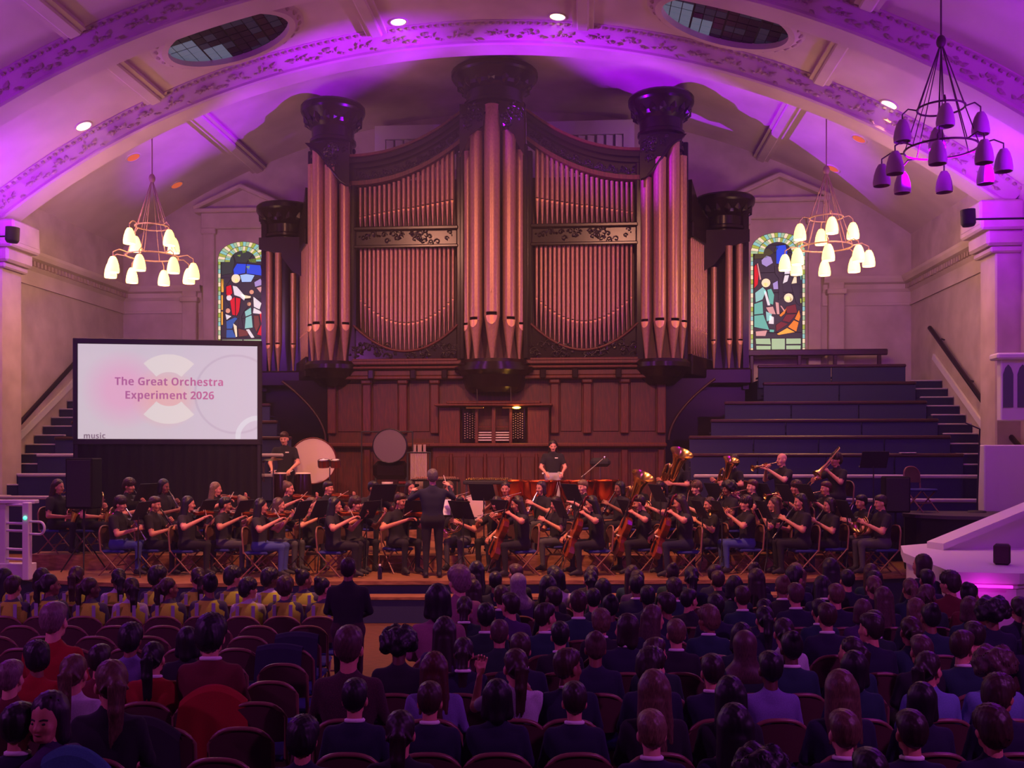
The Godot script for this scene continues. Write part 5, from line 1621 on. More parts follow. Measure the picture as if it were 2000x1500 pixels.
func text_part(o, called, words, size, col, t, depth = 0.004, energy = 1.0):
	var f = SystemFont.new()
	f.font_names = PackedStringArray(["Droid Sans"])
	f.font_weight = 800
	var m = TextMesh.new()
	m.text = words
	m.font = f
	m.font_size = 64
	m.pixel_size = size / 64.0
	m.depth = depth
	m.curve_step = 2.0
	return part(o, called, m, glow("screen_ink_%s" % col, col, energy, col), t)

func build_screen():
	var a = at(143, 868, 18.8)
	var b = at(512, 866, 19.3)
	var mid = (a + b) / 2
	var w = Vector2(a.x, a.z).distance_to(Vector2(b.x, b.z))
	var o = thing("projection_screen", "large projection screen showing a pale pink title slide", "projection screen", Vector3(mid.x, STAGE, mid.z), atan2(a.z - b.z, b.x - a.x))
	var y0 = mid.y - STAGE
	var h = 2.04
	part(o, "frame", G.new().bev(Vector3(0, y0 + 0.04, 0), Vector3(w, 0.11, 0.08), 0.01).bev(Vector3(0, y0 + h - 0.05, 0), Vector3(w, 0.11, 0.08), 0.01).bev(Vector3(-w / 2 + 0.045, y0 + h / 2, 0), Vector3(0.09, h, 0.08), 0.01).bev(Vector3(w / 2 - 0.045, y0 + h / 2, 0), Vector3(0.09, h, 0.08), 0.01).done(), mats.black)
	var sw = w - 0.16
	var sh = h - 0.16
	var m = StandardMaterial3D.new()
	m.resource_name = "screen_slide"
	m.albedo_color = Color(0.45, 0.45, 0.45)
	m.emission_enabled = true
	m.emission_operator = BaseMaterial3D.EMISSION_OP_MULTIPLY
	m.emission = Color.WHITE
	m.emission_energy_multiplier = 0.98
	m.emission_texture = slide_texture()
	var q = QuadMesh.new()
	q.size = Vector2(sw, sh)
	part(o, "screen_surface", q, m, xf(Vector3(0, y0 + h / 2, 0.02)))
	part(o, "screen_back", boxm(Vector3(snappedf(sw, 0.01), snappedf(sh, 0.01), 0.02)), mats.black, xf(Vector3(0, y0 + h / 2, -0.01)))
	var ink = Color(0.62, 0.38, 0.52)
	text_part(o, "screen_title", "The Great Orchestra", 0.21, ink, xf(Vector3(0.02, y0 + h * 0.595, 0.028)), 0.004, 0.9)
	text_part(o, "screen_title", "Experiment 2026", 0.21, ink, xf(Vector3(0.02, y0 + h * 0.465, 0.028)), 0.004, 0.9)
	text_part(o, "screen_caption", "music", 0.145, Color(0.48, 0.42, 0.45), xf(Vector3(-w * 0.388, y0 + h * 0.075, 0.028)), 0.004, 0.9)
	# black drape below, in soft folds
	var rows = [PackedVector3Array(), PackedVector3Array()]
	for k in 121:
		var x = -w / 2 + w * k / 120.0
		rows[0].append(Vector3(x, 0.42, 0.03 * sin(k * 0.9) + 0.02))
		rows[1].append(Vector3(x, y0, 0.015 * sin(k * 0.9)))
	part(o, "skirt", G.new().grid(rows).done(), mats.black_cloth)
	for s in [-1.0, 1.0]:
		part(o, "leg", G.new().box(Vector3(s * (w / 2 - 0.06), y0 / 2, 0), Vector3(0.06, y0, 0.05)).done(), mats.black)
		part(o, "foot", G.new().box(Vector3(s * (w / 2 - 0.06), 0.025, 0.0), Vector3(0.08, 0.05, 0.9)).done(), mats.black)
	var l = AreaLight3D.new()
	l.name = "screen_light"
	l.area_size = Vector2(sw, sh)
	l.light_color = Color(1.0, 0.84, 0.9)
	l.light_energy = 3.0
	l.area_range = 40.0
	l.shadow_enabled = true
	o.add_child(l)
	l.position = Vector3(0, y0 + h / 2, 0.06)
	l.rotation.y = PI

func build_percussion():
	var R = 1.23
	whole("percussion_riser", G.new().bev(Vector3(0.0, (STAGE + R) / 2, -22.55), Vector3(8.4, R - STAGE, 5.0), 0.01).done(), mats.stage_wood, "low timber riser under the percussion in front of the organ", "riser")
	whole("brass_riser", G.new().bev(Vector3(5.3, (STAGE + 1.3) / 2, -18.52), Vector3(4.6, 1.3 - STAGE, 0.9), 0.01).done(), mats.blue_paint, "low blue riser under the back row of brass players", "riser")
	# big bass drum, seen face on
	var p = at(613, 900, 21.4)
	var o = thing("bass_drum", "big bass drum with a pinkish head behind the left percussionist", "drum", Vector3(p.x, R, p.z), YAW + 0.12)
	drum(o, "shell", 0.5, 0.42, mats.violin_wood, mats.skin_drum, Transform3D(Basis(Vector3(1, 0, 0), PI / 2), Vector3(0, p.y - R, -0.2)), mats.violin_wood)
	for s in [-1.0, 1.0]: part(o, "stand_leg", G.new().tube([Vector3(s * 0.4, 0.01, 0.2), Vector3(s * 0.34, 0.9, 0.0), Vector3(s * 0.3, 1.0, 0)], 0.02, 6).done(), mats.black)
	part(o, "stand_bar", G.new().tube([Vector3(-0.37, 0.45, 0.1), Vector3(0.37, 0.45, 0.1)], 0.02, 6).done(), mats.black)
	# round grey gong-like drum in a dark frame
	p = at(764, 871, 22.0)
	o = thing("framed_drum", "round drum with a grey head in a dark shell before the organ case", "drum", Vector3(p.x, R, p.z), YAW)
	var yc = p.y - R
	drum(o, "shell", 0.38, 0.3, mats.black_gloss, mat("drum_grey", Color(0.36, 0.30, 0.34), 0.5), Transform3D(Basis(Vector3(1, 0, 0), PI / 2), Vector3(0, yc, -0.05)), mats.black_gloss)
	part(o, "cradle", G.new().bev(Vector3(0, yc - 0.55, 0), Vector3(0.8, 0.42, 0.3), 0.1).done(), mats.dark_wood)
	for s in [-1.0, 1.0]: part(o, "post", G.new().tube([Vector3(s * 0.36, 0.0, 0.1), Vector3(s * 0.34, yc - 0.5, 0)], 0.03, 6).done(), mats.black)
	# goal-post rack
	p = gd(756, 22.15, R)
	o = thing("percussion_rack", "thin dark goal-post rack standing behind the grey-headed drum", "rack", p, YAW)
	o.scale = Vector3(1, 0.93, 1)
	part(o, "top_bar", G.new().tube([Vector3(-0.58, 2.06, 0), Vector3(0.58, 2.06, 0)], 0.018, 6).done(), mats.black)
	for s in [-1.0, 1.0]:
		part(o, "post", G.new().tube([Vector3(s * 0.58, 0.02, 0), Vector3(s * 0.58, 2.06, 0)], 0.018, 6).done(), mats.black)
		part(o, "foot", G.new().tube([Vector3(s * 0.58, 0.02, -0.12), Vector3(s * 0.58, 0.02, 0.25)], 0.02, 6).done(), mats.black)
	# long low table with a wooden resonator box
	p = gd(775, 21.3, R)
	o = thing("percussion_table", "dark trap table strewn with small instruments left of the conductor", "table", p, YAW)
	part(o, "top", boxm(Vector3(0.95, 0.05, 0.4), 0.01), mats.black_cloth, xf(Vector3(0, 0.72, 0)))
	for s in [[-0.42, -0.15], [0.42, -0.15], [-0.42, 0.15], [0.42, 0.15]]: part(o, "leg", boxm(Vector3(0.03, 0.7, 0.03)), mats.black, xf(Vector3(s[0], 0.35, s[1])))
	whole("tambourine", lathe_at([Vector2(0.12, 0), Vector2(0.125, 0.05), Vector2(0.11, 0.05), Vector2(0.11, 0.01), Vector2(0.001, 0.012)], 18).done(), mats.skin_drum, "pale tambourine lying on the dark trap table", "tambourine", p + Vector3(-0.2, 0.745, 0.05))
	whole("wood_block", boxm(Vector3(0.2, 0.06, 0.08), 0.015), mats.violin_wood, "small wood block lying on the dark trap table", "wood block", p + Vector3(0.15, 0.775, 0.05))
	# tubular bells
	p = gd(818, 21.75, R)
	o = thing("tubular_bells", "rack of pale upright tubular bells before the organ panels", "tubular bells", p, YAW)
	for i in 12: part(o, "bell_tube", cached("bell_a", func(): return G.new().tube([Vector3(0, 0.62, 0), Vector3(0, 1.46, 0)], 0.0135, 8)), mats.silver if false else mat("bell_pale", Color(0.86, 0.78, 0.66), 0.3, 0.6), xf(Vector3(-0.17 + i * 0.031, 0.0, 0.04)))
	for i in 12:
		if i in [2, 3, 5, 6, 7, 9, 10]: part(o, "bell_tube", cached("bell_b", func(): return G.new().tube([Vector3(0, 0.8, 0), Vector3(0, 1.62, 0)], 0.0135, 8)), mats.bell_pale, xf(Vector3(-0.17 + i * 0.031, 0, -0.03)))
	part(o, "top_bar", boxm(Vector3(0.5, 0.03, 0.16), 0.01), mats.black, xf(Vector3(0, 1.44, -0.01)))
	part(o, "lower_rail", boxm(Vector3(0.5, 0.03, 0.1), 0.01), mats.black, xf(Vector3(0, 0.6, 0)))
	for s in [-1.0, 1.0]:
		part(o, "side_post", boxm(Vector3(0.04, 1.44, 0.05), 0.01), mats.black, xf(Vector3(s * 0.25, 0.73, 0)))
		part(o, "foot", boxm(Vector3(0.05, 0.04, 0.5), 0.01), mats.black, xf(Vector3(s * 0.25, 0.02, 0)))
	# xylophone with a black drape
	p = gd(852, 21.2, R)
	o = thing("xylophone", "xylophone with a hanging black drape behind the conductor", "xylophone", p, YAW)
	bars(o, 22, 0.34, 0.2, -0.5, 0.5, 0.88, 0.08, mat("bar_shine", Color(0.6, 0.44, 0.36), 0.25, 0.3))
	bars(o, 18, 0.22, 0.16, -0.45, 0.42, 0.9, -0.16, mats.bar_shine)
	part(o, "frame", G.new().bev(Vector3(0, 0.84, 0.24), Vector3(1.06, 0.05, 0.03), 0.01).bev(Vector3(0, 0.84, -0.24), Vector3(0.9, 0.05, 0.03), 0.01).done(), mats.dark_wood)
	part(o, "drape", G.new().box(Vector3(0.1, 0.46, 0.27), Vector3(0.72, 0.72, 0.02)).done(), mats.black_cloth)
	for s in [[-0.5, -0.2], [0.5, -0.2], [-0.5, 0.2], [0.5, 0.2]]: part(o, "leg", boxm(Vector3(0.04, 0.84, 0.04)), mats.black, xf(Vector3(s[0], 0.42, s[1])))
	# glockenspiel
	p = gd(955, 20.9, R)
	o = thing("glockenspiel", "glittering glockenspiel on a stand right of the conductor", "glockenspiel", p, YAW)
	bars(o, 24, 0.28, 0.14, -0.5, 0.5, 0.86, 0.06, mats.brass)
	bars(o, 18, 0.18, 0.12, -0.46, 0.42, 0.88, -0.14, mats.brass)
	part(o, "tray", G.new().bev(Vector3(0, 0.8, 0), Vector3(1.1, 0.08, 0.5), 0.02).done(), mats.black)
	for s in [[-0.48, -0.18], [0.48, -0.18], [-0.48, 0.18], [0.48, 0.18]]: part(o, "leg", boxm(Vector3(0.035, 0.78, 0.035)), mats.chrome, xf(Vector3(s[0], 0.39, s[1])))
	# kit bass drum and its cymbal
	p = at(925, 962, 20.2)
	o = thing("kit_drum", "drum kit bass drum with a white front head below the glockenspiel", "drum", Vector3(p.x, R, p.z), YAW)
	drum(o, "shell", 0.26, 0.35, mats.white_paint, mats.skin_drum, Transform3D(Basis(Vector3(1, 0, 0), PI / 2), Vector3(0, 0.3, -0.1)))
	for s in [-1.0, 1.0]: part(o, "spur", G.new().tube([Vector3(s * 0.24, 0.2, 0.1), Vector3(s * 0.36, 0.01, 0.25)], 0.012, 5).done(), mats.chrome)
	# kettledrums
	var words = ["leftmost", "second", "third", "rightmost"]
	var px = [1004, 1052, 1128, 1178]
	for i in 4:
		p = gd(px[i], [21.0, 20.7, 20.8, 21.2][i], R)
		o = thing("kettledrum", "%s of the four copper kettledrums before the organ" % words[i], "kettledrum", p, YAW, "copper kettledrums")
		var r = [0.36, 0.4, 0.38, 0.32][i]
		part(o, "bowl", lathe_at([Vector2(0.06, 0.32), Vector2(r * 0.6, 0.38), Vector2(r * 0.9, 0.55), Vector2(r, 0.82)], 28).done(), mats.copper)
		part(o, "drumhead", lathe_at([Vector2(r, 0.83), Vector2(0.001, 0.836)], 28).done(), mats.skin_drum)
		var ring = []
		for k in 33: ring.append(Vector3(cos(TAU * k / 32.0) * (r + 0.012), 0.83, sin(TAU * k / 32.0) * (r + 0.012)))
		part(o, "hoop", G.new().tube(ring, 0.017, 6, false).done(), mats.copper)
		for k in 6:
			var a = TAU * k / 6.0
			part(o, "strut", G.new().tube([Vector3(cos(a) * (r + 0.03), 0.85, sin(a) * (r + 0.03)), Vector3(cos(a) * (r * 0.9), 0.5, sin(a) * (r * 0.9)), Vector3(cos(a) * 0.22, 0.1, sin(a) * 0.22)], 0.014, 5).done(), mats.copper)
		part(o, "pedal_base", lathe_at([Vector2(0.26, 0.0), Vector2(0.28, 0.06), Vector2(0.08, 0.12), Vector2(0.06, 0.34)], 16).done(), mats.black)
	# congas, bongos, cymbal at the left
	for q in [[545, 20.3, "left"], [592, 20.3, "right"]]:
		p = gd(q[0], q[1], R)
		o = thing("conga", "%s of the two dark red congas in front of the left percussionist" % q[2], "conga", p, 0.0, "dark red congas")
		part(o, "shell", lathe_at([Vector2(0.12, 0.25), Vector2(0.17, 0.5), Vector2(0.18, 0.7), Vector2(0.15, 1.0)], 20).done(), mat("conga_red", Color(0.12, 0.02, 0.02), 0.25))
		part(o, "drumhead", lathe_at([Vector2(0.155, 0.99), Vector2(0.15, 1.02), Vector2(0.001, 1.025)], 20).done(), mats.skin_drum)
		for k in 3:
			var a = TAU * k / 3.0 + 0.5
			part(o, "stand_leg", G.new().tube([Vector3(cos(a) * 0.18, 0.55, sin(a) * 0.18), Vector3(cos(a) * 0.26, 0.01, sin(a) * 0.26)], 0.012, 5).done(), mats.chrome)
	p = gd(644, 20.6, R)
	o = thing("bongos_pair", "two pale-headed bongos on one stand right of the bass drum", "bongos", p)
	tripod(o, 1.12, mats.chrome)
	for s in [-1.0, 1.0]: drum(o, "bongo", 0.115 if s < 0 else 0.1, 0.16, mats.violin_wood, mats.paper, Transform3D(Basis(Vector3(1, 0, 0), 0.15), Vector3(s * 0.125, 1.12, 0)))
	p = gd(534, 20.0, R)
	o = thing("cymbal", "brass cymbal on a stand in front of the left percussionist", "cymbal", p)
	tripod(o, 1.3, mats.chrome)
	part(o, "plate", lathe_at([Vector2(0.2, 0.0), Vector2(0.06, 0.02), Vector2(0.04, 0.05), Vector2(0.001, 0.055)], 24, Transform3D(Basis(Vector3(1, 0, 0), 0.12), Vector3(0, 1.29, 0))).done(), mats.brass)
	# hanging wind chimes
	p = gd(500, 19.6, R)
	o = thing("wind_chimes", "gold wind chimes hanging from a stand beside the congas", "chimes", p, YAW)
	tripod(o, 1.25, mats.black)
	part(o, "bar", boxm(Vector3(0.36, 0.03, 0.03), 0.005), mats.dark_wood, xf(Vector3(0, 1.25, 0)))
	for i in 14: part(o, "chime", G.new().tube([Vector3(-0.16 + i * 0.025, 1.22, 0), Vector3(-0.16 + i * 0.025, 1.02 - i * 0.014, 0)], 0.006, 5).done(), mats.brass)
	# tall stand with a dark tray and beaters near the right percussionist
	p = gd(1172, 21.95, R)
	o = thing("beater_tray", "dark padded beater tray on a tall stand right of the percussionist", "tray stand", p, YAW)
	part(o, "tray", G.new().bev(Vector3(0, 1.22, 0), Vector3(0.46, 0.2, 0.3), 0.07).done(), mats.black)
	tripod(o, 1.13, mats.chrome)
	p = gd(1140, 21.3, R)
	o = thing("boom_microphone", "microphone on a slanting chrome boom near the kettledrums", "microphone", p, YAW)
	tripod(o, 0.95, mats.black)
	part(o, "boom", G.new().tube([Vector3(-0.05, 0.9, 0), Vector3(0.42, 1.3, 0)], 0.012, 6).done(), mats.chrome)
	part(o, "capsule", G.new().ball(Vector3(0.46, 1.33, 0), 0.035, 8, 6).done(), mats.chrome)

func build_fixtures():
	loudspeaker("black loudspeaker on a tripod hiding a player at the stage left", gd(164, 16.6, STAGE), YAW, Vector3(0.46, 0.86, 0.4), 1.1)
	loudspeaker("black loudspeaker on a tripod at the stage right beside the seated horn players", gd(1749, 16.9, STAGE), YAW - 0.2, Vector3(0.42, 0.62, 0.4), 1.02)
	# white landing with sloping parapet at the right
	var o = thing("white_landing", "white stair landing with sloping parapet and magenta light strip at right", "landing")
	var base = PackedVector2Array()
	for q in [[1770, 15.3], [1776, 14.2], [1868, 11.95], [1985, 11.8], [2080, 12.4], [2080, 15.9], [1850, 15.9]]:
		var p = gd(q[0], q[1], 0)
		base.append(Vector2(p.x, -p.z))
	var t = Transform3D(flat(), Vector3.ZERO)
	part(o, "body", G.new().plate(base, 0.0, 1.0, t).done(), mats.white_paint)
	var cop = Geometry2D.offset_polygon(base, 0.08)[0]
	part(o, "coping", G.new().plate(cop, 1.05, 1.18, t).done(), mats.white_paint)
	part(o, "coping_bed", G.new().plate(Geometry2D.offset_polygon(base, 0.03)[0], 0.99, 1.06, t).done(), mats.white_paint)
	var a = gd(1832, 14.8, 1.18)
	var b = gd(2060, 15.3, 1.18)
	var along = (b - a)
	var L = along.length()
	var fr = Transform3D(Basis(along / L, Vector3.UP, (along / L).cross(Vector3.UP)), a)
	part(o, "sloping_parapet", G.new().plate(PackedVector2Array([Vector2(0, 0), Vector2(L, 0), Vector2(L, 0.78), Vector2(0, 0.03)]), -0.12, 0.12, fr).done(), mats.white_paint)
	part(o, "parapet_coping", G.new().plate(PackedVector2Array([Vector2(-0.05, 0.0), Vector2(L, 0.72), Vector2(L, 0.82), Vector2(-0.05, 0.1)]), -0.19, 0.19, fr).done(), mats.white_paint)
	var s0 = gd(1870, 11.85, 1.02)
	var s1 = gd(1978, 11.69, 1.02)
	part(o, "light_strip", G.new().tube([s0, s1], 0.018, 6).done(), glow("led_strip", Color(0.95, 0.12, 0.85), 2.2))
	omni("strip_glow", (s0 + s1) / 2 + Vector3(-0.02, -0.03, 0.12), Color(0.9, 0.1, 0.9), 0.05, 0.1)
	var sp = gd(1957, 12.7, 1.18)
	o = thing("small_speaker", "small brown monitor speaker standing on the white landing", "loudspeaker", sp, YAW - 0.5)
	part(o, "cabinet", G.new().bev(Vector3(0, 0.135, 0), Vector3(0.2, 0.27, 0.2), 0.03).done(), mat("speaker_brown", Color(0.15, 0.09, 0.1), 0.5))
	part(o, "grille", G.new().bev(Vector3(0, 0.135, 0.1), Vector3(0.17, 0.23, 0.012), 0.004).done(), mat("speaker_grille", Color(0.26, 0.16, 0.19), 0.8))
	# dark rounded side platform behind it
	o = thing("side_platform", "dark carpeted side platform with a pale rounded edge at the stage right", "platform")
	base = PackedVector2Array()
	for q in [[1765, 18.0], [1767, 17.2], [1790, 16.9], [1850, 16.5], [1930, 16.3], [1980, 16.3], [1960, 17.8]]:
		var p = gd(q[0], q[1], 0)
		base.append(Vector2(p.x, -p.z))
	part(o, "body", G.new().plate(base, STAGE, 1.52, t).done(), mat("dark_carpet", Color(0.05, 0.02, 0.06), 0.9))
	part(o, "edge", G.new().plate(Geometry2D.offset_polygon(base, 0.03)[0], 1.52, 1.58, t).done(), mat("edge_grey", Color(0.22, 0.18, 0.22), 0.7))
	# white stair rails at the left
	o = thing("white_stair_rail", "white posts and rails of the side steps at the far left", "railing")
	var A = gd(8, 15.9, STAGE)
	var B = gd(53, 15.7, STAGE)
	for p in [A, B]:
		part(o, "post", G.new().bev(p + Vector3(0, 0.62, 0), Vector3(0.11, 1.25, 0.11), 0.01).done(), mats.white_paint)
	var ax = (B - A)
	for y in [0.32, 0.48, 0.78, 0.9, 1.2]: part(o, "rail", G.new().tube([A - ax * 1.2 + Vector3(0, y, 0), B + Vector3(0, y, 0)], 0.022, 6).done(), mats.white_paint)
	part(o, "top_rail", G.new().bev((A + B) / 2 - ax * 0.4 + Vector3(0, 1.25, 0), Vector3(1.0, 0.06, 0.16), 0.01, Basis(Vector3.UP, YAW)).done(), mats.white_paint)
	part(o, "base_panel", G.new().bev((A + B) / 2 - ax * 0.5 + Vector3(0, 0.12, -0.02), Vector3(0.95, 0.25, 0.2), 0.01, Basis(Vector3.UP, YAW)).done(), mats.white_paint)
	part(o, "indicator_light", G.new().ball(B + Vector3(0.0, 1.0, 0.06), 0.03, 8, 6).done(), glow("green_led_light", Color(0.1, 1.0, 0.7), 3.0))
	var loop = []
	for k in 13:
		var q = -PI / 2 + PI * k / 12.0
		loop.append(B + ax.normalized() * (0.28 + 0.1 * cos(q)) + Vector3(0, 0.84 + 0.1 * sin(q), 0))
	loop.push_front(B + Vector3(0, 0.74, 0))
	loop.append(B + Vector3(0, 0.94, 0))
	part(o, "loop_rail", G.new().tube(loop, 0.02, 6).done(), mats.white_paint)
	# spare chair, tall music stand and papers at the right tiers
	chair("empty folding chair by the choir tiers behind the right loudspeaker", "", gd(1800, 17.6, 1.58), YAW + 0.5)
	music_stand("tall black music stand tilted before the right choir tiers", gd(1706, 18.0, 1.3), YAW + PI, 1.12)
	whole("mic_stand", G.new().tube([Vector3(0, 0, 0), Vector3(0.05, 1.5, 0.0)], 0.014, 6).tube([Vector3(0.05, 1.5, 0), Vector3(-0.22, 1.62, 0)], 0.012, 6).lathe([Vector2(0.16, 0), Vector2(0.15, 0.03), Vector2(0.02, 0.04)], 14).done(), mats.black, "tall thin black microphone stand against the white wall at right", "mic stand", gd(1908, 17.5, 1.58))
	var pz = -24.0 + 0.715 * 5
	whole("paper_sheet", G.new().bev(Vector3.ZERO, Vector3(0.3, 0.012, 0.16), 0.003).done(), mats.paper, "white papers left lying on a right choir bench rail", "paper", Vector3(8.7, 2.66, pz))
	whole("paper_sheet", G.new().bev(Vector3.ZERO, Vector3(0.24, 0.02, 0.14), 0.003).done(), mats.paper, "small pale folder lying on a right choir bench rail", "paper", Vector3(8.2, 2.66, pz))
	for q in [[1470, 1110, 15.95, "pink water bottle standing at the stage front by the jeans trumpeter"], [742, 1128, 15.75, "dark water bottle standing at the stage front left of the conductor"], [683, 958, 21.6, "clear pale water bottle beside the bongos"]]:
		var p = gd(q[0], q[2], STAGE if q[2] < 18 else 1.23)
		o = thing("water_bottle", q[3], "bottle", p)
		part(o, "flask", lathe_at([Vector2(0.001, 0), Vector2(0.036, 0.003), Vector2(0.037, 0.16), Vector2(0.016, 0.2), Vector2(0.014, 0.22)], 14).done(), mat("bottle_%d" % q[0], {742: Color(0.12, 0.08, 0.2), 1470: Color(0.8, 0.3, 0.6), 683: Color(0.6, 0.55, 0.52)}[q[0]], 0.2))
		part(o, "cap", lathe_at([Vector2(0.018, 0.215), Vector2(0.018, 0.245), Vector2(0.001, 0.246)], 12).done(), mats.white_paint)

func build_props():
	build_screen()
	build_percussion()
	build_fixtures()

# ---------------------------------------------------------------- instruments; each is a thing in its player's frame
func fiddle_outline(L):
	# body outline of length L along y, lower bout at the bottom
	var half = [[0.0, 0.02], [0.16, 0.0], [0.30, 0.06], [0.34, 0.2], [0.28, 0.34], [0.215, 0.46], [0.20, 0.54], [0.235, 0.62], [0.27, 0.72], [0.26, 0.86], [0.19, 0.96], [0.06, 1.0]]
	var p = PackedVector2Array()
	for q in half: p.append(Vector2(q[0], q[1]) * L)
	for i in range(half.size() - 1, 0, -1): p.append(Vector2(-half[i][0], half[i][1]) * L)
	return p

func fiddle(called, label, group, t, L, cat):
	# y runs from tail to scroll, z is the belly side
	var o = thing(called, label, cat, Vector3.ZERO, 0.0, group)
	o.transform = t
	var d = L * 0.12
	part(o, "body", cached("fid_b%.2f" % L, func(): return G.new().plate(fiddle_outline(L), -d / 2, d / 2)), mats.violin_wood)
	part(o, "belly", cached("fid_t%.2f" % L, func(): return G.new().plate(Geometry2D.offset_polygon(fiddle_outline(L), -L * 0.03)[0], d / 2, d / 2 + L * 0.015)), mat("belly_wood", Color(0.56, 0.24, 0.08), 0.22))
	part(o, "neck", cached("fid_n%.2f" % L, func(): return G.new().tube([Vector3(0, L * 0.95, d * 0.2), Vector3(0, L * 1.38, d * 0.45)], L * 0.03, 6)), mats.violin_wood)
	part(o, "fingerboard", cached("fid_f%.2f" % L, func(): return G.new().bev(Vector3(0, L * 1.05, d * 0.85), Vector3(L * 0.08, L * 0.72, L * 0.02), L * 0.006)), mats.black_gloss)
	part(o, "scroll", cached("fid_s%.2f" % L, func(): return G.new().tube([Vector3(0, L * 1.36, d * 0.4), Vector3(0, L * 1.5, d * 0.3), Vector3(0, L * 1.56, d * 0.0), Vector3(0, L * 1.5, -d * 0.2)], L * 0.032, 6)), mats.violin_wood)
	part(o, "bridge", cached("fid_r%.2f" % L, func(): return G.new().box(Vector3(0, L * 0.5, d * 0.9), Vector3(L * 0.12, L * 0.015, d * 0.5))), mats.paper)
	part(o, "tailpiece", cached("fid_p%.2f" % L, func(): return G.new().bev(Vector3(0, L * 0.25, d * 0.8), Vector3(L * 0.09, L * 0.3, L * 0.02), L * 0.005)), mats.black_gloss)
	return o

func bow(label, a, b, group):
	var o = thing("bow", label, "bow", Vector3.ZERO, 0.0, group)
	var n = (b - a).normalized()
	var side = n.cross(Vector3(0.2, 1, 0.3)).normalized() * 0.02
	o.position = a
	part(o, "stick", G.new().tube([Vector3.ZERO, (b - a) * 0.5 + side * 0.3, b - a], 0.005, 5).done(), mats.violin_wood)
	part(o, "bow_hair", G.new().tube([side, b - a + side * 0.6], 0.0025, 4).done(), mats.paper)
	part(o, "frog", G.new().ball(n * 0.06 + side * 0.5, Vector3(0.012, 0.012, 0.012), 6, 4).done(), mats.black_gloss)

func horn_bell(o, called, pts, rads, m, sides = 14):
	part(o, called, G.new().tube(pts, rads, sides, false).done(), m)

func clarinet(label, t, m, cat, group):
	var o = thing(cat.replace(" ", "_"), label, cat, Vector3.ZERO, 0.0, group)
	o.transform = t
	part(o, "joint", cached("cl_j", func(): return G.new().lathe([Vector2(0.008, 0.0), Vector2(0.012, 0.06), Vector2(0.015, 0.08), Vector2(0.014, 0.3), Vector2(0.016, 0.31), Vector2(0.014, 0.32), Vector2(0.015, 0.54)], 10)), m)
	part(o, "bell", cached("cl_b", func(): return G.new().lathe([Vector2(0.015, 0.54), Vector2(0.02, 0.6), Vector2(0.036, 0.66), Vector2(0.033, 0.66), Vector2(0.012, 0.58)], 12)), m)
	part(o, "keywork", cached("cl_k", func(): return G.new().tube([Vector3(0, 0.1, 0.019), Vector3(0, 0.5, 0.02)], 0.004, 4).tube([Vector3(0.014, 0.16, 0.012), Vector3(0.014, 0.44, 0.012)], 0.003, 4)), mats.silver)

func flute(label, a, b):
	var o = thing("flute", label, "flute", a, 0.0, "silver flutes")
	part(o, "tube", G.new().tube([Vector3.ZERO, b - a], 0.011, 8).done(), mats.silver)
	part(o, "lip_plate", G.new().ball((b - a) * 0.14, Vector3(0.02, 0.012, 0.018), 8, 5).done(), mats.silver)
	part(o, "keywork", G.new().tube([(b - a) * 0.35 + Vector3(0, 0.012, 0.008), (b - a) * 0.9 + Vector3(0, 0.012, 0.008)], 0.005, 4).done(), mats.silver)

func saxophone(label, t):
	var o = thing("saxophone", label, "saxophone", Vector3.ZERO, 0.0, "brass saxophones")
	o.transform = t
	part(o, "neck", cached("sx_n", func(): return G.new().tube([Vector3(0, 1.1, 0.13), Vector3(0, 1.13, 0.19), Vector3(-0.01, 1.11, 0.25), Vector3(-0.02, 1.04, 0.27)], [0.01, 0.012, 0.014, 0.016], 8)), mats.brass)
	part(o, "body_tube", cached("sx_b", func(): return G.new().tube([Vector3(-0.02, 1.04, 0.27), Vector3(-0.06, 0.8, 0.27), Vector3(-0.11, 0.56, 0.26), Vector3(-0.12, 0.49, 0.29), Vector3(-0.12, 0.47, 0.35), Vector3(-0.12, 0.52, 0.4), Vector3(-0.11, 0.62, 0.42)], [0.016, 0.026, 0.036, 0.04, 0.042, 0.045, 0.05], 10)), mats.brass)
	part(o, "bell", cached("sx_l", func(): return G.new().tube([Vector3(-0.11, 0.62, 0.42), Vector3(-0.1, 0.7, 0.44), Vector3(-0.09, 0.76, 0.47)], [0.05, 0.064, 0.09], 14, false)), mats.brass)
	part(o, "keywork", cached("sx_k", func(): return G.new().tube([Vector3(-0.03, 1.0, 0.31), Vector3(-0.08, 0.62, 0.31)], 0.006, 4).ball(Vector3(-0.1, 0.72, 0.3), 0.03, 8, 5).ball(Vector3(-0.08, 0.8, 0.3), 0.024, 8, 5)), mats.brass)

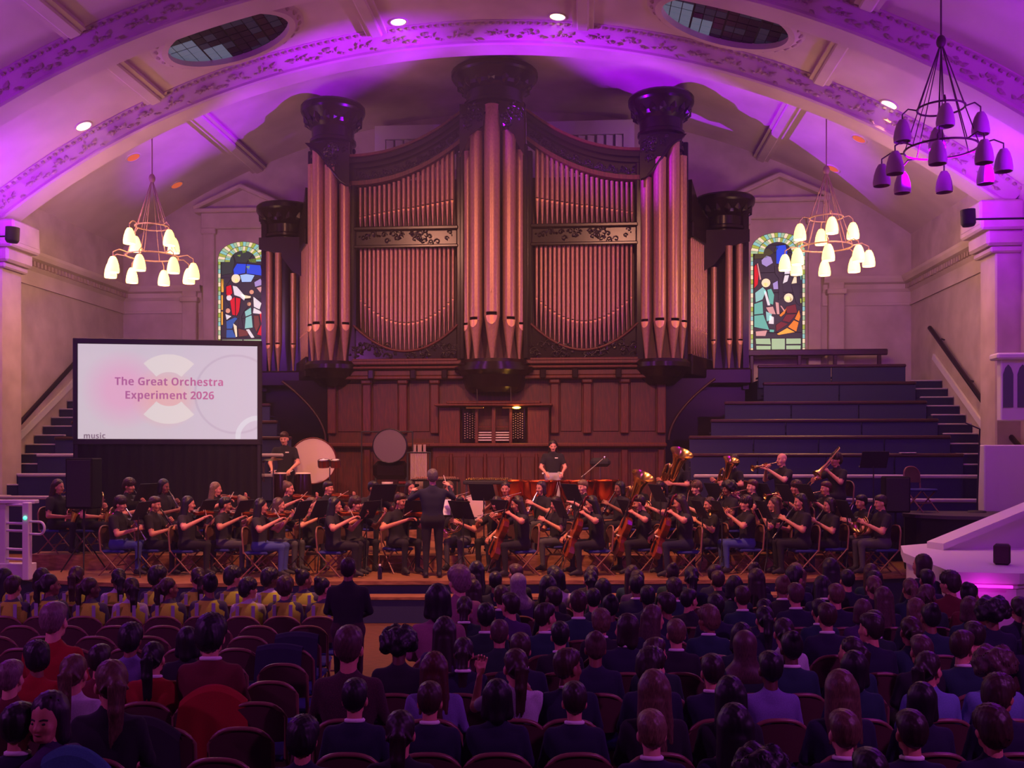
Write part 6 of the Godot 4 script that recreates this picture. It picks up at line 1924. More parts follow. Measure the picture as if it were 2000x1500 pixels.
func trumpet(label, t):
	var o = thing("trumpet", label, "trumpet", Vector3.ZERO, 0.0, "brass trumpets")
	o.transform = t
	part(o, "bell", cached("tp_b", func(): return G.new().tube([Vector3(0, 0, 0.2), Vector3(0, 0, 0.4), Vector3(0, 0, 0.5), Vector3(0, 0, 0.55)], [0.011, 0.018, 0.034, 0.064], 14, false)), mats.brass)
	part(o, "tubing", cached("tp_t", func(): return G.new().tube([Vector3(0, 0, 0.0), Vector3(0, 0, 0.36), Vector3(0, -0.03, 0.4), Vector3(0, -0.06, 0.36), Vector3(0, -0.065, 0.16), Vector3(0, -0.03, 0.12), Vector3(0, 0.0, 0.2)], 0.008, 6)), mats.brass)
	part(o, "valves", cached("tp_v", func(): return G.new().tube([Vector3(0, 0.04, 0.22), Vector3(0, -0.08, 0.22)], 0.013, 8).tube([Vector3(0, 0.04, 0.25), Vector3(0, -0.08, 0.25)], 0.013, 8).tube([Vector3(0, 0.04, 0.28), Vector3(0, -0.08, 0.28)], 0.013, 8)), mats.brass)

func trombone(label, t):
	var o = thing("trombone", label, "trombone", Vector3.ZERO, 0.0, "brass trombones")
	o.transform = t
	part(o, "slide", cached("tb_s", func(): return G.new().tube([Vector3(0.0, 0, 0.0), Vector3(0, 0, 0.95), Vector3(-0.05, 0, 1.0), Vector3(-0.1, 0, 0.95), Vector3(-0.1, 0, 0.06)], 0.01, 6)), mats.brass)
	part(o, "bell_section", cached("tb_b", func(): return G.new().tube([Vector3(-0.1, 0, 0.06), Vector3(-0.1, 0.04, -0.28), Vector3(-0.04, 0.07, -0.36), Vector3(0.04, 0.08, -0.3), Vector3(0.07, 0.08, 0.1), Vector3(0.07, 0.08, 0.32), Vector3(0.07, 0.08, 0.42)], [0.01, 0.011, 0.012, 0.014, 0.02, 0.045, 0.1], 14, false)), mats.brass)
	part(o, "brace", cached("tb_r", func(): return G.new().tube([Vector3(0, 0, 0.1), Vector3(-0.1, 0, 0.1)], 0.007, 5)), mats.brass)

func tuba(label, t, s, m):
	var o = thing("tuba", label, "tuba", Vector3.ZERO, 0.0, "large upright brass")
	o.transform = t.scaled_local(Vector3.ONE * s)
	part(o, "bell", cached("tu_b", func(): return G.new().tube([Vector3(0.0, 0.0, 0), Vector3(0.02, 0.35, 0), Vector3(0.03, 0.6, 0), Vector3(0.04, 0.74, 0), Vector3(0.045, 0.8, 0)], [0.055, 0.075, 0.11, 0.17, 0.23], 20, false)), m)
	part(o, "bows", cached("tu_t", func(): return G.new().tube([Vector3(0.0, 0.02, 0), Vector3(-0.03, -0.1, 0), Vector3(-0.12, -0.15, 0), Vector3(-0.2, -0.08, 0), Vector3(-0.22, 0.2, 0.0), Vector3(-0.2, 0.42, 0), Vector3(-0.13, 0.48, 0.02), Vector3(-0.08, 0.4, 0.04), Vector3(-0.08, 0.1, 0.05)], [0.055, 0.05, 0.046, 0.042, 0.036, 0.03, 0.025, 0.022, 0.02], 10)), m)
	part(o, "valves", cached("tu_v", func(): return G.new().tube([Vector3(-0.13, 0.06, 0.07), Vector3(-0.13, 0.3, 0.07)], 0.02, 8).tube([Vector3(-0.08, 0.06, 0.09), Vector3(-0.08, 0.3, 0.09)], 0.02, 8).tube([Vector3(-0.03, 0.06, 0.09), Vector3(-0.03, 0.3, 0.09)], 0.02, 8)), m)
	part(o, "mouthpipe", cached("tu_m", func(): return G.new().tube([Vector3(-0.08, 0.36, 0.04), Vector3(-0.14, 0.44, -0.08), Vector3(-0.16, 0.46, -0.16)], 0.011, 6)), m)

func french_horn(label, t, m):
	var o = thing("french_horn", label, "french horn", Vector3.ZERO, 0.0, "french horns")
	o.transform = t
	var ring = []
	for k in 29: ring.append(Vector3(cos(TAU * k / 14.0) * (0.15 - k * 0.002), sin(TAU * k / 14.0) * (0.15 - k * 0.002), k * 0.0015))
	part(o, "coil", cached("fh_c", func(): return G.new().tube(ring, 0.011, 6)), m)
	part(o, "bell", cached("fh_b", func(): return G.new().tube([Vector3(0.12, 0.08, 0), Vector3(0.0, -0.12, 0.02), Vector3(-0.12, -0.16, 0.04), Vector3(-0.24, -0.12, 0.06), Vector3(-0.3, -0.08, 0.07)], [0.013, 0.022, 0.04, 0.09, 0.15], 16, false)), m)
	part(o, "valves", cached("fh_v", func(): return G.new().ball(Vector3(0.02, 0.02, 0.04), Vector3(0.06, 0.03, 0.03), 8, 6)), m)
	part(o, "mouthpipe", cached("fh_m", func(): return G.new().tube([Vector3(0.1, 0.12, 0), Vector3(0.04, 0.26, -0.06), Vector3(0.0, 0.34, -0.12)], 0.008, 6)), m)

func make_poses():
	body_mesh("violin", {"eL": Vector3(0.36, 0.78, 0.2), "wL": Vector3(0.33, 1.0, 0.42), "pL": Vector3(-0.8, 0.5, -0.3), "eR": Vector3(-0.40, 0.84, 0.12), "wR": Vector3(-0.17, 0.99, 0.36), "look": 0.45, "nod": 0.1})
	body_mesh("viola", {"eL": Vector3(0.38, 0.74, 0.22), "wL": Vector3(0.36, 0.95, 0.45), "pL": Vector3(-0.8, 0.5, -0.3), "eR": Vector3(-0.42, 0.78, 0.16), "wR": Vector3(-0.10, 0.92, 0.42), "look": 0.4, "nod": 0.15, "lean": 0.06})
	body_mesh("cello", {"knee": Vector3(0.24, 0.53, 0.38), "ankle": Vector3(0.25, 0.1, 0.36), "eL": Vector3(0.38, 0.94, 0.12), "wL": Vector3(0.17, 1.06, 0.26), "pL": Vector3(-1, 0, 0.3), "eR": Vector3(-0.44, 0.84, 0.2), "wR": Vector3(-0.32, 0.66, 0.46), "look": -0.25, "nod": 0.25, "lean": 0.08})
	body_mesh("pipe", {"eL": Vector3(0.29, 0.76, 0.1), "wL": Vector3(0.06, 0.92, 0.3), "pL": Vector3(-1, 0, 0), "eR": Vector3(-0.29, 0.72, 0.12), "wR": Vector3(-0.06, 0.8, 0.37), "pR": Vector3(1, 0, 0), "nod": 0.15})
	body_mesh("flute", {"eL": Vector3(0.26, 0.8, 0.22), "wL": Vector3(-0.04, 1.07, 0.24), "pL": Vector3(0, 0.3, -1), "eR": Vector3(-0.42, 0.84, 0.12), "wR": Vector3(-0.34, 1.03, 0.24), "pR": Vector3(0, 0.3, -1), "look": -0.3})
	body_mesh("sax", {"eL": Vector3(0.28, 0.78, 0.08), "wL": Vector3(0.05, 0.86, 0.28), "pL": Vector3(-1, 0, 0), "eR": Vector3(-0.32, 0.7, 0.06), "wR": Vector3(-0.15, 0.68, 0.26), "pR": Vector3(1, 0, 0.3), "nod": 0.12})
	body_mesh("trumpet", {"eL": Vector3(0.3, 0.84, 0.18), "wL": Vector3(0.05, 1.04, 0.36), "pL": Vector3(-1, 0, 0), "eR": Vector3(-0.32, 0.84, 0.16), "wR": Vector3(-0.06, 1.05, 0.32), "pR": Vector3(1, 0, 0)})
	body_mesh("trombone", {"eL": Vector3(0.28, 0.8, 0.12), "wL": Vector3(0.05, 1.0, 0.22), "pL": Vector3(-1, 0, 0), "eR": Vector3(-0.28, 0.86, 0.26), "wR": Vector3(-0.1, 0.84, 0.46), "pR": Vector3(1, 0, 0)})
	body_mesh("tuba", {"knee": Vector3(0.2, 0.53, 0.4), "eL": Vector3(0.36, 0.78, 0.08), "wL": Vector3(0.24, 0.8, 0.34), "pL": Vector3(-1, 0, 0), "eR": Vector3(-0.34, 0.76, 0.1), "wR": Vector3(-0.1, 0.86, 0.36), "pR": Vector3(0.4, 0, 1)})
	body_mesh("horn", {"eL": Vector3(0.32, 0.74, 0.14), "wL": Vector3(0.08, 0.88, 0.34), "pL": Vector3(-1, 0, 0), "eR": Vector3(-0.36, 0.7, 0.06), "wR": Vector3(-0.24, 0.66, 0.3), "pR": Vector3(1, 0.2, 0), "nod": 0.1})
	body_mesh("rest", {})
	body_mesh("strike", {"stand": true, "eL": Vector3(0.28, 0.72, 0.06), "wL": Vector3(0.2, 0.6, 0.32), "eR": Vector3(-0.28, 0.72, 0.06), "wR": Vector3(-0.18, 0.6, 0.3), "nod": 0.3})
	body_mesh("conduct", {"stand": true, "long": true, "eL": Vector3(0.36, 0.86, 0.18), "wL": Vector3(0.3, 0.98, 0.44), "pL": Vector3(-0.3, -1, 0), "eR": Vector3(-0.36, 0.88, 0.2), "wR": Vector3(-0.3, 1.06, 0.42), "pR": Vector3(0.3, -1, 0)})
	body_mesh("stand", {"stand": true, "long": true})

func player(who, px, d, fl, kind, hair, hc, bottom, sk = 0, sc = 0.95, turn_by = 0.0, top = "black"):
	var pos = gd(px, d, fl)
	var cond = gd(845, 15.9, fl)
	var turn = face(pos, cond) + turn_by
	var T = Transform3D(Basis(Vector3.UP, turn).scaled(Vector3.ONE * sc), pos)
	person("%s in %s" % [who, "a black top" if top == "black" else top], "players of the school orchestra", pos, turn, sc, {"violin": "violin", "viola": "viola", "cello": "cello", "clarinet": "pipe", "oboe": "pipe", "flute": "flute", "sax": "sax", "trumpet": "trumpet", "trombone": "trombone", "tuba": "tuba", "baritone": "tuba", "horn": "horn", "silver_horn": "horn"}[kind], hair, hc, sk, top, bottom)
	chair("brown folding chair under the " + who, "players' folding chairs", pos + Basis(Vector3.UP, turn) * Vector3(0, 0, -0.02), turn)
	var by = " of the " + who
	match kind:
		"violin", "viola":
			var L = 0.36 if kind == "violin" else 0.41
			var a = Vector3(0.06, 1.075, 0.07) if kind == "violin" else Vector3(0.06, 1.03, 0.1)
			var b = Vector3(0.34, 1.05, 0.44) if kind == "violin" else Vector3(0.37, 0.99, 0.47)
			var y = (b - a).normalized()
			var z = (Vector3(-0.15, 1, 0.1) - y * Vector3(-0.15, 1, 0.1).dot(y)).normalized()
			fiddle(kind, kind + by, "violins and violas", T * Transform3D(Basis(y.cross(z), y, z), a), L, kind)
			bow("bow" + by, T * Vector3(-0.16, 1.0, 0.4), T * Vector3(0.4, 1.16, 0.12), "bows of the strings")
		"cello":
			var a = Vector3(-0.03, 0.3, 0.52)
			var b = Vector3(0.14, 1.32, 0.2)
			var y = (b - a).normalized()
			var z = (Vector3(0, 0.3, 1) - y * Vector3(0, 0.3, 1).dot(y)).normalized()
			var o = fiddle("cello", "cello" + by, "cellos", T * Transform3D(Basis(y.cross(z), y, z), a), 0.72, "cello")
			part(o, "endpin", G.new().tube([Vector3(0, 0.01, 0), Vector3(0, -0.27, 0)], 0.008, 5).done(), mats.chrome)
			bow("bow" + by, T * Vector3(-0.36, 0.66, 0.52), T * Vector3(0.3, 0.78, 0.6), "bows of the strings")
		"clarinet", "oboe":
			clarinet(kind + by, T * aim(Vector3(0, 1.15, 0.13), Vector3(0, 0.6, 0.5)), mats.black_gloss if kind == "clarinet" else mats.silver, kind, "woodwind pipes")
		"flute": flute("flute" + by, T * Vector3(0.08, 1.18, 0.15), T * Vector3(-0.56, 1.08, 0.2))
		"sax": saxophone("saxophone" + by, T)
		"trumpet": trumpet("trumpet" + by, T * Transform3D(Basis(Vector3(1, 0, 0), 0.18), Vector3(0, 1.17, 0.13)))
		"trombone": trombone("trombone" + by, T * Transform3D(Basis(Vector3(1, 0, 0), 0.75), Vector3(0, 1.17, 0.13)))
		"tuba": tuba("tuba" + by, T * Transform3D(Basis(Vector3(0, 0, 1), -0.45) * Basis(Vector3.UP, 0.3), Vector3(0.06, 0.7, 0.3)), 1.0, mats.brass)
		"baritone": tuba("small upright horn" + by, T * Transform3D(Basis(Vector3(0, 0, 1), -0.35) * Basis(Vector3.UP, 0.3), Vector3(0.08, 0.74, 0.28)), 0.72, mats.brass)
		"horn": french_horn("french horn" + by, T * Transform3D(Basis(), Vector3(0.0, 0.84, 0.3)), mats.brass)
		"silver_horn": french_horn("silver french horn" + by, T * Transform3D(Basis(), Vector3(0.0, 0.84, 0.3)), mats.silver)

func dd(d): return 16.0 + (d - 16.0) * 0.72
func riser_outline():
	var p = PackedVector2Array()
	for q in [[60, 17.1], [400, 16.95], [800, 16.95], [1240, 16.95], [1600, 17.0], [1700, 17.5], [1690, 17.62], [1240, 17.75], [1230, 19.6], [610, 19.9], [560, 17.6], [80, 17.7]]:
		var a = gd(q[0], q[1], 0)
		p.append(Vector2(a.x, -a.z))
	return p

func build_orchestra():
	make_poses()
	var S = STAGE
	# who, px, distance, floor, instrument, hair, hair colour, trousers, skin, size
	var all = [
		["long-haired saxophonist at the far left end", 112, 17.95, S, "sax", "long", "chestnut", "black", 0, 0.97],
		["saxophonist half hidden behind the left loudspeaker", 178, 17.95, S, "sax", "crop", "brown", "black", 0, 0.97],
		["short-haired clarinettist below the screen's left half", 250, 18.0, S, "clarinet", "mop", "chestnut", "black", 0, 0.98],
		["dark-haired clarinettist below the screen's centre", 318, 18.1, S, "clarinet", "bob", "black", "black", 2, 0.97],
		["oboist in blue jeans with a slanting silver pipe", 232, 16.5, S, "oboe", "mop", "brown", "jeans", 0, 0.97],
		["front clarinettist right of the oboist in jeans", 300, 16.7, S, "clarinet", "crop", "chestnut", "black", 0, 0.96],
		["long black-haired violinist behind the front clarinettist", 366, 16.5, S, "violin", "long", "black", "black", 0, 0.97],
		["long blond-haired violinist in the second left desk", 420, 18.0, S, "violin", "long", "blond", "black", 0, 0.93],
		["short black-haired violinist in grey trousers", 438, 16.8, S, "violin", "crop", "black", "grey", 1, 0.95],
		["violinist with a blond bun", 474, 17.7, S, "violin", "bun", "blond", "black", 0, 0.94],
		["front violinist in bright blue jeans", 508, 16.1, S, "violin", "long", "black", "jeans", 0, 0.95],
		["wavy dusty-haired violinist beside the jeans violinist", 543, 17.0, S, "violin", "long", "dusty", "grey", 0, 0.94],
		["violinist with a fair bun below the cymbal", 562, 18.3, S, "violin", "bun", "fair", "black", 0, 0.93],
		["ponytailed fair-haired violinist below the bass drum", 608, 17.7, S, "violin", "tail", "fair", "black", 4, 0.93],
		["long black-haired violinist at the front desk", 652, 16.2, S, "violin", "long", "black", "black", 0, 0.97],
		["short-haired violinist below the bongos", 640, 19.0, S, "violin", "crop", "brown", "black", 0, 0.93],
		["mop-haired brown violinist at the inner second desk", 692, 17.3, S, "violin", "mop", "chestnut", "black", 0, 0.95],
		["dark cropped violinist near the trap table", 728, 18.4, S, "violin", "crop", "black", "black", 2, 0.94],
		["viola player left of the conductor in a black shirt", 778, 17.0, S, "viola", "crop", "chestnut", "black", 0, 1.0],
		["bobbed viola player behind the conductor's left arm", 800, 18.9, S, "viola", "bob", "brown", "black", 0, 0.94],
		["long-haired viola player behind the conductor's right arm", 878, 18.4, S, "viola", "long", "fair", "khaki", 0, 0.94],
		["black-haired boy with a horn below the kit drum", 900, 17.75, S, "horn", "crop", "black", "grey", 0, 0.94],
		["long brown-haired viola player raising her left arm", 974, 17.5, S, "viola", "long", "brown", "black", 0, 0.95],
		["bun-haired viola player below the leftmost kettledrum", 990, 18.6, S, "viola", "bun", "brown", "black", 0, 0.93],
		["long-haired cellist right of the conductor", 1020, 16.4, S, "cello", "long", "brown", "black", 0, 0.98],
		["bobbed woodwind player below the second kettledrum", 1058, 18.5, S, "oboe", "bob", "plum", "grey", 0, 0.94],
		["cropped clarinettist between the two long-haired cellists", 1088, 17.6, S, "clarinet", "crop", "brown", "grey", 0, 0.94],
		["blond cropped oboist below the rightmost kettledrums", 1140, 18.8, S, "oboe", "crop", "blond", "black", 4, 0.95],
		["long black-haired cellist, second from the conductor", 1165, 16.5, S, "cello", "long", "black", "black", 0, 0.98],
		["dark bobbed clarinettist behind the second cellist", 1212, 18.2, S, "clarinet", "bob", "black", "black", 2, 0.94],
		["short-haired cellist, third from the conductor", 1258, 16.9, S, "cello", "crop", "brown", "black", 0, 0.98],
		["seated long-haired cellist in black at the front right", 1338, 16.3, S, "cello", "long", "brown", "navy", 0, 1.0],
		["ponytailed horn player behind the third cellist", 1290, 18.4, S, "horn", "tail", "brown", "black", 0, 0.94],
		["fair-haired horn player under the back tuba", 1362, 18.6, S, "horn", "mop", "fair", "black", 4, 0.94],
		["long chestnut-haired clarinettist right of the front cellist", 1388, 17.3, S, "clarinet", "long", "chestnut", "black", 0, 0.94],
		["curly black-haired clarinettist among the right woodwind", 1424, 17.9, S, "clarinet", "curl", "black", "black", 2, 0.94],
		["mop-haired trumpeter in lilac-blue jeans", 1458, 16.8, S, "trumpet", "mop", "brown", "jeans", 0, 0.97],
		["pink-faced cropped trumpeter in the right middle", 1470, 18.3, S, "trumpet", "crop", "red", "black", 4, 0.96],
		["wavy-haired flautist beside the jeans trumpeter", 1512, 17.4, S, "flute", "long", "dusty", "black", 0, 0.94],
		["mop-haired trumpeter below the bald trumpeter", 1556, 18.15, S, "trumpet", "mop", "chestnut", "grey", 0, 0.95],
		["tall long black-haired clarinettist at the front right", 1566, 16.6, S, "clarinet", "long", "black", "black", 0, 1.0],
		["red-haired cropped trumpeter below the trombone", 1614, 17.95, S, "trumpet", "crop", "red", "black", 0, 0.94],
		["dark clarinettist right of the tall long-haired one", 1622, 17.0, S, "clarinet", "bob", "brown", "black", 0, 0.94],
		["horn player with a silver horn at the right end", 1684, 17.7, S, "silver_horn", "crop", "black", "grey", 0, 0.96],
		["brown-haired horn player beside the right loudspeaker", 1722, 16.7, S, "horn", "crop", "brown", "grey", 0, 0.98],
		["tuba player before the organ's right corner", 1246, 19.5, S, "tuba", "crop", "brown", "black", 0, 0.98],
		["tuba player at the left of the raised brass", 1326, 19.3, 0.88, "tuba", "crop", "chestnut", "black", 0, 0.97],
		["upright horn player in the middle of the raised brass", 1432, 19.3, 0.88, "baritone", "mop", "brown", "black", 0, 0.97],
		["bald trumpeter on the brass riser", 1528, 19.3, 0.88, "trumpet", "bald", "brown", "black", 4, 1.0],
		["chestnut-haired trombonist on the brass riser", 1634, 19.3, 0.88, "trombone", "mop", "chestnut", "black", 0, 1.0]]
	whole("player_riser", G.new().plate(riser_outline(), STAGE, 0.86, Transform3D(flat(), Vector3.ZERO)).done(), mats.stage_wood, "low timber riser under the second half of the orchestra", "riser")
	for q in all: player(q[0], q[1], dd(q[2]), (0.6 if q[2] < 17.9 else 0.86) if q[3] == S else 1.3, q[4], q[5], q[6], q[7], q[8], q[9], 0.0)
	# standing figures
	var p = gd(845, 15.95, S)
	person("conductor in a dark suit standing with raised arms, back to the hall", "", p, YAW + PI + 0.15, 1.0, "conduct", "crop", "grey", 4, "navy", "black")
	whole("baton", G.new().tube([Vector3.ZERO, Vector3(-0.1, 0.16, -0.3)], 0.004, 5).done(), mats.paper, "white baton in the conductor's right hand", "baton", p + Basis(Vector3.UP, YAW + PI + 0.15) * Vector3(-0.28, 1.5, 0.55))
	music_stand("black music stand in front of the conductor", gd(856, 16.7, S), YAW, 1.0, "white score open on the conductor's stand")
	person("male percussionist in a black shirt standing over the congas", "", gd(556, 20.9, 1.23), YAW, 1.06, "strike", "crop", "chestnut", 4, "black", "black", ["emblem"])
	var gp = gd(1080, 21.95, 1.23)
	person("long-haired percussionist in black shirt and pale shorts behind the kettledrums", "", gp, YAW, 0.97, "strike", "long", "brown", 4, "black", "white", ["emblem"])
	for s in [-1.0, 1.0]:
		whole("drum_mallet", G.new().tube([Vector3.ZERO, Vector3(s * 0.03, -0.02, 0.3)], 0.006, 5).ball(Vector3(s * 0.03, -0.02, 0.3), 0.022, 8, 6).done(), mats.paper, "felt mallet in the %s hand of the kettledrum player" % ("left" if s > 0 else "right"), "mallet", gp + Vector3(s * 0.17, 1.0, 0.36))
		whole("drum_stick", G.new().tube([Vector3.ZERO, Vector3(s * 0.05, -0.02, 0.32)], 0.007, 5).done(), mats.paper, "drum stick in the %s hand of the male percussionist" % ("left" if s > 0 else "right"), "drum stick", gd(556, 20.5, 1.23) + Vector3(s * 0.18, 1.06, 0.0))
	# music stands between the desks
	var st = [[270, 16.2, "between the oboist and front clarinettist", 0], [398, 16.9, "in front of the long black-haired left violinist", 0], [470, 16.9, "beside the bun-haired violinist", 0], [585, 16.6, "right of the jeans violinist", 1], [622, 17.0, "before the ponytailed violinist", 0], [716, 16.6, "before the front desk violinist", 1], [745, 17.6, "before the dark cropped violinist", 0], [815, 16.9, "left of the conductor", 0],
		[905, 16.6, "right of the conductor", 0], [945, 18.0, "behind the horn boy", 0], [985, 17.2, "before the first cellist", 0], [1100, 16.8, "between the two long-haired cellists", 0], [1122, 17.8, "before the blond oboist", 1], [1228, 17.2, "before the third cellist", 1], [1290, 17.4, "behind the third cellist", 0], [1372, 16.8, "before the chestnut clarinettist", 0],
		[1410, 16.6, "before the jeans trumpeter", 1], [1498, 16.6, "before the wavy-haired flautist", 0], [1540, 17.4, "before the tall clarinettist", 0], [1580, 17.6, "before the red-haired trumpeter", 0], [1655, 16.9, "before the silver horn player", 0], [1400, 18.4, "before the raised upright horn", 0], [1496, 18.3, "before the bald trumpeter", 0], [280, 18.0, "below the screen", 0], [150, 18.4, "before the far left saxophonist", 0]]
	for q in st:
		var a = gd(q[0], dd(q[1]), 0.6 if q[1] < 17.4 else 0.86)
		music_stand("black music stand %s" % q[2], a, face(gd(845, 15.9, S), a), 0.98, ("white sheet music on the stand %s" % q[2]) if q[3] else "")

# ---------------------------------------------------------------- the audience
const ORD = ["first", "second", "third", "fourth", "fifth", "sixth", "seventh", "eighth", "ninth", "tenth", "eleventh", "twelfth", "thirteenth", "fourteenth", "fifteenth", "sixteenth", "seventeenth"]
const HAIRWORD = {"crop": "short %s hair", "mop": "thick %s hair", "bob": "bobbed %s hair", "long": "long %s hair", "tail": "%s ponytail", "bun": "%s bun", "curl": "curly %s hair", "hood": "%s headscarf"}
const COLWORD = {"black": "black", "brown": "dark brown", "chestnut": "chestnut", "fair": "fair", "blond": "blond", "red": "reddish", "grey": "grey", "white": "white", "plum": "plum", "pinkish": "pinkish grey", "dusty": "dusty brown", "lilac": "pale lilac"}

func coat(label, category, pos, turn, w, top, drop, m, spread = 0.28):
	# a coat hung over a chair back: a folded sheet that falls on both sides
	var rows = []
	for i in 15:
		var t = i / 14.0
		var row = PackedVector3Array()
		for j in 21:
			var u = j / 20.0 * 2.0 - 1.0
			var flare = 1.0 + spread * t
			var round_top = (0.12 if spread > 0.1 else 0.03) * u * u * (1.0 - t)
			var fold = 0.02 * sin(u * 9.0) * t
			row.append(Vector3(u * w / 2 * flare, top - round_top - drop * t, -0.30 - 0.05 * sin(t * 1.6) - 0.05 * t + fold))
		rows.append(row)
	var front = []
	for i in 6:
		var row = PackedVector3Array()
		for j in 21: row.append(rows[0][j] + Vector3(0, 0.03 * sin(i / 5.0 * PI) - 0.25 * maxf(0, i / 5.0 - 0.5), 0.1 * i / 5.0))
		front.append(row)
	front.reverse()
	var all = front + rows
	var back = []
	for r in all:
		var q = PackedVector3Array()
		for p in r: q.append(p + Vector3(0, -0.012, -0.014))
		q.reverse()
		back.append(q)
	return whole("coat", G.new().grid(all).grid(back).done(), m, label, category, pos, turn)

func listener(label, px_d, hair, hc, sk, top, extra, sc, body = "lap", group = "children in the audience", turn = 0.0, bottom = "grey"):
	var pos = gd(px_d[0], px_d[1], maxf(0.0, 0.42 - 0.405 * sc))
	return person(label, group, pos, YAW + PI + turn, sc, body, hair, hc, sk, top, bottom, extra)

func build_audience():
	body_mesh("lap", {"hs": 1.13, "long": true, "nod": 0.02})
	body_mesh("lap_look", {"hs": 1.13, "long": true, "look": 0.6})
	body_mesh("lap_left", {"hs": 1.13, "long": true, "look": -0.9})
	body_mesh("lean", {"hs": 1.13, "long": true, "lean": 0.22, "eL": Vector3(0.24, 0.72, 0.2), "wL": Vector3(0.08, 0.6, 0.42), "eR": Vector3(-0.24, 0.72, 0.2), "wR": Vector3(-0.08, 0.6, 0.42)})
	body_mesh("raise", {"hs": 1.13, "eL": Vector3(0.34, 0.86, 0.18), "wL": Vector3(0.3, 1.12, 0.26), "pL": Vector3(0, 0, -1), "eR": Vector3(-0.28, 0.8, 0.1), "wR": Vector3(-0.12, 0.98, 0.28), "look": 0.3})
	body_mesh("turned", {"hs": 1.13, "long": true, "look": 1.7, "nod": 0.05})
	var rw = ["front", "second", "third", "fourth", "fifth", "sixth", "seventh", "eighth", "ninth", "tenth", "eleventh", "nearest"]
	# right block: row, photo column, hair, colour, top, extra, size, body, skin
	var known = [
		[0, 930, "long", "black", "black", [], 0.86, "lap", 0], [0, 1620, "long", "black", "navy", ["collar"], 0.9, "lap", 2], [0, 1808, "bob", "brown", "navy", ["collar"], 0.95, "lap_look", 0],
		[1, 958, "crop", "black", "navy", [], 0.8, "lap", 2], [1, 1090, "bob", "black", "white", [], 0.84, "lap", 0], [1, 1150, "tail", "black", "navy", [], 0.82, "lap", 0], [1, 1360, "tail", "black", "navy", [], 0.86, "lap", 2], [1, 1470, "long", "brown", "navy", [], 0.84, "lap", 0], [1, 1545, "mop", "black", "navy", [], 0.86, "lap_left", 0], [1, 1700, "mop", "black", "navy", [], 0.8, "lap", 2],
		[2, 1013, "hood", "lilac", "purple", [], 0.86, "lap", 2], [2, 1062, "long", "black", "black", [], 0.84, "lap", 0], [2, 1235, "crop", "black", "navy", ["collar"], 0.84, "lap", 2], [2, 1305, "mop", "brown", "teal", ["collar"], 0.8, "lap", 0], [2, 1850, "mop", "brown", "burgundy", [], 0.88, "lap_look", 0],
		[3, 897, "mop", "pinkish", "pink", [], 1.02, "lap_look", 4], [3, 1560, "crop", "dusty", "navy", ["collar"], 0.84, "lap", 0], [3, 1895, "bun", "black", "burgundy", [], 0.84, "lap_left", 2],
		[4, 1140, "crop", "chestnut", "teal", ["collar"], 0.86, "lap", 0], [4, 1400, "crop", "black", "navy", [], 0.82, "lap", 2],
		[5, 857, "bob", "black", "pink", [], 1.02, "lap", 2], [5, 945, "crop", "black", "green", ["collar"], 0.84, "lap", 2], [5, 1620, "crop", "chestnut", "navy", ["collar"], 0.84, "lap", 0], [5, 1945, "curl", "black", "navy", [], 0.88, "lap", 2],
		[6, 1228, "bob", "brown", "navy", ["collar"], 0.86, "lap_look", 0], [6, 1520, "tail", "brown", "white", [], 0.82, "lap", 0], [6, 1712, "crop", "brown", "navy", [], 0.86, "lap_look", 0],
		[7, 780, "curl", "black", "black", [], 0.86, "lap", 3], [7, 1012, "crop", "chestnut", "navy", ["collar"], 0.82, "lap", 0], [7, 1472, "hood", "dusty", "green", [], 0.84, "lap", 0], [7, 1868, "crop", "chestnut", "teal", ["collar"], 0.84, "lap_left", 0],
		[8, 678, "crop", "dusty", "patterned", [], 1.0, "lap", 0], [8, 860, "long", "red", "lilac", [], 0.82, "lap", 0], [8, 1018, "tail", "chestnut", "white", [], 0.84, "raise", 0], [8, 1285, "mop", "brown", "navy", [], 0.84, "lap_left", 4], [8, 1397, "crop", "brown", "navy", ["collar"], 0.8, "lap", 0], [8, 1500, "crop", "black", "lilac", [], 0.82, "lap", 3], [8, 1820, "tail", "brown", "paleblue", [], 0.82, "lap_left", 0], [8, 1940, "curl", "dusty", "paleblue", [], 0.84, "lap", 0],
		[9, 690, "crop", "black", "navy", ["collar"], 0.8, "lap", 0], [9, 840, "crop", "chestnut", "navy", ["collar"], 0.78, "lap", 0], [9, 960, "bob", "black", "navy", [], 0.8, "lap", 2], [9, 1110, "crop", "brown", "navy", ["collar"], 0.78, "lap", 0], [9, 1262, "long", "fair", "black", [], 0.86, "lap", 0], [9, 1405, "long", "black", "black", [], 0.82, "lap", 2], [9, 1550, "crop", "brown", "navy", ["collar"], 0.8, "lap", 0], [9, 1665, "long", "fair", "navy", [], 0.86, "lap", 0], [9, 1800, "bob", "black", "navy", ["collar"], 0.78, "lap", 2],
		[10, 590, "mop", "black", "navy", [], 0.76, "lap", 0], [10, 785, "tail", "brown", "black", [], 0.8, "lap", 0], [10, 1265, "crop", "blond", "navy", ["collar"], 0.8, "lap", 4], [10, 1415, "long", "black", "navy", [], 0.84, "lap", 2], [10, 1640, "crop", "fair", "navy", ["collar"], 0.8, "lap", 4], [10, 1762, "crop", "brown", "navy", ["collar"], 0.8, "lap", 0], [10, 1915, "mop", "chestnut", "navy", [], 0.82, "lap", 0],
		[11, 1490, "curl", "black", "navy", [], 0.8, "lap", 3], [11, 1705, "crop", "black", "navy", [], 0.8, "lap", 2]]
	rng.seed = 11
	var hk = ["crop", "crop", "crop", "mop", "bob", "long", "tail", "tail", "bun"]
	var hcs = ["black", "black", "brown", "brown", "chestnut", "black", "dusty", "fair"]
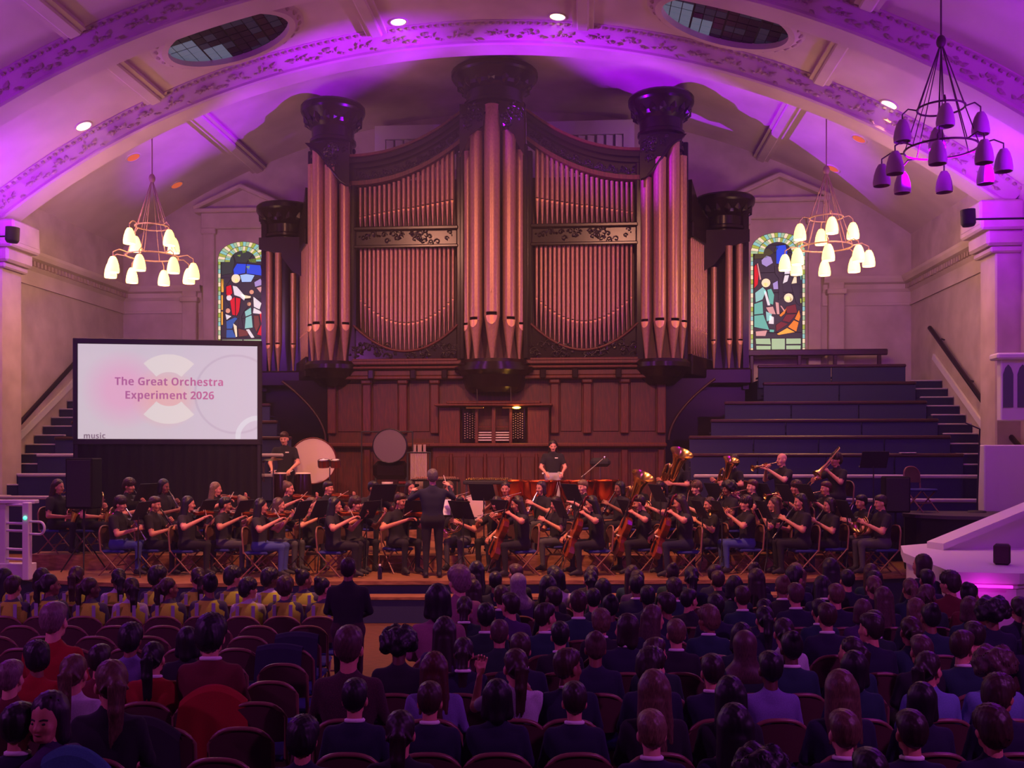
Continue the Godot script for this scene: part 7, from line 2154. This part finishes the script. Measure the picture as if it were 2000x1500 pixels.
	var tops = ["navy", "navy", "navy", "black", "teal", "green", "purple"]
	for r in 12:
		var d = [12.3, 11.65, 11.0, 10.3, 9.6, 8.9, 8.2, 7.5, 6.8, 6.05, 5.3, 4.6][r]
		var x0 = [-0.45, -0.5, -0.45, -0.6, -0.5, -0.7, -0.6, -0.87, -1.13, -0.98, -1.15, 1.18][r]
		var x1 = minf(0.545 * d, [5.3, 5.0, 5.05, 5.2, 9, 9, 9, 9, 9, 9, 9, 9][r])
		var n = int((x1 - x0) / 0.5) + 1
		var seats = []
		for i in n: seats.append([1000.0 + (x0 + i * 0.5 + (rng.randf() - 0.5) * 0.08) * F / d, null])
		for q in known:
			if q[0] != r: continue
			var best = 0
			for i in n:
				if absf(seats[i][0] - q[1]) < absf(seats[best][0] - q[1]): best = i
			seats[best][1] = q
			seats[best][0] = lerpf(seats[best][0], q[1], 0.75)
		for i in n:
			var q = seats[i][1]
			if q == null:
				if r == 10 and seats[i][0] < 1200 or r == 11: continue
				q = [r, 0, hk[rng.randi() % 9], hcs[rng.randi() % 8], tops[rng.randi() % 7], ["collar"] if rng.randf() < 0.4 else [], rng.randf_range(0.77, 0.84), ["lap", "lap", "lap", "lean", "lap_look", "lap_left"][rng.randi() % 6], [0, 0, 0, 1, 2, 3][rng.randi() % 6]]
			var place = "%s from aisle, right %s row" % [ORD[i], rw[r]]
			listener("%s with %s and %s top, %s" % ["adult" if q[6] > 0.97 else "child", HAIRWORD[q[2]] % COLWORD[q[3]], q[4], place], [seats[i][0], d], q[2], q[3], q[8], q[4], q[5], q[6], q[7])
			chair("brown folding chair, " + place, "audience folding chairs", gd(seats[i][0], d, 0), YAW + PI + rng.randf_range(-0.05, 0.05))
	# left block
	var rows = [
		[11.8, [10, 80, 150, 230, 308, 385, 455, 527, 594]], [11.0, [25, 98, 177, 255, 330, 408, 485, 557, 632]], [10.4, []], [9.8, []], [9.2, []], [8.55, []], [7.9, []], [7.25, []], [6.6, []], [5.95, []], [5.3, []]]
	var lk = [
		[6, 105, "crop", "pinkish", "red", [], 1.0, "lap", 4, "adult with pinkish grey hair in a red jumper at the far left"],
		[6, 255, "mop", "black", "lilac", [], 0.82, "lap", 2, "black-haired child in a lilac top amid empty chairs on the left"],
		[6, 367, "bob", "black", "black", [], 0.8, "lap", 0, "dark bobbed child beside the adult in burgundy"],
		[7, 412, "mop", "black", "burgundy", ["collar"], 1.0, "lap", 0, "adult in a burgundy top with a pale collar, left block"],
		[7, 300, "tail", "black", "red", ["collar"], 0.8, "lap", 0, "child with a black ponytail and red jumper, left block"],
		[7, 195, "crop", "brown", "burgundy", [], 0.78, "lap", 0, "brown-haired child behind the child in lilac"],
		[7, 70, "mop", "black", "red", [], 0.8, "lap_look", 2, "black-haired child in a bright red jumper looking right, far left"],
		[8, 145, "tail", "fair", "white", [], 0.84, "lap", 0, "child with a fair ponytail and white shirt, left block"],
		[8, 20, "crop", "pinkish", "burgundy", [], 0.8, "lap", 4, "pinkish-headed listener cut by the photo's left edge"],
		[9, 214, "tail", "fair", "black", [], 0.94, "lap_look", 0, "woman with a long fair ponytail in a dark top, left block"],
		[10, 35, "crop", "black", "navy", ["collar"], 0.84, "lap", 0, "black-haired boy with a white collar at the lower left corner"],
		[10, 98, "bob", "plum", "purple", [], 0.9, "turned", 0, "child turning round to face the camera at the lower left"]]
	for r in rows.size():
		var d = rows[r][0]
		var px = []
		if rows[r][1].size(): px = rows[r][1].duplicate()
		else:
			var x = -2.15 + 0.06 * (r - 2)
			while true:
				var q = 1000.0 + x * F / d
				if q < -30.0: break
				px.append(q)
				x -= 0.5
		px.sort()
		px.reverse()
		var taken = {}
		for q in lk:
			if q[0] != r: continue
			var best = -1
			for i in px.size():
				if taken.has(i): continue
				if best < 0 or absf(px[i] - q[1]) < absf(px[best] - q[1]): best = i
			taken[best] = q
			px[best] = q[1]
		for i in px.size():
			var place = "%s from aisle, left %s row" % [ORD[i], rw[r]]
			chair("brown folding chair, " + place, "audience folding chairs", gd(px[i], d, 0), YAW + PI + rng.randf_range(-0.06, 0.06))
			if r < 2:
				var k = hk[rng.randi() % 9]
				var c = ["black", "black", "brown", "black", "chestnut"][rng.randi() % 5]
				listener("child in yellow hi-vis vest with %s, %s" % [HAIRWORD[k] % COLWORD[c], place], [px[i], d], k, c, [0, 2, 3][rng.randi() % 3], "white" if rng.randf() < 0.5 else "grey", ["vest"], rng.randf_range(0.8, 0.86), ["lap", "lap_look", "lap_left"][rng.randi() % 3], "children in hi-vis vests")
			elif taken.has(i):
				var q = taken[i]
				listener(q[9], [px[i], d], q[2], q[3], q[8], q[4], q[5], q[6], q[7], "children in the audience", 1.3 if q[7] == "turned" else 0.0)
	coat("bright red coat hung over a chair back beside the left aisle", "coat", gd(432, 7.3, 0), YAW + PI + 0.1, 0.48, 0.92, 0.8, cloth("red"))
	coat("turquoise jacket over a chair at the lower left beside the turned child", "jacket", gd(182, 5.45, 0), YAW + PI, 0.42, 1.03, 0.6, cloth("turquoise"))
	coat("navy coat over a chair by the left aisle, nearer the stage", "coat", gd(592, 9.8, 0), YAW + PI, 0.42, 0.85, 0.45, cloth("navy"), 0.02)
	coat("navy coat over a chair by the left aisle, nearer the camera", "coat", gd(560, 9.2, 0), YAW + PI, 0.42, 0.85, 0.45, cloth("navy"), 0.02)
	coat("dark coat over a chair behind the woman with the long ponytail", "coat", gd(305, 6.6, 0), YAW + PI, 0.52, 0.88, 0.55, cloth("black"))
	# member of staff standing in the aisle
	person("staff member in a black jacket standing in the aisle, back to camera", "", gd(680, 9.9, 0), YAW + PI, 0.875, "stand", "crop", "brown", 2, "black", "patterned")

func _ready():
	set_view()
	set_lights()
	set_materials()
	build_room()
	build_stage()
	build_tiers()
	build_lamps()
	build_organ()
	build_props()
	build_orchestra()
	build_audience()
